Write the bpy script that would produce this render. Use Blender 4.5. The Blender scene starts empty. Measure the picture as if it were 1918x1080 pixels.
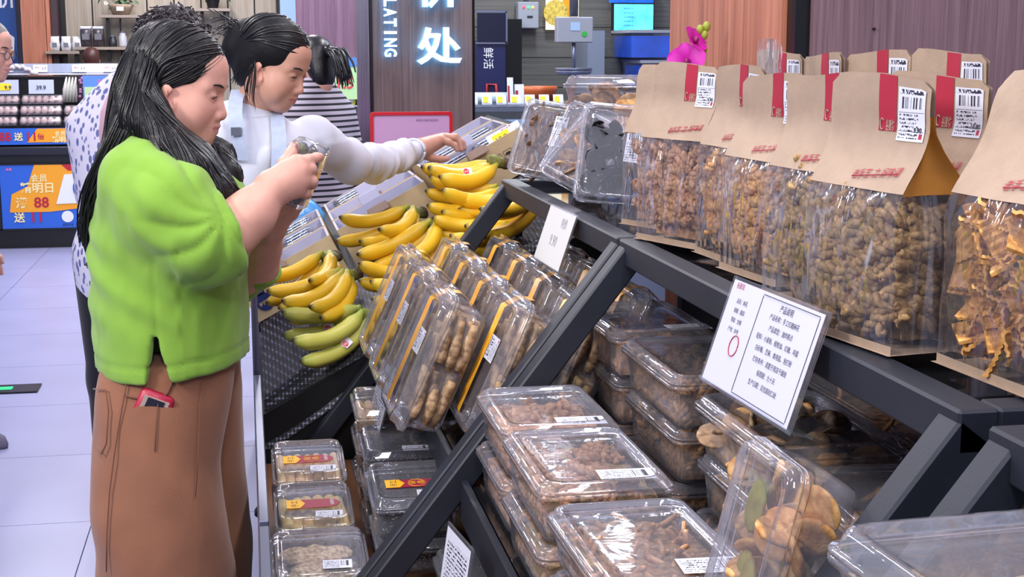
import bpy, bmesh, math, random
import numpy as np
from mathutils import Vector, Matrix, Euler, noise as mnoise

S = bpy.context.scene
COL = S.collection
PI = math.pi
def R(d): return math.radians(d)

# ------------------------------------------------------------------ camera
cam_d = bpy.data.cameras.new('camera'); cam = bpy.data.objects.new('camera', cam_d); COL.objects.link(cam)
cam_d.sensor_fit = 'HORIZONTAL'; cam_d.sensor_width = 36.0; cam_d.lens = 36.0 * 2650.0 / 1918.0
cam_d.clip_start = 0.05; cam_d.clip_end = 200
cam.location = (0, 0, 1.55)
cam.rotation_euler = (R(90 - 9.6375), 0, R(-10.62))
S.camera = cam

# ------------------------------------------------------------------ world, lamps, exposure
S.view_settings.view_transform = 'Standard'; S.view_settings.look = 'None'
S.view_settings.gamma = 1.0; S.view_settings.use_curve_mapping = False
S.view_settings.exposure = -0.12
w = bpy.data.worlds.new('store_light'); S.world = w; w.use_nodes = True
w.node_tree.nodes['Background'].inputs[0].default_value = (0.60, 0.62, 0.86, 1)
w.node_tree.nodes['Background'].inputs[1].default_value = 0.82
def area(name, loc, size, power, col=(1, 0.98, 1.0), target=None, sy=None):
    l = bpy.data.lights.new(name, 'AREA'); l.energy = power; l.color = col; l.size = size
    if sy: l.shape = 'RECTANGLE'; l.size_y = sy
    o = bpy.data.objects.new(name, l); COL.objects.link(o); o.location = loc
    if target is not None:
        o.rotation_euler = (Vector(target) - Vector(loc)).to_track_quat('-Z', 'Y').to_euler()
    return o
for i, (x, y) in enumerate([(-0.9, 1.2), (-0.9, 3.4), (0.75, 0.6), (0.75, 2.0), (0.75, 3.6), (-0.9, 6.0), (1.2, 6.2), (-1.5, 8.6), (0.2, 8.6), (-1.4, 10.6), (-.6, 12.2), (0.4, 11.0)]):
    area('ceiling_lamp', (x, y, 3.1), 0.16, 20 if y < 5 else 46, (1.0, 0.96, 0.99), None, 1.2)
for y in (7.15, 9.1, 10.6): area('ceiling_panel', (2.03, y, 3.08), 0.22, 40, (.80, .93, 1.0), None, .55)
area('ceiling_spot', (-2.0, 1.2, 2.6), 0.5, 62, (1.0, 0.95, 0.92), (0.4, 2.6, 1.1))
area('ceiling_spot', (0.0, -0.6, 2.9), 0.4, 30, (0.95, 0.95, 1.0), (0.7, 2.2, 1.0))
S.cycles.max_bounces = 12; S.cycles.diffuse_bounces = 3; S.cycles.glossy_bounces = 4
S.cycles.transmission_bounces = 6; S.cycles.transparent_max_bounces = 28
S.cycles.sample_clamp_indirect = 4.0; S.cycles.caustics_reflective = False; S.cycles.caustics_refractive = False

# ------------------------------------------------------------------ helpers
def hexc(h):
    h = h.lstrip('#'); c = [int(h[i:i+2], 16) / 255 for i in (0, 2, 4)]
    return tuple((v / 12.92 if v <= 0.04045 else ((v + 0.055) / 1.055) ** 2.4) for v in c) + (1,)

def tag(o, label=None, cat=None, group=None, kind=None):
    if label: o['label'] = label
    if cat: o['category'] = cat
    if group: o['group'] = group
    if kind: o['kind'] = kind
    return o

def empty(name, loc=(0, 0, 0), rot=(0, 0, 0), parent=None):
    o = bpy.data.objects.new(name, None); COL.objects.link(o)
    o.location = loc
    if isinstance(rot, Matrix): o.rotation_euler = rot.to_euler()
    else: o.rotation_euler = rot
    o.empty_display_size = 0.05
    if parent: o.parent = parent
    return o

def thing(name, label, cat, loc=(0, 0, 0), rot=(0, 0, 0), group=None):
    return tag(empty(name, loc, rot), label, cat, group)

def link(name, mesh, parent=None, loc=(0, 0, 0), rot=(0, 0, 0), scale=None):
    o = bpy.data.objects.new(name, mesh); COL.objects.link(o)
    if parent: o.parent = parent
    o.location = loc
    o.rotation_euler = rot.to_euler() if isinstance(rot, Matrix) else rot
    if scale is not None: o.scale = scale
    return o

def rotm(rx=0, ry=0, rz=0):
    return np.array(Euler((R(rx), R(ry), R(rz))).to_matrix())

class MB:
    """collects shapes for ONE mesh"""
    def __init__(s): s.v = []; s.f = []; s.m = []; s.uv = {}; s.sm = []; s.n = 0
    def add(s, verts, faces, mat=0, smooth=True, uv=None):
        o = s.n; verts = [tuple(float(c) for c in p) for p in verts]
        if uv is not None:
            for i, q in enumerate(uv): s.uv[o + i] = q
        s.v += verts; s.n += len(verts)
        for f in faces:
            s.f.append(tuple(i + o for i in f)); s.m.append(mat); s.sm.append(smooth)
        return s
    def box(s, c, d, rot=None, mat=0, bevel=0.0):
        x, y, z = [k / 2 for k in d]
        if bevel <= 0:
            V = np.array([(sx * x, sy * y, sz * z) for sx in (-1, 1) for sy in (-1, 1) for sz in (-1, 1)])
            F = [(0, 1, 3, 2), (4, 6, 7, 5), (0, 4, 5, 1), (2, 3, 7, 6), (0, 2, 6, 4), (1, 5, 7, 3)]
        else:
            b = min(bevel, x * .98, y * .98, z * .98)
            V = []; idx = {}
            for sx in (-1, 1):
                for sy in (-1, 1):
                    for sz in (-1, 1):
                        for a in range(3):
                            p = [sx * x, sy * y, sz * z]
                            for k in range(3):
                                if k != a: p[k] -= b * (sx, sy, sz)[k]
                            idx[(sx, sy, sz, a)] = len(V); V.append(p)
            V = np.array(V); F = []
            for a in range(3):
                o1, o2 = [k for k in range(3) if k != a]
                for sgn in (-1, 1):
                    q = []
                    for (u, v) in ((-1, -1), (1, -1), (1, 1), (-1, 1)):
                        k = [0, 0, 0]; k[a] = sgn; k[o1] = u; k[o2] = v; q.append(idx[tuple(k) + (a,)])
                    F.append(tuple(q))
                for u in (-1, 1):
                    for v in (-1, 1):
                        q = []
                        for t in (-1, 1):
                            k = [0, 0, 0]; k[a] = t; k[o1] = u; k[o2] = v
                            q.append((idx[tuple(k) + (o1,)], idx[tuple(k) + (o2,)]))
                        F.append((q[0][0], q[0][1], q[1][1], q[1][0]))
            for sx in (-1, 1):
                for sy in (-1, 1):
                    for sz in (-1, 1): F.append(tuple(idx[(sx, sy, sz, a)] for a in range(3)))
            c0 = V
            G = []
            for f in F:
                n = np.cross(V[f[1]] - V[f[0]], V[f[2]] - V[f[0]])
                G.append(f if np.dot(n, V[list(f)].mean(0)) > 0 else f[::-1])
            F = G
        if rot is not None: V = V @ np.array(rot).T
        return s.add(V + np.array(c), F, mat, False)
    def bar(s, a, b, wd, ht, mat=0, bevel=0.0, up=(0, 0, 1)):
        a = Vector(a); b = Vector(b); d = b - a; y = d.normalized(); x = y.cross(Vector(up)).normalized(); z = x.cross(y)
        M = np.array(Matrix((x, y, z)).transposed())
        return s.box((a + b) / 2, (wd, d.length, ht), M, mat, bevel)
    def tube(s, pts, rad, n=8, mat=0, caps=True, flat=1.0, closed=False, smooth=True):
        pts = [Vector(p) for p in pts]; m = len(pts)
        if not hasattr(rad, '__len__'): rad = [rad] * m
        V = []; t0 = (pts[1] - pts[0]).normalized()
        nrm = t0.orthogonal().normalized()
        for i in range(m):
            t = (pts[min(i + 1, m - 1)] - pts[max(i - 1, 0)])
            t = t.normalized() if t.length > 1e-9 else t0
            nrm = (nrm - t * nrm.dot(t));
            nrm = nrm.normalized() if nrm.length > 1e-6 else t.orthogonal().normalized()
            bn = t.cross(nrm)
            for k in range(n):
                a = 2 * PI * k / n
                V.append(pts[i] + nrm * (math.cos(a) * rad[i]) + bn * (math.sin(a) * rad[i] * flat))
        F = [(i * n + k, i * n + (k + 1) % n, (i + 1) * n + (k + 1) % n, (i + 1) * n + k) for i in range(m - 1) for k in range(n)]
        if caps: F.append(tuple(range(n - 1, -1, -1))); F.append(tuple((m - 1) * n + k for k in range(n)))
        return s.add(V, F, mat, smooth)
    def lathe(s, prof, n=16, c=(0, 0, 0), mat=0, rot=None, smooth=True, caps=True):
        smooth = smooth and len(prof) > 2
        V = np.array([(r * math.cos(2 * PI * k / n), r * math.sin(2 * PI * k / n), z) for (r, z) in prof for k in range(n)])
        F = [(i * n + k, i * n + (k + 1) % n, (i + 1) * n + (k + 1) % n, (i + 1) * n + k) for i in range(len(prof) - 1) for k in range(n)]
        if caps: F.append(tuple(range(n - 1, -1, -1))); F.append(tuple((len(prof) - 1) * n + k for k in range(n)))
        if rot is not None: V = V @ np.array(rot).T
        return s.add(V + np.array(c), F, mat, smooth)
    def ball(s, c, r, nu=10, nv=6, mat=0, rot=None):
        if not hasattr(r, '__len__'): r = (r, r, r)
        V = [(0, 0, -1)] + [(math.cos(2 * PI * k / nu) * math.cos(a), math.sin(2 * PI * k / nu) * math.cos(a), math.sin(a))
             for a in [-PI / 2 + PI * (i + 1) / nv for i in range(nv - 1)] for k in range(nu)] + [(0, 0, 1)]
        V = np.array(V) * np.array(r)
        F = [(0, 1 + (k + 1) % nu, 1 + k) for k in range(nu)]
        F += [(1 + i * nu + k, 1 + i * nu + (k + 1) % nu, 1 + (i + 1) * nu + (k + 1) % nu, 1 + (i + 1) * nu + k) for i in range(nv - 2) for k in range(nu)]
        L = len(V) - 1; b = 1 + (nv - 2) * nu
        F += [(L, b + k, b + (k + 1) % nu) for k in range(nu)]
        if rot is not None: V = V @ np.array(rot).T
        return s.add(V + np.array(c), F, mat, True)
    def grid(s, P, mat=0, smooth=True, uv=True, close=False):
        P = np.asarray(P, float); m, n = P.shape[:2]
        F = [(i * n + k, i * n + (k + 1) % n, (i + 1) * n + (k + 1) % n, (i + 1) * n + k) for i in range(m - 1) for k in range(n if close else n - 1)]
        U = [(k / max(n - 1, 1), i / max(m - 1, 1)) for i in range(m) for k in range(n)] if uv else None
        return s.add(P.reshape(-1, 3), F, mat, smooth, U)
    def loft(s, rings, mat=0, cap0=True, cap1=True, smooth=True):
        n = len(rings[0]); V = [p for r in rings for p in r]
        F = [(i * n + k, i * n + (k + 1) % n, (i + 1) * n + (k + 1) % n, (i + 1) * n + k) for i in range(len(rings) - 1) for k in range(n)]
        if cap0: F.append(tuple(range(n - 1, -1, -1)))
        if cap1: F.append(tuple((len(rings) - 1) * n + k for k in range(n)))
        return s.add(V, F, mat, smooth)
    def prism(s, poly, z0, z1, mat=0):
        n = len(poly); V = [(x, y, z0) for x, y in poly] + [(x, y, z1) for x, y in poly]
        F = [tuple(range(n - 1, -1, -1)), tuple(range(n, 2 * n))] + [(k, (k + 1) % n, n + (k + 1) % n, n + k) for k in range(n)]
        return s.add(V, F, mat, False)
    def mesh(s, name, mats):
        me = bpy.data.meshes.new(name)
        me.from_pydata(s.v, [], s.f); me.update()
        mats = mats if isinstance(mats, (list, tuple)) else [mats]
        for mt in mats: me.materials.append(mt)
        me.polygons.foreach_set('material_index', s.m); me.polygons.foreach_set('use_smooth', s.sm)
        if s.uv:
            ul = me.uv_layers.new(name='UVMap'); li = np.empty(len(me.loops), int); me.loops.foreach_get('vertex_index', li)
            arr = np.zeros((s.n, 2)); 
            for k, q in s.uv.items(): arr[k] = q
            ul.data.foreach_set('uv', arr[li].ravel())
        return me
    def build(s, name, mats, parent=None, loc=(0, 0, 0), rot=(0, 0, 0), world=False):
        if world and parent is not None:
            L = parent.location; s.v = [(p[0] - L.x, p[1] - L.y, p[2] - L.z) for p in s.v]
        return link(name, s.mesh(name, mats), parent, loc, rot)

def rrect(hx, hy, r, z, seg=3, cx=0, cy=0):
    out = []
    r = min(r, hx, hy)
    for q, (sx, sy) in enumerate(((1, 1), (-1, 1), (-1, -1), (1, -1))):
        for k in range(seg + 1):
            a = PI / 2 * q + PI / 2 * k / seg
            out.append((cx + sx * (hx - r) + r * math.cos(a), cy + sy * (hy - r) + r * math.sin(a), z))
    return out

# ------------------------------------------------------------------ materials
MATS = {}
def nodes(name):
    m = bpy.data.materials.new(name); m.use_nodes = True; nt = m.node_tree; nt.nodes.clear()
    out = nt.nodes.new('ShaderNodeOutputMaterial'); return m, nt, out
def N(nt, t, **kw):
    n = nt.nodes.new(t)
    for k, v in kw.items():
        if k.startswith('i_'):
            key = k[2:]; key = int(key) if key.isdigit() else key.replace('_', ' ')
            n.inputs[key].default_value = v
        else: setattr(n, k, v)
    return n
def ramp(nt, fac, stops):
    r = nt.nodes.new('ShaderNodeValToRGB'); e = r.color_ramp.elements
    while len(e) > 1: e.remove(e[-1])
    e[0].position = stops[0][0]; e[0].color = stops[0][1]
    for p, c in stops[1:]:
        k = e.new(p); k.color = c
    nt.links.new(fac, r.inputs[0]); return r.outputs[0]

def mat(name, col, rough=0.5, metal=0.0, spec=0.5, var=0.0, vscale=8.0, bump=0.0, bscale=60.0, stretch=(1, 1, 1), emit=0.0, attr=None, sss=0.0, col2=None, sheen=0.0, coat=0.0, trans=0.0, detail=3.0):
    if name in MATS: return MATS[name]
    m, nt, out = nodes(name); L = nt.links.new
    b = N(nt, 'ShaderNodeBsdfPrincipled'); L(b.outputs[0], out.inputs[0])
    c = hexc(col) if isinstance(col, str) else col
    b.inputs['Base Color'].default_value = c
    b.inputs['Roughness'].default_value = rough; b.inputs['Metallic'].default_value = metal
    b.inputs['Specular IOR Level'].default_value = spec
    b.inputs['Sheen Weight'].default_value = sheen; b.inputs['Coat Weight'].default_value = coat
    tc = N(nt, 'ShaderNodeTexCoord'); mp = N(nt, 'ShaderNodeMapping'); mp.inputs['Scale'].default_value = stretch
    L(tc.outputs['Object'], mp.inputs[0])
    src = None
    if attr:
        a = N(nt, 'ShaderNodeVertexColor', layer_name=attr); src = a.outputs[0]
    if var > 0 or col2:
        nz = N(nt, 'ShaderNodeTexNoise', i_Scale=vscale, i_Detail=detail); L(mp.outputs[0], nz.inputs['Vector'])
        if col2:
            c2 = hexc(col2) if isinstance(col2, str) else col2
            src = ramp(nt, nz.outputs['Fac'], [(0.35, c), (0.65, c2)])
        else:
            mr = N(nt, 'ShaderNodeMapRange'); mr.inputs[1].default_value = .3; mr.inputs[2].default_value = .7; mr.inputs[3].default_value = 1 - var; mr.inputs[4].default_value = 1 + var
            L(nz.outputs['Fac'], mr.inputs[0])
            mx = N(nt, 'ShaderNodeVectorMath', operation='MULTIPLY')
            if src is not None: L(src, mx.inputs[0])
            else: mx.inputs[0].default_value = c[:3]
            L(mr.outputs[0], mx.inputs[1]); src = mx.outputs[0]
    if src is not None: L(src, b.inputs['Base Color'])
    if sss > 0:
        b.inputs['Subsurface Weight'].default_value = sss; b.inputs['Subsurface Radius'].default_value = (1, .35, .2); b.inputs['Subsurface Scale'].default_value = .006
    if bump > 0:
        nb = N(nt, 'ShaderNodeTexNoise', i_Scale=bscale, i_Detail=4.0); L(mp.outputs[0], nb.inputs['Vector'])
        bp = N(nt, 'ShaderNodeBump', i_Strength=bump, i_Distance=0.004); L(nb.outputs['Fac'], bp.inputs['Height']); L(bp.outputs[0], b.inputs['Normal'])
    if emit > 0:
        b.inputs['Emission Strength'].default_value = emit
        if src is not None: L(src, b.inputs['Emission Color'])
        else: b.inputs['Emission Color'].default_value = c
    if trans > 0:
        t = N(nt, 'ShaderNodeBsdfTranslucent'); t.inputs[0].default_value = c
        if src is not None: L(src, t.inputs[0])
        mx = N(nt, 'ShaderNodeMixShader', i_0=trans); L(b.outputs[0], mx.inputs[1]); L(t.outputs[0], mx.inputs[2]); L(mx.outputs[0], out.inputs[0])
    MATS[name] = m; return m

def clear(name, tint=(0.97, 0.97, 0.98), rough=0.06, refl=1.0, haze=0.03, bump=0.0, bscale=20.0, ior=1.5, hcol=(0.85, 0.87, 1, 1), stretch=None, rmax=.5):
    """thin clear plastic or glass: see-through with a Fresnel mirror on top and a trace of haze"""
    if name in MATS: return MATS[name]
    m, nt, out = nodes(name); L = nt.links.new
    tr = N(nt, 'ShaderNodeBsdfTransparent'); tr.inputs[0].default_value = tuple(tint) + (1,)
    gl = N(nt, 'ShaderNodeBsdfGlossy'); gl.inputs['Roughness'].default_value = rough; gl.inputs[0].default_value = (0.95, 0.96, 1, 1)
    df = N(nt, 'ShaderNodeBsdfDiffuse'); df.inputs[0].default_value = hcol
    fr = N(nt, 'ShaderNodeFresnel', i_IOR=ior)
    ml = N(nt, 'ShaderNodeMath', operation='MULTIPLY_ADD', use_clamp=True); ml.inputs[1].default_value = refl; ml.inputs[2].default_value = 0.0
    mn = N(nt, 'ShaderNodeMath', operation='MINIMUM'); mn.inputs[1].default_value = rmax; L(ml.outputs[0], mn.inputs[0])
    L(fr.outputs[0], ml.inputs[0])
    m1 = N(nt, 'ShaderNodeMixShader', i_0=haze); L(tr.outputs[0], m1.inputs[1]); L(df.outputs[0], m1.inputs[2])
    m2 = N(nt, 'ShaderNodeMixShader'); L(mn.outputs[0], m2.inputs[0]); L(m1.outputs[0], m2.inputs[1]); L(gl.outputs[0], m2.inputs[2]); L(m2.outputs[0], out.inputs[0])
    if bump > 0:
        tc = N(nt, 'ShaderNodeTexCoord'); nz = N(nt, 'ShaderNodeTexNoise', i_Scale=bscale, i_Detail=2.0); nz.inputs['Distortion'].default_value = 1.2
        mp = N(nt, 'ShaderNodeMapping'); mp.inputs['Scale'].default_value = stretch or (1, 1, 1); L(tc.outputs['Object'], mp.inputs[0]); L(mp.outputs[0], nz.inputs['Vector'])
        bp = N(nt, 'ShaderNodeBump', i_Strength=bump, i_Distance=0.03 if stretch else 0.01); L(nz.outputs['Fac'], bp.inputs['Height'])
        L(bp.outputs[0], gl.inputs['Normal']); L(bp.outputs[0], fr.inputs['Normal'])
    MATS[name] = m; return m

def wood(name, c1, c2, scale=26.0, along='Z', rough=0.45, streak=0.5):
    if name in MATS: return MATS[name]
    m, nt, out = nodes(name); L = nt.links.new
    b = N(nt, 'ShaderNodeBsdfPrincipled'); L(b.outputs[0], out.inputs[0]); b.inputs['Roughness'].default_value = rough
    tc = N(nt, 'ShaderNodeTexCoord'); mp = N(nt, 'ShaderNodeMapping')
    sc = {'Z': (1, 1, 0.02), 'X': (0.02, 1, 1), 'Y': (1, 0.02, 1)}[along]; mp.inputs['Scale'].default_value = sc; L(tc.outputs['Object'], mp.inputs[0])
    n1 = N(nt, 'ShaderNodeTexNoise', i_Scale=scale, i_Detail=6.0); n1.inputs['Roughness'].default_value = 0.75; L(mp.outputs[0], n1.inputs['Vector'])
    n2 = N(nt, 'ShaderNodeTexNoise', i_Scale=scale * 6, i_Detail=3.0); L(mp.outputs[0], n2.inputs['Vector'])
    ad = N(nt, 'ShaderNodeMath', operation='MULTIPLY_ADD'); L(n2.outputs['Fac'], ad.inputs[0]); ad.inputs[1].default_value = streak; L(n1.outputs['Fac'], ad.inputs[2])
    mid = tuple((a + b_) / 2 for a, b_ in zip(hexc(c1), hexc(c2)))
    L(ramp(nt, ad.outputs[0], [(0.5, hexc(c1)), (0.72, mid), (0.95, hexc(c2))]), b.inputs['Base Color'])
    bp = N(nt, 'ShaderNodeBump', i_Strength=0.15, i_Distance=0.002); L(ad.outputs[0], bp.inputs['Height']); L(bp.outputs[0], b.inputs['Normal'])
    MATS[name] = m; return m

def label_mat(name, kind='tag'):
    """printed sticker: barcode bars and rows of small print, laid out in the sticker's own UV"""
    if name in MATS: return MATS[name]
    m, nt, out = nodes(name); L = nt.links.new
    b = N(nt, 'ShaderNodeBsdfPrincipled'); L(b.outputs[0], out.inputs[0]); b.inputs['Roughness'].default_value = .45
    tc = N(nt, 'ShaderNodeTexCoord'); sx = N(nt, 'ShaderNodeSeparateXYZ'); L(tc.outputs['UV'], sx.inputs[0])
    def mth(op, a, c=None, clamp=False):
        n = N(nt, 'ShaderNodeMath', operation=op, use_clamp=clamp)
        for i, q in enumerate((a, c)):
            if q is None: continue
            if isinstance(q, (int, float)): n.inputs[i].default_value = q
            else: L(q, n.inputs[i])
        return n.outputs[0]
    u, v = sx.outputs[0], sx.outputs[1]
    def rng(s, a, c): return mth('MULTIPLY', mth('GREATER_THAN', s, a), mth('LESS_THAN', s, c))
    def hash1(s, f, off=0.0):
        n = N(nt, 'ShaderNodeTexWhiteNoise', noise_dimensions='1D'); L(mth('FLOOR', mth('ADD', mth('MULTIPLY', s, f), off)), n.inputs['W']); return n.outputs['Value']
    def hash2(f1, f2):
        n = N(nt, 'ShaderNodeTexWhiteNoise', noise_dimensions='2D'); cb = N(nt, 'ShaderNodeCombineXYZ')
        L(mth('FLOOR', mth('MULTIPLY', u, f1)), cb.inputs[0]); L(mth('FLOOR', mth('MULTIPLY', v, f2)), cb.inputs[1]); L(cb.outputs[0], n.inputs['Vector']); return n.outputs['Value']
    if kind == 'tag':      # upright sticker: title, barcode, print
        bars = mth('MULTIPLY', mth('GREATER_THAN', hash1(u, 52), .5), mth('MULTIPLY', rng(u, .14, .88), rng(v, .60, .82)))
        rows = mth('GREATER_THAN', mth('FRACT', mth('MULTIPLY', v, 14)), .45)
        pr = mth('MULTIPLY', mth('MULTIPLY', mth('GREATER_THAN', hash2(34, 42), .5), rows), mth('MULTIPLY', rng(u, .06, .78), rng(v, .05, .50)))
        ti = mth('MULTIPLY', mth('GREATER_THAN', hash2(34, 26), .38), mth('MULTIPLY', rng(u, .06, .94), rng(v, .87, .96)))
        ln = mth('MULTIPLY', rng(u, .03, .97), mth('MAXIMUM', rng(v, .525, .535), rng(v, .175, .185)))
        ink = mth('MAXIMUM', mth('MAXIMUM', bars, pr), mth('MAXIMUM', ti, ln), True)
        base = N(nt, 'ShaderNodeMixRGB'); base.inputs[1].default_value = hexc('d8dae8'); base.inputs[2].default_value = hexc('b03048')
        L(mth('MULTIPLY', rng(u, .83, .94), rng(v, .05, .15)), base.inputs[0]); bc = base.outputs[0]
    elif kind == 'wide':   # sticker lying sideways: print at the left, barcode at the right
        bars = mth('MULTIPLY', mth('GREATER_THAN', hash1(u, 90), .5), mth('MULTIPLY', rng(u, .60, .90), rng(v, .28, .88)))
        pr = mth('MULTIPLY', mth('MULTIPLY', mth('GREATER_THAN', hash2(48, 24), .5), mth('GREATER_THAN', mth('FRACT', mth('MULTIPLY', v, 7)), .4)), mth('MULTIPLY', rng(u, .05, .56), rng(v, .1, .92)))
        ink = mth('MAXIMUM', bars, pr, True); bc = None
    elif kind == 'sheet':  # page of small print inside a frame
        pr = mth('MULTIPLY', mth('MULTIPLY', mth('GREATER_THAN', hash2(46, 60), .42), mth('GREATER_THAN', mth('FRACT', mth('MULTIPLY', v, 20)), .5)), mth('MULTIPLY', rng(u, .08, .92), rng(v, .08, .88)))
        ink = pr; bc = None
    mx = N(nt, 'ShaderNodeMixRGB'); L(ink, mx.inputs[0]); mx.inputs[1].default_value = hexc('d8dae8'); mx.inputs[2].default_value = hexc('2a2c3c')
    if bc is not None: L(bc, mx.inputs[1])
    L(mx.outputs[0], b.inputs['Base Color']); MATS[name] = m; return m

# ------------------------------------------------------------------ lettering
_txt = {}
def text_geo(s, bold=False, spacing=1.0):
    key = (s, bold, spacing)
    if key not in _txt:
        cu = bpy.data.curves.new('t', 'FONT'); cu.body = s; cu.size = 1.0; cu.resolution_u = 2; cu.align_x = 'CENTER'; cu.align_y = 'CENTER'; cu.space_character = spacing
        if bold: cu.offset = 0.022
        o = bpy.data.objects.new('t', cu); COL.objects.link(o); bpy.context.view_layer.update()
        me = bpy.data.meshes.new_from_object(o)
        V = np.array([v.co[:] for v in me.vertices]).reshape(-1, 3); F = [tuple(p.vertices) for p in me.polygons]
        bpy.data.objects.remove(o); bpy.data.curves.remove(cu); bpy.data.meshes.remove(me)
        if len(V): V[:, :2] -= (V[:, :2].min(0) + V[:, :2].max(0)) / 2
        _txt[key] = (V, F)
    return _txt[key]
def lettering(s, height, m, parent, loc, rot=(0, 0, 0), bold=False, depth=0.0, width=None, mapper=None, name='lettering', spacing=1.0, shear=0.0):
    V, F = text_geo(s, bold, spacing)
    if not len(V): return None
    ext = V.max(0) - V.min(0); k = height / max(ext[1], 1e-6); kx = (width / max(ext[0], 1e-6)) if width else k
    P = V * np.array([kx, k, 1]); P[:, 0] += shear * P[:, 1]
    if mapper is not None: P = np.array([mapper(p[0], p[1]) for p in P])
    mb = MB()
    if depth > 0:
        n = len(P); P2 = P.copy(); P2[:, 2] += depth; mb.add(P2, F, 0, False)
        edges = {}
        for f in F:
            for a, b in zip(f, f[1:] + f[:1]): edges[(a, b)] = 1
        side = [(a, b) for (a, b) in edges if (b, a) not in edges]
        mb.add(np.vstack([P, P2]), [(a, b, b + n, a + n) for a, b in side], 1, False)
    else: mb.add(P, F, 0, False)
    return mb.build(name, m, parent, loc, rot)

# ------------------------------------------------------------------ implicit surfaces -> one continuous mesh
class Field:
    def __init__(s): s.p = []
    def cap(s, a, b, ra, rb=None, k=.01, sub=False):
        a = np.array(a, float); b = np.array(b, float); rb = ra if rb is None else rb
        def f(P):
            ba = b - a; L = max(ba @ ba, 1e-12); t = np.clip(((P - a) @ ba) / L, 0, 1)
            return np.linalg.norm(P - a - t[..., None] * ba, axis=-1) - (ra + (rb - ra) * t)
        r = max(ra, rb); s.p.append((f, np.minimum(a, b) - r, np.maximum(a, b) + r, k, sub)); return s
    def chain(s, pts, rad, k=.008):
        for i in range(len(pts) - 1): s.cap(pts[i], pts[i + 1], rad[i], rad[i + 1], k)
        return s
    def ell(s, c, r, k=.01, rot=None, sub=False):
        c = np.array(c, float); r = np.array(r, float); M = None if rot is None else np.array(rot)
        def f(P):
            q = P - c
            if M is not None: q = q @ M
            k0 = np.linalg.norm(q / r, axis=-1); k1 = np.linalg.norm(q / (r * r), axis=-1)
            return k0 * (k0 - 1) / np.maximum(k1, 1e-9)
        m = r.max() if M is not None else r
        s.p.append((f, c - m, c + m, k, sub)); return s
    def loft(s, secs, k=.01, sub=False, power=2.0):
        """sections (z, cx, cy, rx, ry): a body of elliptic cross-sections"""
        A = np.array(sorted(secs), float); z0, z1 = A[0, 0], A[-1, 0]
        zz = np.linspace(z0, z1, 60)
        T = np.array([np.interp(zz, A[:, 0], A[:, i]) for i in range(1, 5)])
        for _ in range(3):
            T[:, 1:-1] = (T[:, :-2] + 2 * T[:, 1:-1] + T[:, 2:]) / 4
        def f(P):
            z = np.clip(P[..., 2], z0, z1)
            cx, cy, rx, ry = [np.interp(z, zz, T[i]) for i in range(4)]
            qx = np.abs(P[..., 0] - cx) / rx; qy = np.abs(P[..., 1] - cy) / ry
            d = ((qx ** power + qy ** power) ** (1 / power) - 1) * np.minimum(rx, ry)
            dz = np.abs(P[..., 2] - z)
            return np.where(dz > 0, np.where(d > 0, np.sqrt(d * d + dz * dz), np.maximum(d, dz)), d)
        lo = np.array([(A[:, 1] - A[:, 3]).min(), (A[:, 2] - A[:, 4]).min(), z0]); hi = np.array([(A[:, 1] + A[:, 3]).max(), (A[:, 2] + A[:, 4]).max(), z1])
        s.p.append((f, lo, hi, k, sub)); return s
    def merge(s, other, o, M, sc):
        """take another field's shapes in, turned, scaled and moved"""
        for f, a, b, k, sub in other.p:
            cs = np.array([[(a, b)[i][0], (a, b)[j][1], (a, b)[l][2]] for i in (0, 1) for j in (0, 1) for l in (0, 1)]) * sc @ M.T + o
            s.p.append((lambda P, f=f: f((P - o) @ M / sc) * sc, cs.min(0), cs.max(0), k * sc, sub))
        return s
    def fn(s, f, lo, hi, k=.01, sub=False):
        s.p.append((f, np.array(lo, float), np.array(hi, float), k, sub)); return s
    def mesh(s, h, lo=None, hi=None, disp=None):
        adds = [q for q in s.p if not q[4]]
        lo = np.min([q[1] for q in adds], 0) - 3 * h if lo is None else np.array(lo, float)
        hi = np.max([q[2] for q in adds], 0) + 3 * h if hi is None else np.array(hi, float)
        n = np.ceil((hi - lo) / h).astype(int) + 1
        ax = [(lo[i] + h * np.arange(n[i])).astype(np.float32) for i in range(3)]
        F = np.full(n, 0.2, np.float32)
        for f, a, b, k, sub in s.p:
            m = k + 4 * h + .004
            i0 = np.maximum(np.floor((a - m - lo) / h).astype(int), 0); i1 = np.minimum(np.ceil((b + m - lo) / h).astype(int) + 1, n)
            if (i1 <= i0).any(): continue
            sl = tuple(slice(i0[i], i1[i]) for i in range(3))
            P = np.stack(np.meshgrid(*[ax[i][sl[i]] for i in range(3)], indexing='ij'), -1)
            d = f(P).astype(np.float32); g = F[sl]
            if sub:
                d = -d; t = np.clip(.5 - .5 * (d - g) / k, 0, 1); F[sl] = d + (g - d) * t + k * t * (1 - t)
            else:
                t = np.clip(.5 + .5 * (d - g) / k, 0, 1); F[sl] = d + (g - d) * t - k * t * (1 - t)
        if disp is not None: F = F + disp(*np.meshgrid(*ax, indexing='ij')).astype(np.float32)
        F[0] = F[-1] = .2; F[:, 0] = F[:, -1] = .2; F[:, :, 0] = F[:, :, -1] = .2
        return nets(F, lo, h)

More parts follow.
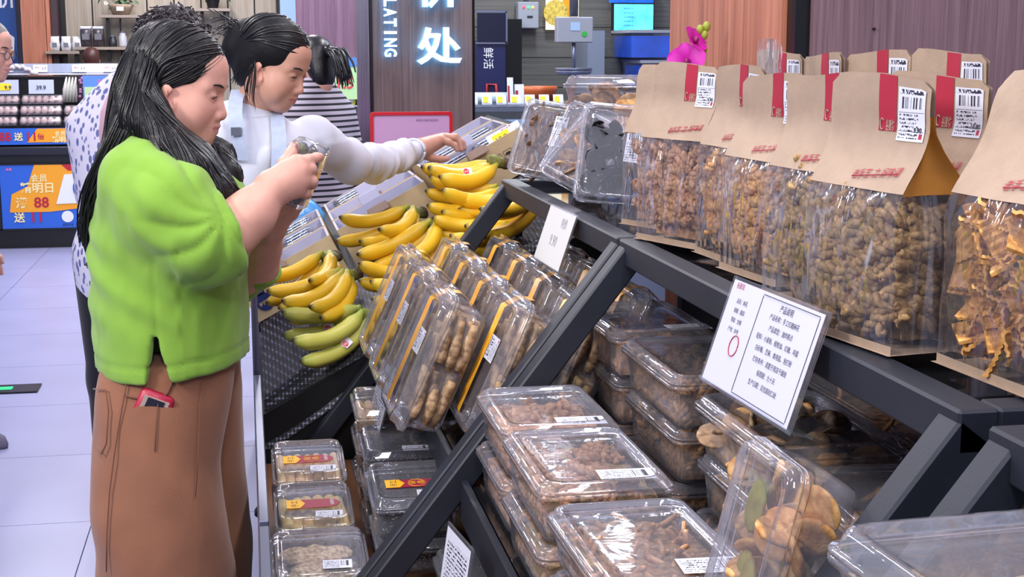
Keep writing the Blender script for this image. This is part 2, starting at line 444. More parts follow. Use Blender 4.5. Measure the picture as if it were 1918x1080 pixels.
def nets(F, lo, h):
    n = np.array(F.shape); c = n - 1
    cnt = np.zeros(c, np.float32); pos = np.zeros(tuple(c) + (3,), np.float32)
    neg = F < 0
    def sl(o): return tuple(slice(o[i], o[i] + c[i]) for i in range(3))
    for axn in range(3):
        o1, o2 = [i for i in range(3) if i != axn]
        for a in (0, 1):
            for b in (0, 1):
                q = [0, 0, 0]; q[o1] = a; q[o2] = b; r = list(q); r[axn] = 1
                A, B = F[sl(q)], F[sl(r)]; X = neg[sl(q)] != neg[sl(r)]
                t = np.where(X, A / np.where(X, A - B, 1), 0)
                cnt += X; pos[..., axn] += t; pos[..., o1] += X * a; pos[..., o2] += X * b
    M = cnt > 0; idx = np.full(c, -1, np.int64); idx[M] = np.arange(M.sum())
    V = lo + h * (np.argwhere(M) + pos[M] / cnt[M][:, None])
    Q = []
    for axn in range(3):
        o1, o2 = (axn + 1) % 3, (axn + 2) % 3
        s0 = [slice(None)] * 3; s1 = [slice(None)] * 3
        s0[axn] = slice(0, n[axn] - 1); s1[axn] = slice(1, n[axn])
        X = neg[tuple(s0)] != neg[tuple(s1)]
        E = np.argwhere(X); E = E[(E[:, o1] > 0) & (E[:, o2] > 0) & (E[:, o1] < n[o1] - 1) & (E[:, o2] < n[o2] - 1)]
        inside = neg[tuple(E.T)]
        def cell(d1, d2):
            G = E.copy(); G[:, o1] -= d1; G[:, o2] -= d2; return idx[tuple(G.T)]
        q = np.stack([cell(1, 1), cell(0, 1), cell(0, 0), cell(1, 0)], 1)
        q[~inside] = q[~inside][:, ::-1]; Q.append(q)
    return V, np.concatenate(Q)

def smooth_verts(V, Q, it=2, lam=.5):
    e = np.concatenate([Q[:, [0, 1]], Q[:, [1, 2]], Q[:, [2, 3]], Q[:, [3, 0]]])
    for _ in range(it):
        acc = np.zeros_like(V); c = np.zeros(len(V))
        np.add.at(acc, e[:, 0], V[e[:, 1]]); np.add.at(acc, e[:, 1], V[e[:, 0]]); np.add.at(c, e[:, 0], 1); np.add.at(c, e[:, 1], 1)
        V = V + lam * (acc / np.maximum(c, 1)[:, None] - V)
    return V
def vnormals(V, Q):
    fn = np.cross(V[Q[:, 2]] - V[Q[:, 0]], V[Q[:, 3]] - V[Q[:, 1]]); out = np.zeros_like(V)
    for i in range(4): np.add.at(out, Q[:, i], fn)
    return out / np.maximum(np.linalg.norm(out, axis=1), 1e-12)[:, None]
def npmesh(name, V, Q, m, cols=None, parent=None, world=True):
    if parent is not None and world: V = V - np.array(parent.location)
    me = bpy.data.meshes.new(name); me.vertices.add(len(V)); me.vertices.foreach_set('co', np.asarray(V, np.float32).ravel())
    k = Q.shape[1]
    me.loops.add(k * len(Q)); me.loops.foreach_set('vertex_index', Q.astype(np.int32).ravel())
    me.polygons.add(len(Q)); me.polygons.foreach_set('loop_start', np.arange(0, k * len(Q), k, dtype=np.int32))
    try: me.polygons.foreach_set('loop_total', np.full(len(Q), k, np.int32))
    except Exception: pass
    me.polygons.foreach_set('use_smooth', np.ones(len(Q), bool)); me.update(calc_edges=True); me.validate()
    if cols is not None:
        a = me.color_attributes.new('Col', 'FLOAT_COLOR', 'POINT'); a.data.foreach_set('color', np.asarray(cols, np.float32).ravel())
    me.materials.append(m)
    return link(name, me, parent)
def vnoise(V, scale, seed=0.0):
    return np.array([mnoise.noise(Vector((p[0] * scale[0] + seed, p[1] * scale[1], p[2] * scale[2]))) for p in V])
# ------------------------------------------------------------------ shared materials
M_steel = mat('charcoal_steel', '20242f', .5, .15, .5, var=.12, vscale=14, bump=.05, bscale=220)
M_dark = mat('black_panel', '0d0e14', .5, 0, .4, var=.2, vscale=6)
M_alu = mat('aluminium_edge', '787c92', .35, .7)
M_glass = clear('clear_glass', (.93, .95, .96), .03, 1.0, .02)
M_smoke = clear('smoked_glass', (.16, .12, .13), .05, 1.3, .02)
M_plas = clear('clear_plastic', (.965, .965, .975), 0.06, 1.25, .10, bump=.10, bscale=16, rmax=.75)
M_plasd = clear('clear_plastic_tray', (.965, .965, .975), .09, 1.1, .095, bump=.12, bscale=22, rmax=.7)
M_film = clear('clear_film', (.965, .96, .97), 0.07, 1.7, .035, bump=1.0, bscale=7, stretch=(2.2, 2.2, .5), rmax=.62)
M_acry = clear('clear_acrylic', (.96, .96, .98), .03, .9, .05)
M_white = mat('white_paper', 'e4e6f0', .55)
M_ink = mat('dark_ink', '20202c', .5); M_red = mat('red_print', 'a8203c', .5); M_yel = mat('yellow_print', 'f2b418', .5)
M_tag = label_mat('barcode_sticker', 'tag'); M_tagw = label_mat('barcode_sticker_wide', 'wide'); M_sheet = label_mat('printed_sheet', 'sheet')

# ------------------------------------------------------------------ floor of large tiles
def build_floor():
    fl = MB().box((0, 7, -.03), (16, 22, .05)).build('floor', mat('tile_joint', '6d6a8c', .7)); fl['kind'] = 'structure'
    tm = mat('floor_tile', '9698bc', .32, 0, .45, var=.06, vscale=2.2, bump=.03, bscale=30, detail=6)
    tx, ty, g = 1.0, .82, .004
    me = MB().box((0, 0, -.003), (tx - g, ty - g, .006)).mesh('floor_tile', tm)
    x0, y0 = -.54, 4.69
    for i in range(-3, 3):
        for j in range(-4, 10):
            link('tile', me, fl, (x0 + (i + .5) * tx, y0 + (j + .5) * ty, .0))
    return fl
build_floor()

# ------------------------------------------------------------------ the sloped display fixture
RX, RZ = .62, 1.23            # front edge of the upper rail
SL = (1.23 - .62) / (.62 - .155)
def leg_x(z): return RX - (RZ - z) / SL
def fixture(name, ya, yb, label, with_base=True, zl=.40):
    t = thing(name, label, 'display rack', (RX, (ya + yb) / 2, 0), group=None)
    def part(n, mb, m=M_steel): return mb.build(n, m, t, world=True)
    for y in (ya + .02, yb - .02):
        part('leg', MB().bar((leg_x(zl) + .02, y, zl), (RX + .02, y, RZ - .02), .04, .042, bevel=.003))
        part('cross_rail', MB().bar((RX + .04, y, RZ - .02), (1.12, y, RZ - .02), .04, .04, bevel=.003))
        part('rear_leg', MB().bar((1.10, y, .02), (1.10, y, RZ - .04), .04, .04, bevel=.003, up=(0, 1, 0)))
    part('top_rail', MB().bar((RX + .02, ya, RZ - .021), (RX + .02, yb, RZ - .021), .04, .042, bevel=.003))
    part('top_shelf', MB().box(((RX + .04 + 1.12) / 2, (ya + yb) / 2, RZ - .022), (1.12 - RX - .04, yb - ya - .08, .008)), M_smoke)
    # second tier
    z2 = .825
    part('middle_rail', MB().box((.345, (ya + yb) / 2, z2 - .03), (.012, yb - ya - .05, .07)).box((.365, (ya + yb) / 2, z2 - .055), (.03, yb - ya - .05, .012)))
    part('middle_shelf', MB().box((.73, (ya + yb) / 2, z2 - .012), (.74, yb - ya - .05, .008)), M_smoke)
    part('shelf_board', MB().box((.75, (ya + yb) / 2, z2 - .05), (.68, yb - ya - .06, .03)), M_dark)
    part('back_panel', MB().box((1.09, (ya + yb) / 2, .62), (.012, yb - ya - .06, 1.12)), M_dark)
    # lower tray
    if with_base:
        part('base_cabinet', MB().box((.55, (ya + yb) / 2, .26), (1.06, yb - ya - .012, .52), bevel=.004), M_dark)
        part('tray_board', MB().box((.5, (ya + yb) / 2, .529), (1.0, yb - ya - .03, .014)), wood('tray_wood', '6e4630', '9c6a48', 30, 'Y'))
        part('tray_lip', MB().box((.010, (ya + yb) / 2, .64), (.018, yb - ya - .012, .24), bevel=.002), M_alu)
    return t
fixture('display_rack', 1.135, 2.318, 'charcoal steel tiered rack holding the kraft snack bags and stacked clear boxes')
fixture('display_rack', 2.332, 3.45, 'charcoal steel tiered rack beside the bananas holding taped biscuit boxes')
fixture('display_rack', .02, 1.085, 'charcoal steel tiered rack cut off at the lower right corner')

# ------------------------------------------------------------------ produce bench with bananas and cartons
BED0, BEDS = .775, .543
BA = math.degrees(math.atan(BEDS))
def bed(x, y): return BED0 + BEDS * x - .19 * max(0, 3.97 - y)
def produce_bench():
    t = thing('produce_bench', 'black sloping produce bench under the bananas and blueberry cartons', 'produce bench', (.4, 4.3, 0))
    ya, yb = 3.47, 5.6
    def bz(x): return BED0 + BEDS * x
    mb = MB(); prof = [(0.0, .0), (.95, .0), (.95, bz(.95) - .14), (0.0, .64)]
    mb.loft([[(x, y, z) for x, z in prof] for y in (ya, yb)], smooth=False); mb.build('cabinet', M_dark, t, world=True)
    mb = MB(); q = [(0.02, bz(.02) - .025), (.95, bz(.95) - .025), (.95, bz(.95) - .004), (.02, bz(.02) - .004)]
    mb.loft([[(x, y, z) for x, z in q] for y in (3.97, yb)], smooth=False); mb.build('bed_board', M_dark, t, world=True)
    MB().box((.008, (ya + yb) / 2, .84), (.007, yb - ya, .35)).build('front_guard', M_acry, t, world=True)
    MB().box((.008, ya + .006, .84), (.016, .012, .36)).box((.008, (ya + yb) / 2, 1.018), (.012, yb - ya, .006)).build('guard_edge', M_alu, t, world=True)
    # woven anti-slip mat: fine knitted mesh, sagging over the near end
    nx, ny = 40, 40; P = np.zeros((ny, nx, 3))
    for j in range(ny):
        for i in range(nx):
            u, v = i / (nx - 1), j / (ny - 1)
            x = .025 + u * .78; s = v * 1.0
            y = 4.02 - s * .62; z = bed(x, y) - .002
            if y < 3.50:
                dr = 3.50 - y; z -= dr * 1.0 + .35 * max(0, .05 - abs(u - .18) * .2)
                y = 3.50 - dr * .35
            z += .004 * math.sin(17 * x + 3 * y) * (1 + 2 * v)
            P[j, i] = (x, y, z)
    mb = MB(); mb.grid(P); o = mb.build('mesh_mat', mesh_mat(), t, world=True)
    return t
def mesh_mat():
    m, nt, out = nodes('knitted_mat'); L = nt.links.new
    b = N(nt, 'ShaderNodeBsdfPrincipled', i_Roughness=.5); L(b.outputs[0], out.inputs[0])
    tc = N(nt, 'ShaderNodeTexCoord'); vo = N(nt, 'ShaderNodeTexVoronoi', feature='F1', i_Scale=105.0); vo.inputs['Randomness'].default_value = .12
    mp = N(nt, 'ShaderNodeMapping'); mp.inputs['Scale'].default_value = (1, 1, .8); L(tc.outputs['Object'], mp.inputs[0]); L(mp.outputs[0], vo.inputs['Vector'])
    L(ramp(nt, vo.outputs['Distance'], [(.30, hexc('07080c')), (.48, hexc('0a0b10')), (.60, hexc('1e2030')), (.74, hexc('9a9eb8'))]), b.inputs['Base Color'])
    bp = N(nt, 'ShaderNodeBump', i_Strength=.3, i_Distance=.002); L(vo.outputs['Distance'], bp.inputs['Height']); L(bp.outputs[0], b.inputs['Normal'])
    return m
produce_bench()

# ------------------------------------------------------------------ pillars and walls
M_wred = wood('red_brown_wood', '8a4a34', 'cc8668', 30, 'Z'); M_wpur = wood('purple_brown_wood', '5c4448', '94747a', 34, 'Z')
M_wsign = wood('walnut_wood', '584444', '86706c', 26, 'Z'); M_wpale = wood('pale_oak', '8a8072', 'b2a694', 22, 'Z')
M_black = mat('black_trim', '060608', .3)
def structure(o): o['kind'] = 'structure'; return o
p = structure(empty('pillar', (1.65, 3.5, 0)))
MB().box((1.665, 3.47, 1.6), (.92, .90, 3.2)).build('pillar_core', M_black, p, world=True)
MB().box((1.203, 3.50, 1.6), (.02, .86, 3.2)).build('side_panel', M_wred, p, world=True)  # reddish cast of the side light is put into this panel's wood colour
MB().box((1.70, 3.012, 1.6), (.92, .02, 3.2)).build('front_panel', M_wpur, p, world=True)
for (x, z) in ((1.382, 1.592), (1.495, 1.53), (1.83, 1.535)):
    MB().lathe([(.003, 0), (.003, .006)], 10, (x, 3.001, z), rot=rotm(90, 0, 0)).build('screw_hole', M_black, p, world=True)
p = structure(empty('pillar', (.81, 6.75, 0)))
MB().box((.805, 6.76, 1.6), (.49, .46, 3.2)).build('pillar_core', M_black, p, world=True)
MB().box((.805, 6.512, 1.6), (.455, .03, 3.2)).build('front_panel', M_wsign, p, world=True)
MB().box((.535, 6.53, 1.6), (.055, .05, 3.2)).build('metal_edge', mat('brushed_metal', '8a8696', .25, .9, stretch=(40, 40, .5), var=.2, vscale=6), p, world=True)
MB().box((.571, 6.50, 1.6), (.012, .02, 3.2)).build('black_edge', M_black, p, world=True)
# lit channel letters
M_lit = mat('lit_letter', 'f2fbff', .4, emit=4.5); M_halo = mat('letter_side_lit', '38c8ff', .4, emit=2.6)
sg = thing('pillar_sign', 'lit white channel letters with blue glowing sides on the walnut pillar', 'sign', (.8, 6.49, 1.55))
Y0 = -.012
for ch, zc, hh in (('处', 1.560, .165), ('价', 1.812, .165), ('计', 2.06, .165)):
    lettering(ch, hh, [M_lit, M_halo], sg, (.075, Y0, zc - 1.55), (R(90), 0, 0), bold=True, depth=.03, width=.205, name='sign_letter')
for k, ch in enumerate('CALCULATING'):
    lettering(ch, .056, [M_lit, M_halo], sg, (-.145, Y0, 1.530 - 1.55 + (10 - k) * .0445), (R(90), R(90), 0), bold=True, depth=.02, name='sign_letter', width=(.036 if ch != 'I' else .011))
# ------------------------------------------------------------------ food pieces
def food(name, c1, c2, rough=.55, rand=.22, vscale=70, bump=.35, bscale=260, spec=.35):
    if name in MATS: return MATS[name]
    m, nt, out = nodes(name); L = nt.links.new
    b = N(nt, 'ShaderNodeBsdfPrincipled', i_Roughness=rough); b.inputs['Specular IOR Level'].default_value = spec; L(b.outputs[0], out.inputs[0])
    tc = N(nt, 'ShaderNodeTexCoord'); nz = N(nt, 'ShaderNodeTexNoise', i_Scale=vscale, i_Detail=5.0); L(tc.outputs['Object'], nz.inputs['Vector'])
    col = ramp(nt, nz.outputs['Fac'], [(.36, hexc(c1)), (.64, hexc(c2))])
    oi = N(nt, 'ShaderNodeObjectInfo'); mr = N(nt, 'ShaderNodeMapRange'); mr.inputs[3].default_value = 1 - rand; mr.inputs[4].default_value = 1 + rand
    L(oi.outputs['Random'], mr.inputs[0]); mx = N(nt, 'ShaderNodeVectorMath', operation='MULTIPLY'); L(col, mx.inputs[0]); L(mr.outputs[0], mx.inputs[1]); L(mx.outputs[0], b.inputs['Base Color'])
    nb = N(nt, 'ShaderNodeTexNoise', i_Scale=bscale, i_Detail=3.0); L(tc.outputs['Object'], nb.inputs['Vector'])
    bp = N(nt, 'ShaderNodeBump', i_Strength=bump, i_Distance=.002); L(nb.outputs['Fac'], bp.inputs['Height']); L(bp.outputs[0], b.inputs['Normal'])
    MATS[name] = m; return m
F_sesame = food('sesame_dough', '84683f', 'c09c6a', rand=.2, vscale=120)
F_dark = food('dark_dough', '6a4c34', 'ae8458', rand=.25, vscale=110)
F_gold = food('golden_dough', 'b07840', 'e2b070', rand=.18)
F_pink = food('pale_brown_dough', 'a2704c', 'd6a67c', rand=.2)
F_biscuit = food('brown_biscuit', '7e6048', 'bd9c74', rand=.15)
F_roll = food('cream_roll', 'dcb07c', 'f8dcb0', rand=.08, vscale=25, bump=.15)
F_rolly = food('yellow_roll', 'c8a050', 'f4dc90', rand=.1, vscale=25, bump=.15)
F_chip = food('orange_chip', 'b07838', 'e2ac64', rand=.2, vscale=90)
F_mush = food('dried_mushroom', '6a4a3a', 'c59c74', rand=.25, vscale=60)
F_black = food('black_fungus', '060608', '17161a', rough=.28, rand=.5, bump=.6)
F_nut = food('nut_cluster', '86644c', 'cda688', rand=.2, vscale=140)
F_crumb = food('sesame_crust', '9c7c58', 'ecd2aa', rand=.05, vscale=220, bump=.9, bscale=330)
F_bsesame = food('black_sesame', '08080a', '26262c', rand=.1, vscale=300, bump=1.0, bscale=420)
F_choc = food('chocolate_bar', '2e1a18', '5a3a34', rand=.1)

def twist_mesh(L=.05, r=.0052, turns=2.2, m=F_sesame, n=12, bend=.25):
    mb = MB()
    for ph in (0, PI):
        P = []; Rr = []
        for i in range(n):
            t = i / (n - 1); a = ph + turns * 2 * PI * t; x = (t - .5) * L; e = math.sin(PI * min(max(t, .04), .96)) ** .35
            P.append((x, r * .78 * math.cos(a) * e, r * .78 * math.sin(a) * e + bend * L * (.25 - (t - .5) ** 2))); Rr.append(r * (.35 + .65 * e))
        mb.tube(P, Rr, 6)
    return mb.mesh('dough_twist', m)
def blob_mesh(r, m, seed, rough=.35, sq=(1, 1, 1), name='snack_piece', nu=9, nv=6):
    mb = MB().ball((0, 0, 0), (r * sq[0], r * sq[1], r * sq[2]), nu, nv)
    mb.v = [tuple(c * (1 + rough * mnoise.noise(Vector((p[0] / r * 1.3 + seed, p[1] / r * 1.3, p[2] / r * 1.3)))) for c in p) for p in mb.v]
    return mb.mesh(name, m)
def strip_mesh(L, wd, th, m, curl, seed, name='snack_piece', n=9):
    mb = MB(); rnd = random.Random(seed); P = []; a = 0; x = z = 0; c = curl * rnd.uniform(.6, 1.3)
    for i in range(n):
        P.append((x, 0.25 * wd * math.sin(i * .9 + seed), z)); a += c / n * (1 + .8 * math.sin(i * 1.3 + seed)); x += L / n * math.cos(a); z += L / n * math.sin(a)
    cx = sum(p[0] for p in P) / n; cz = sum(p[2] for p in P) / n
    mb.tube([(p[0] - cx, p[1], p[2] - cz) for p in P], [wd / 2 * (.6 + .4 * math.sin(PI * (i + .5) / n)) for i in range(n)], 6, flat=th / wd)
    return mb.mesh(name, m)
def disc_mesh(r, th, m, seed, name='cookie', n=18):
    prof = [(r * .7, 0), (r * .97, th * .25), (r, th * .5), (r * .93, th * .9), (r * .6, th)]
    mb = MB().lathe(prof, n)
    mb.v = [(p[0], p[1], p[2] + .25 * th * mnoise.noise(Vector((p[0] * 70 + seed, p[1] * 70, 0)))) for p in mb.v]
    return mb.mesh(name, m)
def slab_mesh(L, wd, th, m, seed, name='cracker', n=10):
    P = []; Q = []
    for i in range(n):
        t = i / (n - 1) - .5; zz = .12 * L * (.25 - t * t) * 1.5 + (th * .25 if i % 2 else -th * .25)
        P.append([(t * L, -wd / 2, zz + th / 2), (t * L, wd / 2, zz + th / 2), (t * L, wd / 2, zz - th / 2), (t * L, -wd / 2, zz - th / 2)])
    mb = MB().loft(P, smooth=False); return mb.mesh(name, m)
def roll_mesh(L, r, m, seed=0):
    mb = MB(); n = 14
    prof = [(r * .35, -L / 2), (r * .8, -L / 2 - .001), (r, -L / 2 + .004), (r * 1.02, 0), (r, L / 2 - .004), (r * .8, L / 2 + .001), (r * .35, L / 2)]
    mb.lathe(prof, n, rot=rotm(90, 0, 0)); return mb.mesh('cream_roll', m)
def ring_mesh(r, tr, m, seed, name='mushroom_slice'):
    P = []; 
    for i in range(13):
        a = 2 * PI * i / 14; P.append((r * math.cos(a) * (1 + .2 * math.sin(seed + a)), r * .8 * math.sin(a), tr * 1.2 * math.sin(2 * a + seed)))
    return MB().tube(P, [tr * (.8 + .4 * math.sin(i + seed)) for i in range(13)], 6, flat=.6).mesh(name, m)
PC = {
 'twist': [twist_mesh(.060, .0054, 2.3, F_sesame, n=16, bend=.12), twist_mesh(.050, .0056, 1.9, F_sesame, n=14, bend=.25), twist_mesh(.066, .0053, 2.6, F_sesame, n=18, bend=.06)],
 'twistd': [twist_mesh(.044, .0047, 2.4, F_dark, n=14), twist_mesh(.038, .005, 2.0, F_dark, bend=.4)],
 'twistg': [twist_mesh(.052, .0048, 2.6, F_gold, n=15, bend=.15), twist_mesh(.044, .0052, 2.1, F_gold, n=13, bend=.3)],
 'twistp': [twist_mesh(.036, .0046, 2.0, F_pink), twist_mesh(.030, .0050, 1.6, F_pink, bend=.4)],
 'nut': [blob_mesh(.0085, F_nut, s, .55, (1.25, 1, .9)) for s in (1, 5, 9)],
 'nutp': [blob_mesh(.0075, F_pink, s, .6, (1.3, 1, .9)) for s in (2, 6, 11)],
 'nutd': [blob_mesh(.008, F_dark, s, .6, (1.4, .9, .9)) for s in (2, 6, 11)],
 'curl': [strip_mesh(.05, .009, .007, F_pink, c, s) for c, s in ((2.2, 1), (1.2, 2), (3.0, 3))],
 'curlm': [strip_mesh(.085, .012, .006, F_mush, c, s, 'mushroom_strip') for c, s in ((1.4, 1), (.7, 2), (2.2, 3))],
 'slice': [ring_mesh(.022, .004, F_mush, s) for s in (0, 2)] + [disc_mesh(.026, .006, F_mush, 3, 'mushroom_slice')],
 'fungus': [strip_mesh(.06, .03, .006, F_black, c, s, 'fungus_piece') for c, s in ((2.2, 1), (1.2, 2), (3.2, 4))],
 'biscuit': [strip_mesh(.115, .026, .020, F_biscuit, .15, 2, 'finger_biscuit'), strip_mesh(.10, .024, .021, F_biscuit, .3, 4, 'finger_biscuit')],
 'cookie': [disc_mesh(.028, .007, F_biscuit, 1), disc_mesh(.025, .008, F_gold, 2)],
 'bigcookie': [disc_mesh(.052, .012, F_chip, 1, n=26)],
 'cracker': [slab_mesh(.056, .034, .0035, F_chip, 1, n=16), slab_mesh(.046, .030, .0035, F_chip, 2, n=14)],
 'crust': [blob_mesh(.02, F_crumb, s, .4, (1.8, 1, .7), 'sesame_pastry', 16, 10) for s in (1, 4)],
}
def fill(parent, kind, n, box, seed, flat=0.6, name=None, scale=(.9, 1.12), lie=None):
    """n single pieces strewn through a box of the package"""
    rnd = random.Random(seed); ms = PC[kind]; x0, x1, y0, y1, z0, z1 = box
    for i in range(n):
        me = ms[rnd.randrange(len(ms))]
        p = (rnd.uniform(x0, x1), rnd.uniform(y0, y1), rnd.uniform(z0, z1))
        if lie == 'front': r = (rnd.uniform(0, 6.28), rnd.uniform(-1.3, 1.3), rnd.gauss(0, .28))
        elif lie == 'side': r = (rnd.uniform(0, 6.28), rnd.uniform(-.7, .7), 1.57 + rnd.gauss(0, .28))
        elif lie is not None: r = (rnd.gauss(lie[0], .25), rnd.gauss(lie[1], .25), rnd.gauss(lie[2], .25))
        else: r = (rnd.uniform(0, 6.28), rnd.gauss(0, 1 - flat), rnd.uniform(0, 6.28))
        s = rnd.uniform(*scale); link(name or me.name.split('.')[0], me, parent, p, r, (s, s, s))
def filler(parent, m, box, seed, amp=.004, name='snack_filling'):
    """the deeper layers nobody can count: one lumpy body"""
    x0, x1, y0, y1, z0, z1 = box; nx = ny = 14; mb = MB()
    def bump(x, y, z): return amp * mnoise.noise(Vector((x * 75 + seed, y * 75, z * 75)))
    top = [[(x0 + (x1 - x0) * i / nx, y0 + (y1 - y0) * j / ny) for i in range(nx + 1)] for j in range(ny + 1)]
    P = np.array([[(x, y, z1 + 1.6 * bump(x, y, z1)) for x, y in row] for row in top]); mb.grid(P, uv=False)
    for a, b in (((x0, y0), (x1, y0)), ((x1, y0), (x1, y1)), ((x1, y1), (x0, y1)), ((x0, y1), (x0, y0))):
        W = []
        for j in range(7):
            z = z0 + (z1 - z0) * j / 6; row = []
            for i in range(nx + 1):
                x = a[0] + (b[0] - a[0]) * i / nx; y = a[1] + (b[1] - a[1]) * i / nx; d = bump(x, y, z) * (1 if 0 < i < nx else 0)
                row.append((x + d, y + d, z if j < 6 else z + 1.6 * bump(x, y, z1)))
            W.append(row)
        mb.grid(W, uv=False)
    o = mb.build(name, m, parent); o['kind'] = 'stuff'; return o

# ------------------------------------------------------------------ clear clamshell boxes
_clam = {}
def clam_meshes(w, l, h, hl, th=.0):
    k = (w, l, h, hl)
    if k in _clam: return _clam[k]
    hx, hy = w / 2, l / 2; r = min(w, l) * .11
    def rg(f, z, rr=1.0): 
        d = (1 - f) * min(hx, hy); return rrect(hx - d, hy - d, r * rr, z, 3)
    tray = MB().loft([rg(.80, .0, .8), rg(.84, .001), rg(.86, .008), rg(.885, h * .35), rg(.875, h * .38), rg(.915, h * .80), rg(.94, h * .90), rg(.95, h - .006), rg(1.0, h - .005), rg(1.0, h), rg(.955, h + .001)], cap1=False)
    # side corrugation of the tray: upright flutes
    lid = MB().loft([rg(.955, h + .002), rg(1.0, h + .002), rg(1.0, h + .005), rg(.955, h + .006), rg(.945, h + hl * .35), rg(.915, h + hl * .85), rg(.885, h + hl), rg(.80, h + hl), rg(.775, h + hl - .005), rg(.745, h + hl - .006), rg(.60, h + hl - .006)], cap0=False)
    _clam[k] = (tray.mesh('tray', M_plasd), lid.mesh('lid', M_plas)); return _clam[k]
def clam(label, w, l, h, hl, loc, rot, group, cat='snack box', name='clamshell_box'):
    t = thing(name, label, cat, loc, rot, group)
    a, b = clam_meshes(w, l, h, hl); link('tray', a, t); link('lid', b, t)
    t['_h'] = h + hl
    return t
def sticker(parent, w, h, loc, rot, m=None, name='barcode_label', label=None):
    mb = MB().grid([[(-w / 2, -h / 2, 0), (w / 2, -h / 2, 0)], [(-w / 2, h / 2, 0), (w / 2, h / 2, 0)]], smooth=False)
    return mb.build(name, m or M_tagw, parent, loc, rot)

GT = 'clear snack boxes on the middle shelf'
def snack_box(label, loc, kind, n, fm, rz=0, seed=1, w=.185, l=.285, h=.068, hl=.016, tag_at=None, rot=None, full=.8, group=GT, lie=None, flat=.6, filled=True, scale=(.9, 1.12)):
    t = clam(label, w, l, h, hl, loc, rot if rot is not None else (0, 0, R(rz)), group)
    a, b = w * .41, l * .43; zt = (h + hl) * full
    if filled: filler(t, fm, (-a * .96, a * .96, -b * .97, b * .97, .004, zt * .82), seed)
    if n:
        k = int(n * .64); fill(t, kind, k, (-w * .335, w * .335, -l * .40, l * .40, zt * .76, zt * .94), seed, flat, lie=lie, scale=scale)
        s = (n - k) // 2
        fill(t, kind, s, (-w * .385, -w * .365, -l * .38, l * .38, .014, zt * .85), seed + 1, flat, lie='side', scale=scale)
        fill(t, kind, s, (-w * .33, w * .33, -l * .415, -l * .40, .014, zt * .85), seed + 2, flat, lie='front', scale=scale)
    if tag_at is not None: sticker(t, .075, .046, (tag_at[0], tag_at[1], h + hl - .003), (0, 0, R(tag_at[2] if len(tag_at) > 2 else 0)))
    return t
Z2 = .826
# front column, beside the middle rail
FC = [  # y centre, kind, filler, n, upper label, lower label
 (2.128, 'nutp', F_pink, 110, 'clear box of pale brown nuggets, farthest of the front row beside the leg', 'lower clear box of nuggets under the farthest front-row box'),
 (1.850, 'twistp', F_sesame, 110, 'clear box of braided dough bits with barcode sticker, second in the front row', 'lower clear box of dough bits under the second front-row box'),
 (1.520, 'curl', F_dark, 90, 'large clear box of dark curls with white sticker, nearest in the front row', 'lower clear box under the nearest front-row box of curls')]
for k, (y, kind, fm, n, la, lb) in enumerate(FC):
    x = .448 if k else .452
    snack_box(lb, (x - .002, y - .006, Z2), kind, 60, fm, 0, 20 + k, l=.258 if k == 0 else .285)
    if k == 2:
        t = snack_box(la, (x, y, Z2 + .086), kind, n, fm, 1, 30 + k, h=.06, l=.30, tag_at=(.045, -.09, -4))
    else:
        t = snack_box(la, (x, y, Z2 + .086), kind, n, fm, 0, 30 + k, l=.262 if k == 0 else .285, tag_at=(.035, -.098, -3))
# second column, one step higher
SC = [(2.42, 'nutp', F_pink, 40, 'clear box of nuggets behind the sloping leg, farthest of the second row'),
      (2.085, 'twistd', F_dark, 100, 'clear box of knobbly dough twists, second of the second row'),
      (1.70, 'cookie', F_biscuit, 60, 'clear box of round thin cookies behind the standing notice')]
for k, (y, kind, fm, n, la) in enumerate(SC):
    lv = ['bottom', 'middle', 'top']
    for q in range(3):
        x = .690 + (.0, .006, -.004)[q]
        lab = la if q == 2 else '%s clear box in the stack under the %s' % (lv[q], ('farthest second-row nuggets', 'second-row dough twists', 'second-row round cookies')[k])
        snack_box(lab, (x, y - .012 * q, Z2 + .086 * q), kind if not (k == 2 and q == 1) else 'curl', n if q == 2 else 54, fm, 0, 40 + 5 * k + q, l=.30, tag_at=(.05, -.11) if (q == 2 and k < 1) else None)
# third column in the dark under the upper shelf
for k, y in enumerate((2.20, 1.86, 1.53)):
    for q in range(2):
        snack_box('%s clear box of dark snacks under the upper shelf, %s of the third row' % (('lower', 'upper')[q], ('farthest', 'middle', 'nearest')[k]),
                  (.905, y, Z2 + .126 * q), 'curl', 20, F_dark, 0, 70 + 3 * k + q, h=.105, l=.30, tag_at=(.03, -.10) if q else None)
# near end: cookies and the upright box
t = clam('clear box of large orange round cookies beside the near sloping leg', .19, .25, .075, .018, (.70, 1.385, Z2 + .150), (0, 0, R(-3)), GT)
for i in range(14):
    link('cookie', PC['bigcookie'][0], t, (-.03 + .06 * (i % 2) + random.Random(i).uniform(-.008, .008), -.055 + .10 * ((i // 2) % 2), .006 + .0118 * (i // 4)), (R(random.Random(i).uniform(-9, 9)), R(8), i))
sticker(t, .07, .045, (.055, .05, .091), (0, 0, R(60)))
for q in range(2): snack_box('%s clear box of cookies under the large orange cookies' % ('bottom', 'second')[q], (.70, 1.385, Z2 + .075 * q), 'cookie', 40, F_biscuit, 0, 90 + q, l=.25, h=.058)
_u = Vector((math.cos(R(76)), 0, math.sin(R(76)))); _n = Vector((-_u.z, 0, _u.x))
t = clam('upright clear box of yellow and brown biscuits leaning by the near leg', .145, .235, .06, .016, Vector((.500, 1.252, .918)) + _u * .1225, Matrix((Vector((0, -1, 0)), _u, _n)).transposed(), GT)
fill(t, 'cookie', 34, (-.05, .05, -.085, .085, .012, .05), 5, .4)
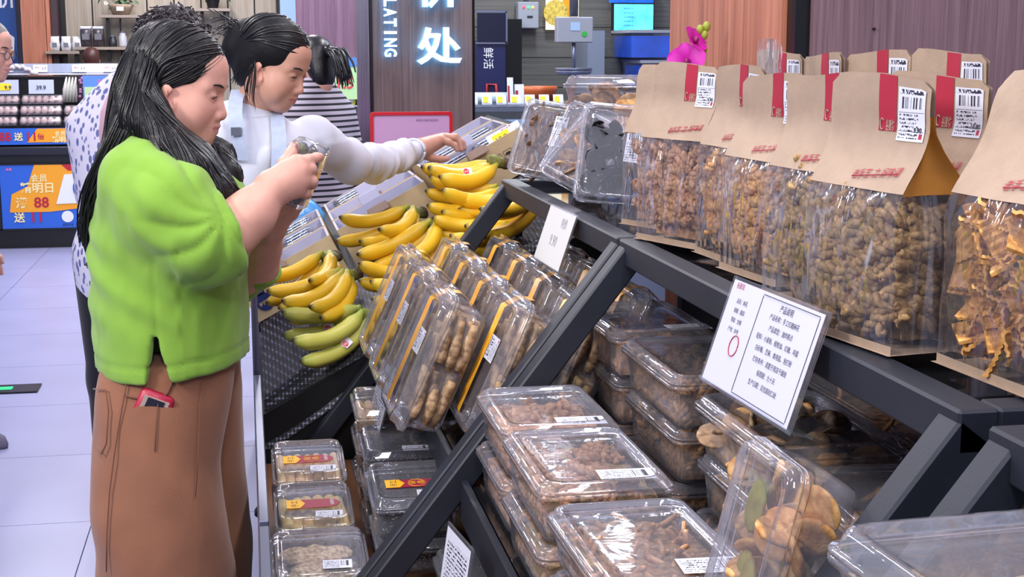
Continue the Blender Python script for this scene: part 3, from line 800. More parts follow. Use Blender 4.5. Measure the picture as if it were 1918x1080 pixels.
for i, (cx, cy) in enumerate(((-.02, .055), (.0, -.01), (-.025, -.075))):
    MB().ball((0, 0, 0), (.022, .028, .005), 12, 6).build('paper_leaf', mat('olive_leaf', '8f8a3a', .6, var=.3, vscale=60), t, (cx, cy, .062), (0, 0, i))
# corner box of the nearest rack
for q in range(3):
    t = clam(('lowest clear box under the sesame pastry box at the lower right corner', 'second clear box under the sesame pastry box at the lower right corner', 'clear box with a crumbly sesame pastry at the lower right corner')[q],
               .20, .23, .103, .021, (.520, .850, Z2 + .125 * q), (0, 0, R(3)), 'clear snack boxes on the near rack')
    for i, (cx, cy) in enumerate(((.02, -.04), (-.05, .05), (.06, -.055), (.03, .06))): link('sesame_pastry', PC['crust'][i % 2], t, (cx, cy, .03 + .030 * (i % 2) + .042 * (i == 0)), (R(8 * i), 0, i * 1.3), (1.3, 1.3, 1.5))

# ------------------------------------------------------------------ taped biscuit boxes standing on the middle shelf
M_tape = mat('orange_tape', 'f0a020', .35, var=.12, vscale=30, col2='f6b83a')
def taped_box(label, x, y, seed, z=Z2, lean=66, det=True):
    # local: x = along the shelf (world -Y), y = up the slope, z = out through the lid (towards the aisle)
    a = R(lean); u = Vector((math.cos(a), 0, math.sin(a))); n = Vector((-math.sin(a), 0, math.cos(a))); sx = Vector((0, -1, 0))
    M = Matrix((sx, u, n)).transposed()
    w, l, h, hl = .235, .27, .068, .026
    loc = Vector((x, y, z)) + u * (l / 2) + n * .0
    t = clam(label, w, l, h, hl, loc, M, 'orange taped biscuit boxes standing on the middle shelf', name='taped_biscuit_box')
    H = h + hl
    path = [(-l / 2 - .001, .01), (-l / 2 + .002, H * .75), (-l / 2 + .03, H + .0015), (0, H + .0015), (l / 2 - .03, H + .0015), (l / 2 - .004, H * .78), (l / 2 + .002, h * .7), (l / 2 - .012, .012)]
    MB().grid([[(-.019, yy, zz), (.019, yy, zz)] for yy, zz in path], smooth=True).build('tape_band', M_tape, t)
    sticker(t, .046, .07, (.055, .03, H + .001), (0, 0, R(90 + 2)), M_tag)
    filler(t, F_biscuit, (-.085, .085, -.105, .105, .008, .055), seed, .006)
    if det:
        rnd = random.Random(seed)
        for i in range(6):
            for j in range(2):
                link('finger_biscuit', PC['biscuit'][(i + j) % 2], t, (.098 + rnd.uniform(-.004, .004) - .0, -.055 + j * .11, .018 + i * .0 + .022 * (i % 3)), (R(rnd.uniform(-10, 10)), R(rnd.uniform(-8, 8)), R(90 + rnd.uniform(-12, 12))))
        for i in range(6):
            link('finger_biscuit', PC['biscuit'][i % 2], t, (-.08 + i * .032, rnd.uniform(-.04, .04), .062), (R(rnd.uniform(-10, 10)), R(rnd.uniform(-6, 6)), R(90 + rnd.uniform(-14, 14))))
    return t
ORD = ['nearest', 'second', 'third', 'farthest']
for r_, (x, ys) in enumerate(((.325, (2.62, 2.90, 3.18)), (.445, (2.52, 2.775, 3.03, 3.285)), (.565, (2.53, 2.785, 3.04, 3.288)), (.685, (2.60, 2.87, 3.14)))):
    for k, y in enumerate(ys):
        nm = 'farthest' if k == len(ys) - 1 else ORD[k]
        taped_box('clear box of finger biscuits under orange tape, %s in the %s row from the aisle' % (nm, ('first', 'second', 'third', 'fourth')[r_]), x, y, 100 + 10 * r_ + k, det=(r_ == 0 or k == 0))

# ------------------------------------------------------------------ pastry boxes on the lower tray
def paper_band(t, y, z, rolls=True):
    mb = MB(); pts = [(-.052, -.018), (.035, -.018), (.047, -.010), (.052, .0), (.047, .010), (.035, .018), (-.052, .018)]
    b = mb.prism(pts, 0, .0008).build('paper_band', mat('crimson_band', '96203c', .5), t, (0, y, z))
    MB().prism([(-.052, -.018), (-.026, -.018), (-.016, 0), (-.026, .018), (-.052, .018)], 0, .0006).build('yellow_tab', M_yel, b, (0, 0, .0009))
    lettering('手工', .013, M_ink, b, (-.037, 0, .0017), (0, 0, R(90)))
    if rolls:
        lettering('蛋卷', .014, M_yel, b, (.006, .002, .0011), (0, 0, 0))
        MB().tube([(.028 * math.cos(a) * .55 + .006, .016 * math.sin(a), 0) for a in [2 * PI * i / 20 for i in range(21)]], .0006, 4).build('oval_line', M_yel, b, (0, 0, .0012))
    lettering('谷麦坊', .008, M_white, b, (.036, .003, .0011), (0, 0, R(90)))
    return b
TG = 'clear pastry boxes on the lower tray'
def roll_box(label, loc, tilt, m, kind='roll', w=.152, l=.178, h=.05, hl=.02, tagx=.028, tagy=-.058, band=True, seed=0, rz=0):
    rt = Matrix((rotm(0, 0, rz) @ rotm(tilt, 0, 0)).tolist())
    t = clam(label, w, l, h, hl, loc, rt, TG, name='pastry_box')
    if kind == 'roll':
        r = .0098; me = roll_mesh(l * .76, r, m)
        for i in range(7):
            for j in range(2): link('cream_roll', me, t, (-.057 + i * .019, .004 * ((i + j) % 2), .013 + j * .0205), (0, R(i * 40), R(random.Random(i + seed).uniform(-1, 1))))
    elif kind == 'yroll':
        r = .0125; me = roll_mesh(l * .72, r, m)
        for i in range(6):
            for j in range(2): link('cream_roll', me, t, (-.054 + i * .0215, .006 * ((i + j) % 2) - .004, .014 + j * .022), (R(4 * (i % 3 - 1)), R(i * 50), R(random.Random(i + seed).uniform(-5, 5))))
    elif kind == 'crust':
        for i in range(2):
            for j in range(2): link('sesame_pastry', PC['crust'][(i + j) % 2], t, (-.005, -.038 + i * .068, .022 + .02 * j), (0, 0, R(12 + 170 * j)), (1.75, 1.75, 1.25))
    else:
        MB().box((0, 0, (h + hl) * .42), (w * .78, l * .8, (h + hl) * .7), bevel=.006).build('sesame_block', F_bsesame, t)
        rnd = random.Random(seed); mb = MB()
        for i in range(240):
            mb.box((rnd.uniform(-.38, .38) * w, -l * .402 if i % 2 else rnd.uniform(-.4, .4) * l, rnd.uniform(.1, .8) * (h + hl) if i % 2 else (h + hl) * .77), (.002, .0015, .001))
        o = mb.build('sesame_seeds', mat('white_sesame', 'c9c2b4', .5), t); o['kind'] = 'stuff'
    if band: paper_band(t, -.012 if kind == 'yroll' else -.012, h + hl - .004, kind != 'yroll')
    sticker(t, .052, .030, (tagx, tagy, h + hl - .0045), (0, 0, R(-2)))
    return t
def tray_col(x, rows, under, ug):
    for k, (y, z, tl, label, m, kind, kw) in enumerate(rows):
        roll_box(label, (x, y, z), tl, m, kind, **kw)
        for q in range(under):
            zz = z - .075 * (q + 1)
            if zz < .538: continue
            roll_box('%s under the %s' % (('clear box directly', 'deeper clear box', 'deepest clear box')[q], ug[k]), (x, y + .004, zz), tl if zz > .60 else 0, m, kind, band=False, seed=q)
tray_col(.108, [(2.905, .640, 8, 'clear box of cream rolls with crimson paper band, farthest beside the black mat', F_roll, 'roll', {}),
                (2.70, .610, 8, 'clear box of yellow rolls with crimson paper band, between cream rolls and sesame pastry', F_rolly, 'yroll', {}),
                (2.485, .583, 9, 'clear box of sesame crusted pastry at the front of the lower tray', F_crumb, 'crust', dict(band=False, tagx=.03, tagy=-.045, w=.178, l=.195))], 1, ('cream rolls', 'yellow rolls', 'sesame pastry'))
tray_col(.285, [(2.99, .735, 4, 'clear box of pale rolls behind the narrow price card', F_roll, 'roll', dict(band=False)),
                (2.775, .705, 4, 'clear box of chocolate bars half behind the narrow price card', F_choc, 'block', dict(band=False)),
                (2.53, .682, 5, 'clear box of black sesame slabs with crimson paper band', F_bsesame, 'block', dict(w=.165, l=.20, h=.06))], 2, ('pale rolls', 'chocolate bars', 'black sesame slabs'))
roll_box('clear box of brown nuts below the middle rail, behind the white card tip', (.37, 2.20, .640), 0, F_gold, 'none', band=False, w=.16, l=.20)
for q in range(1): roll_box('clear box under the brown nuts below the middle rail', (.37, 2.20, .56), 0, F_choc, 'block', band=False, w=.16, l=.20)

# ------------------------------------------------------------------ mushroom boxes and the tub on the upper shelf
MG = 'clear boxes of dried mushrooms on the upper shelf'
def lean_box(label, loc, rot, w, l, kind, n, seed, tagp=None, h=.05, hl=.018, lie=None, flat=.5, scale=(.9, 1.1)):
    t = clam(label, w, l, h, hl, loc, rot, MG, name='mushroom_box')
    fill(t, kind, n, (-w * .33, w * .33, -l * .36, l * .30, .01, h * .95), seed, flat, lie=lie, scale=scale)
    if tagp: sticker(t, .032, .075, (tagp[0], tagp[1], h + hl - .004), (0, 0, R(tagp[2])), M_tag)
    return t
def aisle_rot(lean, yaw, roll=0):
    """box standing on its short edge, lid turned to the aisle and the camera"""
    return Matrix((rotm(0, 0, yaw) @ rotm(lean, 0, 0) @ rotm(0, 0, roll)).tolist())
lean_box('clear box of dried mushroom strips with white barcode, farthest left on the upper shelf', (.715, 3.30, 1.316), aisle_rot(64, -28, -9), .150, .190, 'curlm', 46, 1, (.028, .02, 0), lie=(0, 0, 1.5))
lean_box('clear box of pale mushroom slices tipped behind the leaning strips box', (.785, 3.22, 1.312), aisle_rot(60, -30, -16), .145, .185, 'slice', 34, 2)
lean_box('clear box of orange shelled mushrooms lying tilted between two mushroom boxes', (.745, 3.02, 1.298), aisle_rot(52, -34, -26), .140, .18, 'slice', 30, 3)
lean_box('clear box of black fungus with white barcode at the kraft bags', (.745, 2.80, 1.325), aisle_rot(72, -20, -4), .155, .205, 'fungus', 46, 4, (.035, .02, -3), flat=.3)
for k, (x, y, lab) in enumerate(((.88, 3.31, 'large clear tub of dried mushroom caps behind the leaning boxes'), (1.08, 3.05, 'large clear tub behind the kraft bags, next to the mushroom tub'))):
    t = clam(lab, .26, .26, .125, .022, (x, y, 1.338), (0, 0, R(-14)), MG, name='mushroom_tub')
    fill(t, 'slice', 40, (-.095, .095, -.105, .105, .01, .11), 7 + k, .1, scale=(1.2, 1.6))
    if k == 0: link('mushroom_slice', disc_mesh(.045, .012, F_gold, 4, 'mushroom_slice'), t, (.03, -.112, .065), (R(80), 0, 0))
    u = clam('clear tub underneath the %s' % ('mushroom tub' if k == 0 else 'second tub'), .26, .26, .08, .022, (x, y, 1.234), (0, 0, R(-14)), MG, name='mushroom_tub')
    fill(u, 'slice', 24, (-.09, .09, -.10, .10, .012, .07), 9 + k, .1, scale=(1.1, 1.4))

# ------------------------------------------------------------------ kraft snack bags
M_kraft = mat('kraft_paper', 'a8917c', .7, var=.06, vscale=40, bump=.12, bscale=180)
M_gusset_backlit = mat('kraft_gusset_backlit', 'cc8a38', .6, var=.1, vscale=30, bump=.1, bscale=120, trans=.35)  # orange tint painted in for light showing through the kraft paper
M_band = mat('red_band', 'a81c38', .55)
KG = 'kraft paper snack bags on the upper shelf'
def sstep(a, b, x):
    t = min(max((x - a) / (b - a), 0), 1); return t * t * (3 - 2 * t)
def kraft_bag(label, loc, rz, kind, n, fm, w=.20, d=.085, h=.30, seed=0, back=False, bend=0.0, lean=0.0, price='9.90', fillh=.55, group=KG, tint=None, clearbag=False):
    t = thing('kraft_bag', label, 'snack bag', loc, (R(lean), 0, R(rz)), group)
    rnd = random.Random(seed); ph = rnd.uniform(0, 6)
    def hd(q): return d / 2 * (1 - sstep(.50, .84, q)) + .0022
    def cy(q): return bend * (q - .5) ** 2 * (1 if q > .5 else 0) - d * .14 * sstep(.50, .90, q)
    def front(u, q):      # u -1..1, q 0..1
        crk = .004 * mnoise.noise(Vector((u * 2.2 + seed, q * 5.0, ph))) * sstep(.02, .2, q) * (1 - sstep(.70, .98, q) * .5)
        y = cy(q) - hd(q) - .012 * (1 - u * u) * math.sin(PI * min(q / .62, 1)) * .8 + crk
        top = sstep(.93, 1, q) * sstep(.86, 1, abs(u)) * .03
        return Vector((u * w / 2 * (1 + .03 * sstep(.5, .9, q)), y, q * h * (1 - top) + .004 * sstep(.9, 1, q) * math.sin(2 * u + ph)))
    def side(sg, v, q):   # v -1 front .. 1 back
        pinch = .018 * sstep(.42, .8, q) * (1 - v * v)
        f = front(sg, q); b = Vector((f.x, cy(q) + hd(q), f.z)); p = f.lerp(b, (v + 1) / 2); p.x -= sg * pinch; return p
    def backf(u, q): return Vector((u * w / 2 * (1 + .03 * sstep(.5, .9, q)), cy(q) + hd(q) + .004 * (1 - u * u), front(u, q).z))
    QP = .60
    def patch(fn, u0, u1, q0, q1, nu=9, nq=9, off=(0, 0, 0)): return [[fn(u0 + (u1 - u0) * i / (nu - 1), q0 + (q1 - q0) * j / (nq - 1)) + Vector(off) for i in range(nu)] for j in range(nq)]
    # lower clear film
    if not back:
        mb = MB(); mb.grid(patch(front, -1, 1, .0, QP, 13, 14)); mb.grid(patch(lambda v, q: side(1, v, q), -1, 1, .0, QP, 6, 14)); mb.grid(patch(lambda v, q: side(-1, v, q), -1, 1, .0, QP, 6, 14))
        mb.build('film', M_film, t)
    up = M_film if clearbag else M_kraft
    mb = MB(); mb.grid(patch(front, -1, 1, QP - .012, 1, 13, 14, (0, -.0006, 0))).build('paper_front', up, t)
    mb = MB(); mb.grid(patch(backf, -1, 1, 0, 1, 9, 16)).build('paper_back', M_film if clearbag else M_kraft, t)
    for sg in (1, -1): MB().grid(patch(lambda v, q: side(sg, v, q), -1, 1, QP - .02, .86, 7, 10, (sg * .0004, 0, 0))).build('gusset', M_gusset_backlit if not clearbag else M_film, t)
    mb = MB()
    for sg in (1, -1): mb.grid(patch(lambda v, q: side(sg, v, q), .80, 1.0, .0, QP, 3, 12, (sg * .0006, .0, 0)))
    mb.grid([[(-w / 2 - .003, -d / 2 - .008, .001), (w / 2 + .003, -d / 2 - .008, .001)], [(-w / 2 - .003, d / 2, .001), (w / 2 + .003, d / 2, .001)]], smooth=False)
    mb.grid(patch(front, -1, 1, .0, .035, 9, 3, (0, -.0008, 0))); mb.build('paper_base', M_kraft, t)
    # print on the paper
    if not clearbag:
        MB().grid(patch(front, .02, .36, .80, 1, 5, 8, (0, -.0014, 0))).build('red_band', M_band, t)
        mp = lambda px, py: front((px) / (w / 2), py / h) + Vector((0, -.0022, 0))
        lettering('谷麦坊', .0125, M_kraft, t, (0, 0, 0), width=.015, mapper=lambda a, b: mp(.0225 + a, .822 * h + b), bold=True, name='lettering')
        MB().tube([mp(.0085 + .003 * math.cos(a), .825 * h + .006 * math.sin(a)) for a in [PI * .2 + 1.5 * PI * i / 10 for i in range(11)]], .0008, 4).build('emblem', M_kraft, t)
        mb = MB(); mb.grid(patch(front, .40, .93, .77, .965, 7, 8, (0, -.0018, 0))); mb.build('barcode_label', M_tag, t)
        lettering('老手艺 之 好味道', .010, M_band, t, (0, 0, 0), mapper=lambda a, b: mp(.030 + a, .650 * h + b + .10 * a), shear=.35, name='lettering', width=.085)
        MB().tube([mp(-.012 + .01 * i, .628 * h + .001 * i) for i in range(9)], .0006, 4).build('underline', M_band, t)
        lettering(price, .0055, M_ink, t, (0, 0, 0), mapper=lambda a, b: front((.815 * w / 2 + a) / (w / 2), (.812 * h + b) / h) + Vector((0, -.0025, 0)), bold=True)
    # contents
    if not back and n:
        hh = h * fillh
        filler(t, fm, (-w * .38, w * .36, -d * .20, d * .34, .01, hh * .86), seed, .004)
        fill(t, kind, int(n * .56), (-w * .31, w * .31, -d * .43, -d * .26, .034, hh * .94), seed + 1, .6, lie='front')
        fill(t, kind, int(n * .26), (w * .36, w * .42, -d * .20, d * .20, .034, hh * .90), seed + 2, .2, lie='side')
        fill(t, kind, int(n * .18), (-w * .30, w * .30, -d * .22, d * .22, hh * .88, hh * 1.0), seed + 3, .5)
    return t
BZ = RZ + .002
kraft_bag('narrow bag with silvery clear face at the far end of the bag row', (.735, 2.46, BZ), -66, 'twistp', 60, F_pink, w=.13, d=.07, h=.285, seed=11, bend=.05)
kraft_bag('kraft bag of small pinkish dough twists, farthest full bag beside the black fungus', (.715, 2.240, BZ), -70, 'twistp', 230, F_pink, w=.165, d=.08, h=.292, seed=12, bend=.03)
kraft_bag('kraft bag of golden twists half behind the orange twists bag', (.745, 2.045, BZ), -86, 'twistg', 120, F_gold, w=.175, d=.085, h=.29, seed=13)
kraft_bag('kraft bag of orange dough twists in the middle of the row', (.735, 1.880, BZ), -84, 'twistg', 190, F_gold, w=.180, d=.09, h=.281, seed=14, price='8.80')
kraft_bag('kraft bag of grey brown twists tucked behind the largest twist bag', (.715, 1.655, BZ), -82, 'twist', 150, F_dark, w=.175, d=.085, h=.288, seed=15)
kraft_bag('large kraft bag of sesame dough twists, second bag from the near end', (.690, 1.446, BZ), -81, 'twist', 230, F_sesame, w=.180, d=.092, h=.288, seed=16, fillh=.54)
kraft_bag('kraft bag of orange crackers in warm light behind the nearest bag', (.782, 1.500, BZ), -80, 'cracker', 150, F_chip, w=.175, d=.085, h=.288, seed=17, price='10.80')
kraft_bag('nearest kraft bag of orange crackers cut off by the right edge', (.745, 1.225, BZ), -86, 'cracker', 180, F_chip, w=.19, d=.09, h=.298, seed=18, bend=.12, price='10.80')
for k, (x, y, rz, lab) in enumerate(((.93, 2.37, -88, 'kraft bag in the back row behind the orange twists'), (.93, 2.18, -95, 'low kraft bag in the back row, its top just showing'),
                                     (.94, 2.0, -86, 'kraft bag in the back row behind the largest twist bag'), (.95, 1.80, -88, 'kraft bag in the back row at the right edge'))):
    kraft_bag(lab, (x, y, BZ), rz, 'twist', 0, F_dark, w=.19, d=.07, h=(.312, .308, .312, .314)[k], seed=30 + k, back=True, group='back row of kraft bags')
kraft_bag('clear topped bag peeking over the kraft bags at the black pillar trim', (.85, 2.22, BZ), -88, 'twist', 0, F_dark, w=.09, d=.05, h=.330, seed=41, back=True, group='back row of kraft bags', clearbag=True)

# ------------------------------------------------------------------ price cards and notices in acrylic
def acrylic_card(label, corners, sheet=None, cat='price card', th=.003, extra=None, name='price_card'):
    """corners in world space: bottom-left, bottom-right, top-right, top-left"""
    c = [Vector(q) for q in corners]; o = (c[0] + c[1]) / 2
    x = (c[1] - c[0]); W = x.length; x.normalize(); y = ((c[3] + c[2]) / 2 - o); H = y.length; y = (y - x * y.dot(x)).normalized(); z = x.cross(y)
    t = thing(name, label, cat, o, Matrix((x, y, z)).transposed())
    MB().box((0, H / 2, 0), (W, H, th), bevel=.0006).build('acrylic_sleeve', M_acry, t)
    MB().box((0, .004, -.012), (W, .003, .03)).build('foot', M_acry, t)
    if sheet: sticker(t, W * .92, H * .92, (0, H / 2, th / 2 + .0006), (0, 0, 0), sheet, 'printed_sheet')
    if extra: extra(t, W, H, th)
    return t
def notice_print(t, W, H, th):
    z = th / 2 + .0012
    MB().box((W * .16, H * .06, z), (W * .56, .0008, .0004)).box((W * .16, H * .94, z), (W * .56, .0008, .0004)).box((-W * .12, H * .5, z), (.0008, H * .86, .0004)).box((W * .44, H * .5, z), (.0008, H * .86, .0004)).build('frame_line', M_ink, t)
    lettering('谷麦坊', .008, M_red, t, (-W * .38, H * .93, z)); lettering('产品说明', .009, M_ink, t, (W * .14, H * .88, z))
    for k, s in enumerate(('产品名称：手工红糖麻花', '产品类型：油炸糕点', '配料：小麦粉、植物油、红糖、鸡蛋', '白砂糖、芝麻、食用盐、泡打粉', '贮存条件：请置于阴凉干燥处', '保质期：九十天', '生产日期：见包装封口处')):
        lettering(s, .0072, M_ink, t, (W * .15, H * (.79 - k * .095), z), name='lettering')
    for k, s in enumerate(('品名：麻花', '规格：散装', '等级：合格', '产地：本地')):
        lettering(s, .0065, M_ink, t, (-W * .31, H * (.80 - k * .085), z))
    MB().tube([(.013 * math.cos(a), .013 * math.sin(a), 0) for a in [2 * PI * i / 24 for i in range(25)]], .0007, 4).build('round_stamp', M_red, t, (-W * .25, H * .42, z))
acrylic_card('large clear acrylic notice of black print with round red stamp under the kraft bags', ((.565, 1.70, 1.130), (.572, 1.41, 1.134), (.612, 1.44, 1.268), (.612, 1.73, 1.258)), None, extra=lambda t, W, H, th: (
    MB().box((0, H / 2, th / 2 + .0004), (W * .94, H * .94, .0005)).build('paper_sheet', mat('pinkish_paper', 'c9cade', .5), t), notice_print(t, W, H, th)))
acrylic_card('pale acrylic price card hanging under the mushroom boxes', ((.572, 2.81, 1.125), (.578, 2.60, 1.125), (.612, 2.62, 1.236), (.612, 2.83, 1.236)), None, extra=lambda t, W, H, th: (
    MB().box((0, H / 2, th / 2 + .0004), (W * .96, H * .94, .0005)).build('paper_sheet', mat('cream_paper', 'd8d8d6', .5), t), lettering('特价', .02, mat('grey_print', '9a9aa6', .6), t, (.04, H * .78, th / 2 + .001)), lettering('9.90', .022, mat('grey_print', '9a9aa6', .6), t, (.0, H * .45, th / 2 + .001))))
acrylic_card('narrow acrylic price card in front of the pale roll boxes', ((.25, 3.07, .742), (.252, 2.81, .768), (.29, 2.81, .905), (.288, 3.10, .872)), M_sheet)
acrylic_card('white acrylic card tip at the bottom edge below the middle rail', ((.268, 2.06, .70), (.286, 1.93, .70), (.300, 1.96, .835), (.294, 2.04, .835)), M_sheet)

# ------------------------------------------------------------------ bananas
def banana_mat():
    m, nt, out = nodes('banana_skin'); L = nt.links.new
    b = N(nt, 'ShaderNodeBsdfPrincipled', i_Roughness=.42); L(b.outputs[0], out.inputs[0])
    a = N(nt, 'ShaderNodeVertexColor', layer_name='Col'); tc = N(nt, 'ShaderNodeTexCoord')
    nz = N(nt, 'ShaderNodeTexNoise', i_Scale=160.0, i_Detail=4.0); L(tc.outputs['Object'], nz.inputs['Vector'])
    mx = N(nt, 'ShaderNodeMixRGB'); L(ramp(nt, nz.outputs['Fac'], [(.68, (0, 0, 0, 1)), (.76, (.7, .7, .7, 1))]), mx.inputs[0]); L(a.outputs[0], mx.inputs[1]); mx.inputs[2].default_value = hexc('8a6a28')
    L(mx.outputs[0], b.inputs['Base Color']); return m
M_ban = banana_mat()
_ban = {}
def banana_mesh(L, r, bow, green, seed):
    key = (round(L, 3), round(r, 4), round(bow, 2), green, seed)
    if key in _ban: return _ban[key]
    n, k = 22, 10; V = []; C = []
    rnd = random.Random(seed); arc = bow
    yel = np.array(hexc('ecc02a')[:3]); lim = np.array(hexc('c6c45a')[:3]); gr = np.array(hexc('6f9432')[:3]); dk = np.array(hexc('2a1c10')[:3])
    for i in range(n):
        t = i / (n - 1)
        ang = arc * (t - .45); Rr = L / arc
        c = np.array([Rr * (math.sin(ang) + math.sin(arc * .45)), 0, Rr * (math.cos(ang) - math.cos(arc * .45))])
        tx = np.array([math.cos(ang), 0, -math.sin(ang)]); nz = np.array([math.sin(ang), 0, math.cos(ang)]); ny = np.array([0, 1, 0])
        s = min(1, (t - .0) / .22) ; s = .34 + .66 * (s * s * (3 - 2 * s)); e = max(0, (t - .80) / .20); s *= (1 - .74 * e ** 1.8)
        if t > .97: s *= .8
        for j in range(k):
            a = 2 * PI * j / k; q = r * s * (1 + .055 * math.cos(5 * a))
            V.append(c + ny * q * math.cos(a) + nz * q * math.sin(a))
            base = lim if green > .5 else yel * (1 - .25 * green) + lim * .25 * green
            g = max(0, 1 - t / .20) * .75; f = max(0, (t - .86) / .14) * (.55 if green > .5 else .3)
            col = base * (1 - g) + gr * g; col = col * (1 - f) + gr * f
            if t > .965: col = dk
            C.append(np.append(col, 1))
    F = [(i * k + j, i * k + (j + 1) % k, (i + 1) * k + (j + 1) % k, (i + 1) * k + j) for i in range(n - 1) for j in range(k)]
    me = bpy.data.meshes.new('banana'); me.from_pydata([tuple(v) for v in V], [], F + [tuple(range(k - 1, -1, -1)), tuple((n - 1) * k + j for j in range(k))]); me.update()
    me.polygons.foreach_set('use_smooth', [True] * len(me.polygons))
    at = me.color_attributes.new('Col', 'FLOAT_COLOR', 'POINT'); at.data.foreach_set('color', np.array(C).ravel()); me.materials.append(M_ban)
    _ban[key] = me; return me
M_stem = mat('banana_stem', '5a4a2c', .7, col2='7c8a3a', vscale=40); M_stemd = mat('banana_stem_cut', '3a2c22', .85, col2='6a5244', vscale=160, bump=.5, bscale=200)
def banana_bunch(label, crown, tip, n, fan=46, L=.215, r=.0185, bow=1.1, green=0.0, layers=2, seed=0, up=None, stick=(), roll=172, lift=.016):
    crown = Vector(crown); x = (Vector(tip) - crown); x.normalize(); up = Vector(up) if up else Vector((-.45, -.18, .87))
    z = (up - x * up.dot(x)).normalized(); y = z.cross(x); M = Matrix((x, y, z)).transposed()
    if roll: M = M @ Matrix.Rotation(R(roll), 3, 'X')
    t = thing('banana_bunch', label, 'bananas', crown, M, 'banana bunches on the black mat')
    rnd = random.Random(seed); per = [n] if layers == 1 else [n // 2, n - n // 2]
    for ly, cnt in enumerate(per):
        for i in range(cnt):
            f = 0 if cnt == 1 else (i / (cnt - 1) - .5)
            a = R(fan) * f + R(rnd.uniform(-3, 3)); Lb = L * rnd.uniform(.92, 1.05) * (1 if ly else .96)
            o = link('banana', banana_mesh(L, r, bow * (1, 1.12)[i % 2], green, i % 2), t, (-.004, .026 * f * (1 if cnt > 2 else .8), -lift * 1.6 * (1 - ly) if layers == 2 else 0),
                     (R(-52 * f + rnd.uniform(-5, 5)), R(4 + 9 * (1 - ly) + rnd.uniform(-3, 3)), a), (Lb / L, 1, 1))
            if (ly, i) in stick or (ly == len(per) - 1 and i in stick):
                Mb = M @ o.rotation_euler.to_matrix(); v = Mb.transposed() @ Vector((-.15, -1, .5)); nz_ = Vector((0, v.y, v.z)).normalized(); tx_ = Vector((1, 0, 0)); ty_ = nz_.cross(tx_)
                cz = L / bow * (1 - math.cos(bow * .45)); cc = Vector((L / bow * math.sin(bow * .45) * .98, 0, cz)) + nz_ * (r * 1.05 + .0006)
                q = MB().prism([(-.015, -.009), (.008, -.012), (.016, 0), (.008, .012), (-.015, .009)], 0, .0006).build('sticker', M_white, o, cc, Matrix((tx_, ty_, nz_)).transposed())
                MB().lathe([(.0085, 0), (.0085, .0005)], 14, (.004, 0, .0008)).build('red_spot', mat('sticker_red', 'e03040', .4), q)
                lettering('香蕉', .006, M_white, q, (.004, 0, .0018))
    mb = MB().tube([(-.030, 0, .012), (-.018, 0, .006), (-.004, 0, -.004), (.012, 0, -.008)], [.013, .012, .015, .014], 9, flat=1.35)
    mb.build('crown_stem', M_stem, t)
    mb = MB().tube([(-.040, 0, .017), (-.031, .001, .0125), (-.026, 0, .010)], [.0125, .0145, .0125], 9, flat=1.3); mb.build('cut_end', M_stemd, t)
    return t
def above(px, py, dz): return (px, py, bed(px, py) + dz)
banana_bunch('yellow banana bunch leaning on the blueberry carton, farthest left', (.212, 3.82, .985), (.080, 3.66, .855), 5, 44, seed=1, stick=())
banana_bunch('yellow banana bunch with a dark cut stem in front of the left carton', (.250, 3.66, .96), (.09, 3.56, .838), 6, 56, seed=2, stick=(), L=.22)
banana_bunch('greenish banana bunch with red round stickers at the mat edge', (.280, 3.52, .880), (.085, 3.50, .785), 4, 40, green=1.0, L=.235, r=.021, seed=3, stick=(0, 1), bow=1.1)
banana_bunch('yellow banana bunch at the carton with a brown stem, middle of the bed', (.440, 3.80, 1.105), (.27, 3.70, 1.005), 5, 46, seed=4, L=.225)
banana_bunch('yellow banana bunch fanned downwards beside the taped boxes', (.487, 3.66, 1.085), (.35, 3.56, .945), 5, 42, seed=5, L=.235, r=.020)
banana_bunch('small yellow banana bunch low on the mat against the taped boxes', (.455, 3.575, .965), (.295, 3.54, .925), 4, 34, seed=6, L=.20)
banana_bunch('top yellow banana bunch with red sticker at the upper carton', (.658, 3.78, 1.243), (.475, 3.74, 1.183), 3, 26, layers=1, seed=7, stick=(1,), L=.225, r=.021)
banana_bunch('yellow banana bunch underneath the top bunch', (.660, 3.72, 1.160), (.485, 3.69, 1.13), 5, 40, seed=8, stick=(2,), L=.215)
banana_bunch('yellow banana bunch seen through the rack frame', (.735, 3.60, 1.165), (.56, 3.57, 1.085), 5, 44, seed=9, L=.225, r=.0195)
banana_bunch('lowest yellow banana bunch behind the sloping rack leg', (.655, 3.58, 1.085), (.49, 3.56, 1.035), 4, 36, seed=10, L=.20)

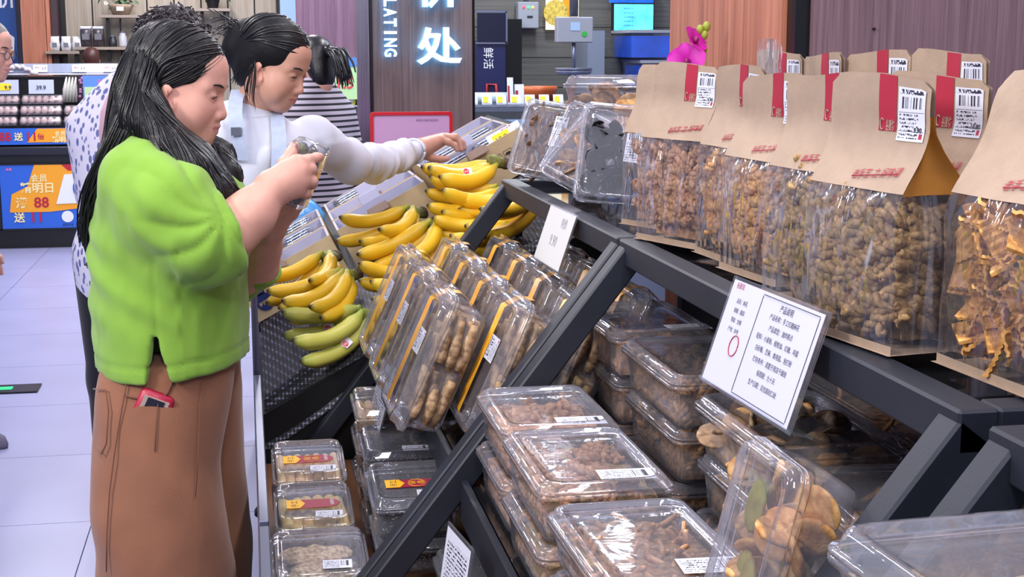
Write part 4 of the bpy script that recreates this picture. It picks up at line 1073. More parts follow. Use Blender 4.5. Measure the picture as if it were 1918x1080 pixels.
# ------------------------------------------------------------------ blueberry cartons
M_card = mat('kraft_carton', 'c9b48e', .7, var=.05, vscale=30); M_grey = mat('grey_carton_inside', 'b4b4cc', .75, var=.04, vscale=20); M_navy = mat('navy_print', '1e2a66', .6)
M_flap = mat('brown_flap', '8a7468', .75, var=.1, vscale=40)
M_berry = mat('blueberry', '1c2238', .55, var=.5, vscale=60, bump=.2); M_pun = clear('punnet_plastic', (.95, .96, .99), .08, 1.0, .03, bump=.1, bscale=30, rmax=.4)
Mbed = Matrix.Rotation(R(-BA), 3, 'Y')       # local x runs up the slope
def carton(label, x, y, short, fills, w=.275, d=.205, h=.118, front=True, icons=True, flap_at=0.0, logo=True):
    z = BED0 + BEDS * x
    t = thing('blueberry_carton', label, 'carton', (x, y, z + .001), Mbed, 'blueberry cartons on the produce bench')
    c = .005; hx = w / 2; hy = d / 2
    def wall(n, ctr, dim):
        o = MB().box(ctr, dim).build(n, M_grey, t); o2 = None
    def liner(n, ctr, dim, off):
        MB().box(ctr, dim).build(n, M_card, t)
    MB().box((0, 0, .002), (w, d, .004)).build('carton_base', M_card, t)
    for n, ctr, dim, out in (('front_wall', (0, -hy, h / 2), (w, c, h), (0, -.003, 0)), ('rear_wall', (0, hy, h / 2), (w, c, h), (0, .003, 0)), ('end_wall', (-hx, 0, h / 2), (c, d, h), (-.003, 0, 0)), ('end_wall', (hx, 0, h / 2), (c, d, h), (.003, 0, 0))):
        mb = MB().box(ctr, dim); mb.box((ctr[0] + out[0], ctr[1] + out[1], ctr[2] + .0008), (dim[0] + (.006 if dim[0] > .1 else -.003), dim[1] + (.006 if dim[1] > .1 else -.003), h), mat=1); mb.build(n, [M_grey, M_card], t)
    if front:   # hand-hole flap folded over the front rim
        MB().box((flap_at, -hy - .012, h - .002), (.062, .034, .004), rotm(38, 0, 0), bevel=.002).build('handle_flap', M_flap, t)
        MB().box((flap_at, hy + .004, h + .012), (.062, .004, .030), rotm(-14, 0, 0), bevel=.002).build('handle_flap', M_grey, t)
    if front and logo:
        q = MB().lathe([(.026, 0), (.026, .0006)], 22).build('blueberry_logo', M_navy, t, (-w * .40 + .012, -hy - .0075, .045), (R(90), 0, 0))
        MB().prism([(-.012, .022), (-.014, .036), (-.006, .028), (0, .038), (.006, .028), (.014, .036), (.012, .022)], 0, .0006).build('crown_leaf', M_navy, q)
        lettering('好蓝莓', .012, M_card, q, (0, -.002, .0014), bold=True)
    if front and icons:
        for k in range(3):
            X = -w * .12 + k * .034 if logo else w * .16 + k * .034
            q = empty('handling_icon', (X, -hy - .0065, .068), (R(90), 0, 0), t)
            MB().box((0, .013, 0), (.026, .001, .0005)).box((0, -.013, 0), (.026, .001, .0005)).box((.013, 0, 0), (.001, .026, .0005)).box((-.013, 0, 0), (.001, .026, .0005)).build('icon_frame', M_ink, q)
            if k == 0:
                mb = MB()
                for s in (-.005, .005): mb.box((s, -.001, 0), (.0016, .014, .0005)).prism([(s - .003, .005), (s + .003, .005), (s, .010)], 0, .0005)
                mb.box((0, -.009, 0), (.018, .0012, .0005)).build('arrows', M_ink, q)
            elif k == 1:
                mb = MB().prism([(.010 * math.cos(a), .010 * math.sin(a) * .7) for a in [PI * i / 10 for i in range(11)]], 0, .0005).box((0, -.004, 0), (.0014, .010, .0005)); mb.build('umbrella', M_ink, q)
            else:
                mb = MB()
                for s in range(3): mb.box((0, 0, 0), (.020, .0014, .0005), rotm(0, 0, 60 * s))
                mb.build('snowflake', M_ink, q)
    # punnets: clear boxes of berries, each with a paper strip
    for (px, pz) in fills:
        for py in (-.062, 0.0, .062):
            p = thing('blueberry_punnet', '', 'punnet', t.location + Mbed @ Vector((px, py, .006 + pz)), Mbed, 'clear punnets of blueberries in the cartons')
            p['label'] = 'blueberry punnet, %s in the %s half of the %s carton' % ({-.062: 'near', 0.0: 'middle', .062: 'far'}[py], 'lower' if px < 0 else 'upper', short)
            wx, wy, hh = .112, .057, .046
            MB().loft([rrect(wx * .42, wy * .42, .006, 0, 2), rrect(wx / 2, wy / 2, .008, hh, 2), rrect(wx / 2 - .004, wy / 2 - .004, .007, hh + .006, 2)]).build('tub', M_pun, p)
            mb = MB(); rnd = random.Random(int(px * 997 + py * 331 + x * 77))
            for i in range(7):
                for j in range(3): mb.ball((-.043 + i * .0143 + rnd.uniform(-.002, .002), -.016 + j * .016, .0375 + rnd.uniform(0, .006)), .0078, 7, 5)
            o = mb.build('blueberries', M_berry, p); o['kind'] = 'stuff'
            MB().box((.006, -.010, hh + .0068), (.070, .011, .0006)).build('paper_strip', M_white, p)
            MB().box((.006, .000, hh + .0068), (.070, .006, .0006)).build('blue_strip', mat('sky_blue_print', '4a90d8', .45), p)
Cn = 'kraft carton of blueberries '
carton(Cn + 'with blue berry logo, lowest in the front row', .150, 4.085, 'lowest front-row', [], w=.285, flap_at=-.03)
carton(Cn + 'behind the middle banana bunch, front row', .425, 4.085, 'middle front-row', [(-.06, .018), (.06, .018)], w=.275, flap_at=-.01, logo=False, icons=False)
carton(Cn + 'with yellow price tag, highest in the front row', .700, 4.085, 'yellow-tagged', [(-.06, .052), (.06, .055)], w=.275, flap_at=-.0, logo=False)
GC = 'grey lined carton of blueberries '
carton(GC + 'lowest in the second row by the green cuff', .150, 4.315, 'lowest second-row', [(-.07, .058), (.05, .058)], w=.285, front=False)
carton(GC + 'nearly empty in the middle of the second row', .425, 4.315, 'middle second-row', [], w=.275, flap_at=.0, logo=False, icons=False)
carton(GC + 'under the reaching hand, second row', .700, 4.315, 'highest second-row', [(-.06, .056), (.06, .056)], w=.275, front=False)
carton(GC + 'lowest in the third row behind the cupped hand', .150, 4.545, 'lowest third-row', [(-.06, .060), (.06, .060)], w=.285, front=False)
carton(GC + 'under the white sleeve, third row', .425, 4.545, 'middle third-row', [(-.06, .060), (.06, .060)], w=.275, front=False)
carton(GC + 'top of the third row under the fingers', .700, 4.545, 'highest third-row', [(-.06, .0)], w=.275, front=False)
# price tag standing in the top carton
pt = thing('price_tag', 'yellow and white price tag standing in the topmost front carton', 'price tag', (.735, 4.01, BED0 + BEDS * .735 + .125), Matrix((rotm(0, -BA, 0) @ rotm(38, 0, -4)).tolist()))
MB().box((0, 0, 0), (.105, .075, .0015)).build('tag_card', M_white, pt); MB().box((-.012, .004, .001), (.052, .046, .0008)).build('yellow_field', mat('tag_yellow', 'f4d21c', .45), pt)
lettering('10.9', .016, M_ink, pt, (-.012, .004, .0022)); lettering('特价蓝莓', .008, M_red, pt, (.012, .031, .0012)); lettering('125g', .006, M_ink, pt, (.034, .0, .0012))
# blue crate and pouch beyond the cartons
t = thing('blue_bag', 'shiny sky blue plastic bag behind the cartons under the white sleeve', 'bag', (.17, 4.80, BED0 + BEDS * .17), (0, R(-BA), 0))
rings = [rrect(.14 - .02 * abs(k - 2), .10 - .012 * abs(k - 2), .03, .0 + .045 * k, 4) for k in range(5)]
mb = MB().loft(rings); mb.v = [tuple(c + .018 * mnoise.noise(Vector((p[0] * 30 + i * 9, p[1] * 30, p[2] * 30))) for i, c in enumerate(p)) for p in mb.v]; mb.build('bag_body', mat('sky_blue_film', '4a9be0', .18, spec=.8, bump=.4, bscale=30), t)
t = thing('pink_pouch', 'clear and pink plastic pouch lying in front of the red framed board', 'bag', (.46, 4.86, BED0 + BEDS * .46), (0, R(-BA), R(10)))
mb = MB().prism([(-.16, -.01), (.14, -.01), (.12, .10), (.02, .05)], -.02, .02); mb.v = [(p[0], p[2] * 1.0, p[1] + .0) for p in mb.v]; mb.build('pouch_body', mat('pink_film', 'd878b8', .25, spec=.7, bump=.3, bscale=40), t)
MB().ball((-.05, -.03, .05), (.09, .03, .05), 12, 8).build('clear_wrap', M_film, t)
# ------------------------------------------------------------------ far walls
structure(MB().box((.5, 14.6, 1.6), (18, .1, 3.2)).build('wall_back', mat('dull_wall', '6f6a70', .8)))
wl = structure(empty('wall_left', (-.6, 13.3, 0)))
for i in range(9): MB().box((-1.42 + i * .236 * 1.0, 13.26, 1.6), (.222, .03, 3.2)).build('panel', M_wpale, wl, world=True)
MB().box((-.6, 13.30, 1.6), (2.3, .03, 3.2)).build('wall_backing', M_black, wl, world=True)
rp = structure(empty('pillar', (-1.78, 13.0, 0)))
MB().box((-1.775, 13.15, 1.6), (.20, .30, 3.2)).build('front_panel', M_wred, rp, world=True)
MB().box((-1.655, 13.15, 1.6), (.03, .28, 3.2)).build('side_strip', M_wred, rp, world=True)
MB().box((-1.61, 13.2, 1.6), (.05, .25, 3.2)).build('dark_strip', mat('plum_panel', '3c2a34', .5), rp, world=True)
bp = thing('blue_poster', 'blue and white poster at the far left beyond the old man', 'poster', (-2.06, 13.1, 1.5))
MB().box((0, 0, .35), (.26, .02, .9)).build('poster_board', mat('poster_blue', '16468c', .4), bp)
MB().prism([(-.13, -.1), (.10, -.1), (.11, .02), (0, .1), (-.13, .12)], 0, .004).build('white_shape', M_white, bp, (0, -.012, .12), (R(90), 0, 0))
MB().prism([(-.13, -.05), (.09, -.05), (.10, .0), (-.13, .01)], 0, .005).build('orange_shape', mat('poster_orange', 'd88a3a', .5), bp, (0, -.014, .03), (R(90), 0, 0))
lettering('特价', .16, M_white, bp, (-.02, -.014, .47), (R(90), 0, 0), bold=True)
pw = structure(MB().box((.56, 9.6, 2.4), (.42, .06, 1.86)).build('wall_panel', wood('plum_wood', '5a4054', '8a6a80', 26, 'Z')))
# far shelves and what stands on them
def shelf(label, x0, x1, z, y=13.08):
    t = thing('wall_shelf', label, 'shelf', ((x0 + x1) / 2, y, z), group='small shelves on the pale oak wall')
    MB().box(((x0 + x1) / 2, y, z - .012), (x1 - x0, .26, .024)).build('shelf_board', mat('pale_board', '9a8c80', .5), t, world=True)
    for x in (x0 + .05, x1 - .05): MB().box((x, y + .11, z - .2), (.03, .03, .40)).build('bracket', M_black, t, world=True)
shelf('low pale shelf with white packs beside the red wood pillar', -1.68, -1.40, 1.525)
shelf('pale shelf with two dark jars on the oak wall', -1.43, -.98, 1.56)
shelf('high shelf with a flower basket on the oak wall', -1.22, -.86, 1.835)
shelf('high shelf with a bushy plant right of the curly hair', -.40, -.10, 1.895)
M_pack = mat('white_pack', 'cfd0d4', .35, var=.25, vscale=40)
for i in range(3):
    t = thing('white_pack', ('leftmost', 'middle', 'rightmost')[i] + ' of three white packs on the low pale shelf', 'pack', (-1.61 + i * .095, 13.04, 1.526), group='white packs on the low shelf')
    MB().loft([rrect(.038, .03, .01, 0, 2), rrect(.044, .034, .012, .05, 2), rrect(.036, .026, .01, .10, 2), rrect(.040, .004, .004, .125, 2)]).build('pouch', M_pack, t)
    MB().box((0, -.034, .05), (.04, .002, .04)).build('paper_label', mat('grey_label', '6f7078', .5), t)
for i in range(2):
    t = thing('storage_jar', ('left', 'right')[i] + ' tall dark jar with pale lid on the oak wall shelf', 'jar', (-1.345 + i * .105, 13.04, 1.562), group='tall jars on the oak wall')
    MB().loft([rrect(.045, .04, .012, 0, 3), rrect(.047, .042, .014, .14, 3), rrect(.040, .036, .012, .150, 3)]).build('jar_body', mat('dark_jar', '3e3840', .2, var=.5, vscale=30), t)
    MB().loft([rrect(.044, .04, .012, .150, 3), rrect(.046, .042, .012, .175, 3)]).build('lid', M_white, t)
    MB().box((0, -.043, .085), (.06, .002, .05)).build('paper_label', mat('grey_label', '6f7078', .5), t)
for i, (c, hh) in enumerate((('26262c', .085), ('b8b8c0', .12))):
    t = thing('short_jar', ('short dark glass jar next to the tall jars', 'pale short jar at the curly hair')[i], 'jar', (-1.12 + i * .085, 13.03, 1.562))
    MB().lathe([(.034, 0), (.036, .01), (.036, hh * .7), (.026, hh * .85), (.026, hh)], 14).build('jar_body', mat('jar_' + c, c, .25), t)
    MB().lathe([(.028, hh), (.028, hh + .012)], 14).build('lid', M_alu, t)
def flowers(label, x, z, s, cols, basket):
    t = thing('flower_basket', label, 'plant', (x, 13.05, z)); rnd = random.Random(int(x * 100))
    if basket: MB().lathe([(.07 * s, 0), (.10 * s, .06), (.11 * s, .09), (.09 * s, .085)], 18).build('basket', mat('wicker', '9a8672', .7, var=.3, vscale=90, bump=.4, bscale=120), t); MB().box((0, -.105 * s, .05), (.06, .002, .035)).build('paper_label', M_white, t)
    else: MB().lathe([(.05 * s, 0), (.07 * s, .08)], 14).build('pot', M_dark, t)
    lm = mat('dark_leaf', '3c5a3c', .5, var=.4, vscale=40)
    me = MB().grid([[(-.0, 0, 0), (.0, 0, 0)], [(-.016, .02, .008), (.016, .02, .008)], [(-.012, .045, .004), (.012, .045, .004)], [(0, .065, -.01), (0.001, .065, -.01)]]).mesh('leaf', lm)
    for i in range(60): link('leaf', me, t, (rnd.gauss(0, .055 * s), rnd.gauss(0, .03), .10 + rnd.uniform(-.02, .10) * s), (rnd.uniform(-1, 1), rnd.uniform(-1, 1), rnd.uniform(0, 6.3)))
    for i in range(14):
        fm = mat('petal_' + cols[i % len(cols)], cols[i % len(cols)], .5); mb = MB()
        for k in range(5): mb.ball((.012 * math.cos(k * 1.257), .012 * math.sin(k * 1.257), 0), (.010, .010, .004), 6, 4)
        mb.build('flower', fm, t, (rnd.gauss(0, .06 * s), -.05 + rnd.gauss(0, .02), .11 + rnd.uniform(-.02, .11) * s), (R(60), 0, rnd.uniform(0, 6)))
flowers('wicker basket of white and yellow flowers on the high shelf', -1.04, 1.837, 1.0, ('e8e4e0', 'e0d070', 'e8b8b0'), True)
flowers('dark bushy plant with pale flowers on the right high shelf', -.25, 1.897, .9, ('d8d4d0', 'b8a8a0'), False)

# ------------------------------------------------------------------ egg counter
ec = thing('egg_counter', 'black counter with promotion posters under trays of eggs', 'counter', (-1.75, 11.9, 0))
def ep(n, mb, m): return mb.build(n, m, ec, world=True)
ep('toe_kick', MB().box((-1.6, 12.0, .085), (2.6, .9, .17)), M_black)
ep('cabinet', MB().box((-1.6, 12.0, .47), (2.7, 1.0, .66), bevel=.01), mat('counter_black', '12131c', .4))
ep('ledge', MB().box((-1.6, 11.98, .765), (2.74, 1.06, .07), bevel=.01), mat('counter_navy', '181a28', .35))
ep('tray_deck', MB().box((-1.6, 12.05, .90), (2.6, .9, .10)), M_dark)
ep('rear_riser', MB().box((-1.6, 12.3, 1.12), (2.6, .5, .40)), M_dark)
ep('glass_strip', MB().box((-1.35, 11.98, 1.39), (1.9, .012, .075), rotm(-14, 0, 0)), clear('frosted_strip', (.75, .80, .92), .15, .8, .35, hcol=(.7, .8, 1, 1)))
ep('strip_edge', MB().box((-1.35, 11.97, 1.345), (1.9, .016, .012)), M_white)
# posters
def poster(name, label, x, z, wd, ht, y):
    t = thing(name, label, 'poster', (x, y, z)); return t
M_pb = mat('promo_blue', '2a62c8', .35); M_po = mat('promo_orange', 'f0a020', .35); M_pr = mat('promo_red', 'b81c34', .4); M_cream = mat('promo_cream', 'f4e2a0', .4)
t = poster('promotion_poster', 'large blue and orange promotion poster on the counter front, partly behind the flowered blouse', -1.42, .41, .9, .49, 11.485)
MB().box((0, .0, 0), (.92, .012, .50)).build('poster_board', M_pb, t)
MB().box((0, -.004, .255), (.95, .016, .014)).box((0, -.004, -.255), (.95, .016, .014)).box((-.47, -.004, 0), (.014, .016, .52)).build('poster_frame', M_black, t)
rz = (R(90), 0, 0)
MB().prism([(-.40, -.12), (-.10, -.12), (.46, -.06), (.46, .25), (-.20, .25), (-.26, .08), (-.38, .02)], 0, .003).build('orange_field', M_po, t, (0, -.007, 0), rz)
MB().prism([(.05, .20), (.46, .20), (.46, .25), (.0, .25)], 0, .004).build('red_field', M_pr, t, (0, -.008, 0), rz)
pg = MB().prism([(-.05, -.06), (.36, -.05), (.40, .19), (.02, .17)], 0, .004).build('calendar_page', M_white, t, (0, -.011, 0), rz)
MB().tube([(.095 * math.cos(a), .095 * math.sin(a), 0) for a in [2 * PI * i / 28 for i in range(29)]], .006, 5).build('blue_ring', M_pb, pg, (.18, .06, .005))
lettering('11', .13, M_pr, pg, (.18, .06, .007), bold=True, width=.12)
for s, hh, x, z, m in (('会员', .06, -.17, .145, M_cream), ('精明日', .085, -.19, .07, M_cream), ('满', .085, -.31, -.045, M_cream), ('88', .085, -.16, -.045, M_pr), ('送', .08, -.33, -.16, M_cream), ('11', .08, -.20, -.16, M_pr), ('谷麦', .022, -.39, .215, mat('pink_print', 'e878b0', .4))):
    lettering(s, hh, m, t, (x, -.0125, z), rz, bold=True)
for x in (.03, .26): MB().lathe([(.045, 0), (.045, .003)], 20).build('round_badge', M_white, t, (x, -.0085, -.16), rz)
lettering('会员专享', .02, M_ink, t, (.03, -.0085, -.225), rz); lettering('会员专享', .02, M_ink, t, (.26, -.0085, -.225), rz)
t = poster('promotion_strip', 'yellow and blue promotion strip along the front of the egg trays', -1.42, .878, 1.0, .13, 11.46)
MB().box((0, 0, 0), (1.0, .012, .125)).build('strip_board', M_pb, t)
MB().prism([(-.24, -.045), (.13, -.045), (.20, .06), (-.16, .06)], 0, .003).build('yellow_field', M_po, t, (0, -.007, 0), rz)
MB().prism([(.13, -.045), (.46, -.045), (.46, .06), (.20, .06)], 0, .003).build('red_field', M_pr, t, (0, -.007, 0), rz)
for s, hh, x, z, m in (('88', .07, -.40, 0, M_pr), ('送', .065, -.30, 0, M_cream), ('11', .07, -.205, 0, M_pr), ('倍', .05, -.135, 0, M_pr), ('会员', .04, .01, .022, M_cream), ('精明日', .05, .02, -.025, M_cream), ('11', .06, .25, .0, M_white)): lettering(s, hh, m, t, (x, -.0115, z), rz, bold=True)
# eggs in clear trays
M_egg = mat('egg_shell', 'd8b4aa', .5, var=.1, vscale=30)
egm = MB().lathe([(.004, -.029), (.014, -.025), (.021, -.014), (.0225, -.002), (.021, .010), (.016, .021), (.008, .028), (.002, .0295)], 12).mesh('egg', M_egg)
M_etray = clear('egg_tray_plastic', (.95, .95, .97), .12, .9, .10)
rows = [(11.62, .955, 'lowest'), (11.68, 1.035, 'middle'), (11.78, 1.115, 'top')]
for r_, (y, z, nm) in enumerate(rows):
    for c in range(3 if r_ < 2 else 2):
        x = -1.90 + c * .33
        t = thing('egg_box', 'clear box of brown eggs, %s from the left in the %s row' % (('first', 'second', 'third')[c], nm), 'egg box', (x, y, z), group='clear boxes of eggs on the black counter')
        for i in range(6):
            for j in range(2): link('egg', egm, t, (-.128 + i * .051, -.026 + j * .052, .034), (R((i * 7 + j * 3) % 9 - 4), R((i * 5) % 7 - 3), i))
        MB().loft([rrect(.150, .052, .012, 0, 3), rrect(.158, .058, .014, .034, 3), rrect(.156, .056, .014, .036, 3), rrect(.146, .046, .014, .070, 3)]).build('tray', M_etray, t)
# price tags, garlic, bottles on the riser
def tag_card(label, x, y, z, wd, ht, txt, m=M_white, yellow=False):
    t = thing('price_tag', label, 'price tag', (x, y, z)); MB().box((0, 0, ht / 2), (wd, .006, ht), rotm(-10, 0, 0)).build('card', mat('tag_paper', 'b4bcd4', .4), t)
    MB().box((0, .02, 0), (wd * .8, .05, .006)).build('foot', M_acry, t)
    if yellow: MB().box((-.02, -.006, ht * .5), (wd * .5, .004, ht * .5), rotm(-10, 0, 0)).build('yellow_field', mat('tag_yellow', 'f4d21c', .45), t)
    lettering(txt, ht * .3, M_ink, t, (0, -.011, ht * .45), (R(80), 0, 0), bold=True)
tag_card('price tag with yellow field at the left end of the egg counter', -1.82, 11.74, 1.195, .16, .11, '9.9', yellow=True)
tag_card('pale blue price tag standing over the middle egg boxes', -1.57, 11.74, 1.195, .19, .11, '39.9')
for i, (x, lab) in enumerate(((-1.86, 'white shelf ticket at the far left of the glass strip'), (-1.60, 'white shelf ticket left of the middle of the glass strip'), (-1.30, 'white shelf ticket right of the middle of the glass strip'), (-1.06, 'white shelf ticket near the curly haired person'))):
    t = thing('shelf_ticket', lab, 'price tag', (x, 11.955, 1.36), (R(-14), 0, 0)); MB().box((0, 0, .03), (.11, .004, .06)).build('card', M_white, t); lettering('特价', .02, M_red, t, (-.02, -.003, .035), (R(90), 0, 0)); lettering('6.9', .02, M_ink, t, (.03, -.003, .03), (R(90), 0, 0))
t = thing('garlic_braid', 'braid of white garlic behind the price tags', 'garlic', (-1.78, 11.95, 1.32)); M_gar = mat('garlic_skin', 'd8cfd4', .5, var=.15, vscale=60)
for i in range(12): MB().ball((-.12 + i * .024, 0, .03 + .05 * math.sin(i * .3) + .01 * (i % 2)), (.020, .018, .019), 8, 6).build('garlic_bulb', M_gar, t)
t = thing('leek_bundle', 'bundle of pale radishes standing beside the egg price tag', 'vegetables', (-1.37, 11.95, 1.12))
for i in range(6): MB().tube([(-.06 + i * .024, 0, 0), (-.05 + i * .026, .0, .10), (-.03 + i * .024, 0, .20)], [.012, .016, .006], 8).build('radish', mat('pale_radish', 'd4d4cc', .4), t)
t = thing('purple_pack', 'dark pack of purple flowers beside the blue sign', 'pack', (-1.27, 11.9, 1.12)); MB().box((0, 0, .11), (.09, .05, .22), bevel=.01).build('pack_body', mat('dark_purple_pack', '2a1826', .3), t)
for i in range(10): MB().ball((random.Random(i).uniform(-.035, .035), -.027, .03 + .018 * i), (.014, .006, .012), 7, 5).build('purple_print', mat('violet_print', 'b878a8', .5), t)
t = poster('offer_sign', 'light blue and green offer sign behind the flowered shoulder', -1.08, 1.20, .34, .26, 11.80)
MB().box((0, 0, 0), (.36, .012, .27)).build('board', mat('sign_blue', '5a8ad8', .4), t); MB().box((0, -.008, -.04), (.34, .004, .17)).build('green_field', mat('sign_green', 'b8d8a0', .4), t)
lettering('会员优惠一览', .035, mat('pink_print', 'e878b0', .4), t, (.04, -.0075, .09), rz); lettering('会员扫码领券', .026, M_ink, t, (.03, -.0115, .02), rz)

# ------------------------------------------------------------------ middle: shelf with yellow packs and the 1.5 sign
t = thing('shop_shelf', 'white shelf of yellow packs under a green price poster', 'shelf', (.66, 9.5, 0))
MB().box((.62, 9.62, .72), (.46, .3, 1.44)).build('carcass', mat('pale_carcass', 'b8bcc8', .5), t, world=True)
for i in range(5): MB().box((.62, 9.44, .92 + i * .085), (.46, .10, .008)).build('shelf_board', M_white, t, world=True)
MB().box((.62, 9.43, .82), (.46, .1, .14)).build('red_bin', mat('dark_red_bin', '5a1c24', .5), t, world=True)
M_yp = mat('yellow_pack', 'd8c840', .4, var=.3, vscale=30)
for r_ in range(4):
    for i in range(5):
        q = thing('yellow_pack', 'small yellow pack, %s in the %s shelf row beside the metal pillar edge' % (('first', 'second', 'third', 'fourth', 'fifth')[i], ('bottom', 'second', 'third', 'top')[r_]), 'pack', (.46 + i * .075, 9.42, .925 + r_ * .085), group='yellow packs on the white shelf')
        MB().loft([rrect(.030, .02, .008, 0, 2), rrect(.033, .024, .01, .03, 2), rrect(.028, .012, .006, .055, 2)]).build('pack_body', M_yp, q); MB().box((0, -.0225, .028), (.03, .003, .02)).build('paper_label', M_white, q)
t = poster('price_poster', 'pale green price poster reading 1.5 beside the metal pillar edge', .66, 1.355, .2, .28, 9.36)
MB().box((0, 0, 0), (.24, .01, .27)).build('board', mat('pale_green', 'bfe6a8', .4), t); MB().box((0, -.006, .105), (.24, .004, .06)).build('blue_field', mat('sign_blue', '5a8ad8', .4), t)
lettering('1.5', .075, mat('price_red', 'e05058', .4), t, (-.01, -.008, -.03), rz, bold=True); lettering('95', .035, mat('price_red', 'e05058', .4), t, (.085, -.008, -.01), rz)
t = thing('bright_panel', 'glossy pale blue panel far behind the bent head', 'panel', (.42, 13.15, 1.75)); MB().box((0, 0, .2), (.16, .02, .7)).build('panel_body', mat('pale_panel', '9ab8d8', .3), t); MB().box((.10, 0, .2), (.03, .03, .7)).box((-.10, 0, .2), (.03, .03, .7)).build('panel_frame', M_black, t)
# framed pink board
t = thing('framed_board', 'pink notice board in a red rounded frame behind the reaching hand', 'notice', (.625, 5.42, 1.118))
mb = MB(); o_ = rrect(.158, .096, .012, 0, 4); i_ = rrect(.146, .084, .008, 0, 4)
V = [(x, -.008, y + .096) for x, y, _ in o_] + [(x, -.008, y + .096) for x, y, _ in i_] + [(x, .008, y + .096) for x, y, _ in o_] + [(x, .008, y + .096) for x, y, _ in i_]; n_ = len(o_)
F = []
for k in range(n_):
    a, b = k, (k + 1) % n_; F += [(a, b, n_ + b, n_ + a), (2 * n_ + b, 2 * n_ + a, 3 * n_ + a, 3 * n_ + b), (b, a, 2 * n_ + a, 2 * n_ + b), (n_ + a, n_ + b, 3 * n_ + b, 3 * n_ + a)]
mb.add(V, F, 0, False).build('red_frame', mat('red_frame', 'd8182c', .35), t)
MB().box((0, .002, .096), (.294, .006, .170)).build('pink_sheet', mat('pink_sheet', 'd8a8d4', .5), t); lettering('新鲜水果欢迎选购', .010, mat('grey_violet', '8a6a90', .6), t, (.06, -.003, .160), rz)
MB().box((0, .02, -.004), (.10, .05, .016)).build('foot', M_dark, t)

# ------------------------------------------------------------------ the fish shop beyond
fw_ = structure(empty('wall_back', (2.4, 10.2, 0)))
MB().box((2.4, 10.22, 1.6), (2.2, .06, 3.2)).build('wall_backing', M_black, fw_, world=True)
for i in range(9): MB().box((2.4, 10.17, .30 + i * .215), (2.2, .05, .21)).build('plank', wood('grey_plank', '3c3a3a', '68645f', 16, 'X', streak=.8), fw_, world=True)
t = thing('blue_stand', 'dark blue advertising column behind the walnut pillar', 'display', (1.70, 9.95, 0))
MB().box((0, 0, .8), (.20, .2, 1.6)).build('column', mat('navy_column', '141a48', .4), t); MB().box((.16, .02, .8), (.13, .16, 1.9)).build('dark_post', M_black, t)
MB().box((.0, -.105, 1.69), (.20, .02, .20)).build('screen', mat('dim_screen', '1a1c30', .2), t); MB().box((0, -.10, 1.80), (.22, .03, .015)).box((0, -.10, 1.585), (.22, .03, .015)).box((.105, -.10, 1.69), (.015, .03, .22)).build('screen_frame', M_alu, t)
lettering('鲜活', .07, M_white, t, (-.02, -.103, 1.48), (R(90), R(90), 0)); MB().tube([(-.03, -.11, 1.18), (-.03, -.11, 1.30), (.03, -.11, 1.30), (.04, -.11, 1.18)], .012, 6).build('red_figure', mat('red_paint', 'a82838', .5), t); MB().box((0, -.105, 1.18), (.16, .01, .05)).build('red_bar', mat('red_paint', 'a82838', .5), t)
t = thing('control_box', 'grey electric control box with red and green lamps on the plank wall', 'control box', (2.0, 10.08, 1.69)); MB().box((0, 0, .09), (.15, .10, .185), bevel=.006).build('housing', mat('grey_housing', '9a9ca6', .4), t)
for x, c in ((-.035, 'ff3040'), (0, '30ff70'), (.03, 'ffb040')): MB().ball((x, -.053, .145), .009, 8, 6).build('signal_lamp', mat('lamp_' + c, c, .3, emit=3), t)
MB().box((.01, -.053, .08), (.04, .006, .012)).build('slot', M_ink, t); MB().tube([(0, 0, .18), (0, 0, .35)], .012, 8).build('conduit', M_alu, t)
t = thing('hanging_scale', 'grey hanging shop scale with round pan in front of the plank wall', 'scale', (1.998, 8.6, 1.38))
MB().box((0, 0, .28), (.225, .08, .155), bevel=.006).build('scale_body', mat('grey_housing', '9a9ca6', .4), t); MB().box((.0, -.042, .30), (.06, .004, .05)).build('display_label', mat('pale_blue_label', 'a8c0e0', .4), t)
MB().lathe([(.017, 0), (.017, .004)], 16).build('green_sticker', mat('green_sticker', '38b048', .4), t, (.058, -.041, .255), rz)
MB().tube([(0, 0, .36), (0, 0, .62)], .028, 10).build('hanger', mat('dark_grey', '4a4c58', .4), t); MB().tube([(0, 0, .205), (0, 0, .03)], .012, 10).build('rod', M_alu, t)
MB().lathe([(.02, .0), (.105, .012), (.115, .03), (.110, .034), (.09, .022), (.0, .018)], 24).build('pan', M_alu, t); MB().lathe([(.112, .036), (.118, .045), (.112, .05)], 24).build('pan_rim', M_alu, t)
t = thing('food_poster', 'bright lit food poster behind the hanging scale', 'poster', (2.26, 10.10, 1.78)); MB().box((0, 0, .25), (.24, .02, .7)).build('board', mat('lit_cream', 'f4e8c8', .4, emit=.9), t)
MB().lathe([(.09, 0), (.09, .01)], 20).build('noodle_bowl', mat('yellow_food', 'd8b850', .5, var=.4, vscale=60), t, (-.05, -.012, .02), rz); MB().box((.03, -.014, .05), (.06, .008, .3)).build('orange_stripe', M_po, t)
t = thing('menu_screen', 'cyan lit menu screen over the fish tanks', 'screen', (2.77, 10.05, 1.67)); MB().box((0, 0, .15), (.31, .05, .36), bevel=.01).build('housing', M_dark, t)
MB().box((0, -.028, .098), (.29, .006, .185)).build('screen_picture', mat('screen_cyan', '58c8e8', .3, emit=1.1, var=.35, vscale=14), t); MB().box((-.02, -.028, .25), (.33, .006, .10)).build('screen_header', mat('screen_blue', '1c58b8', .3, emit=.6, var=.4, vscale=12), t)
for i in range(5): lettering('鲜鱼套餐 %d8' % (i + 1), .012, mat('screen_ink', '185878', .4), t, (-.04, -.0325, .16 - i * .03), rz)
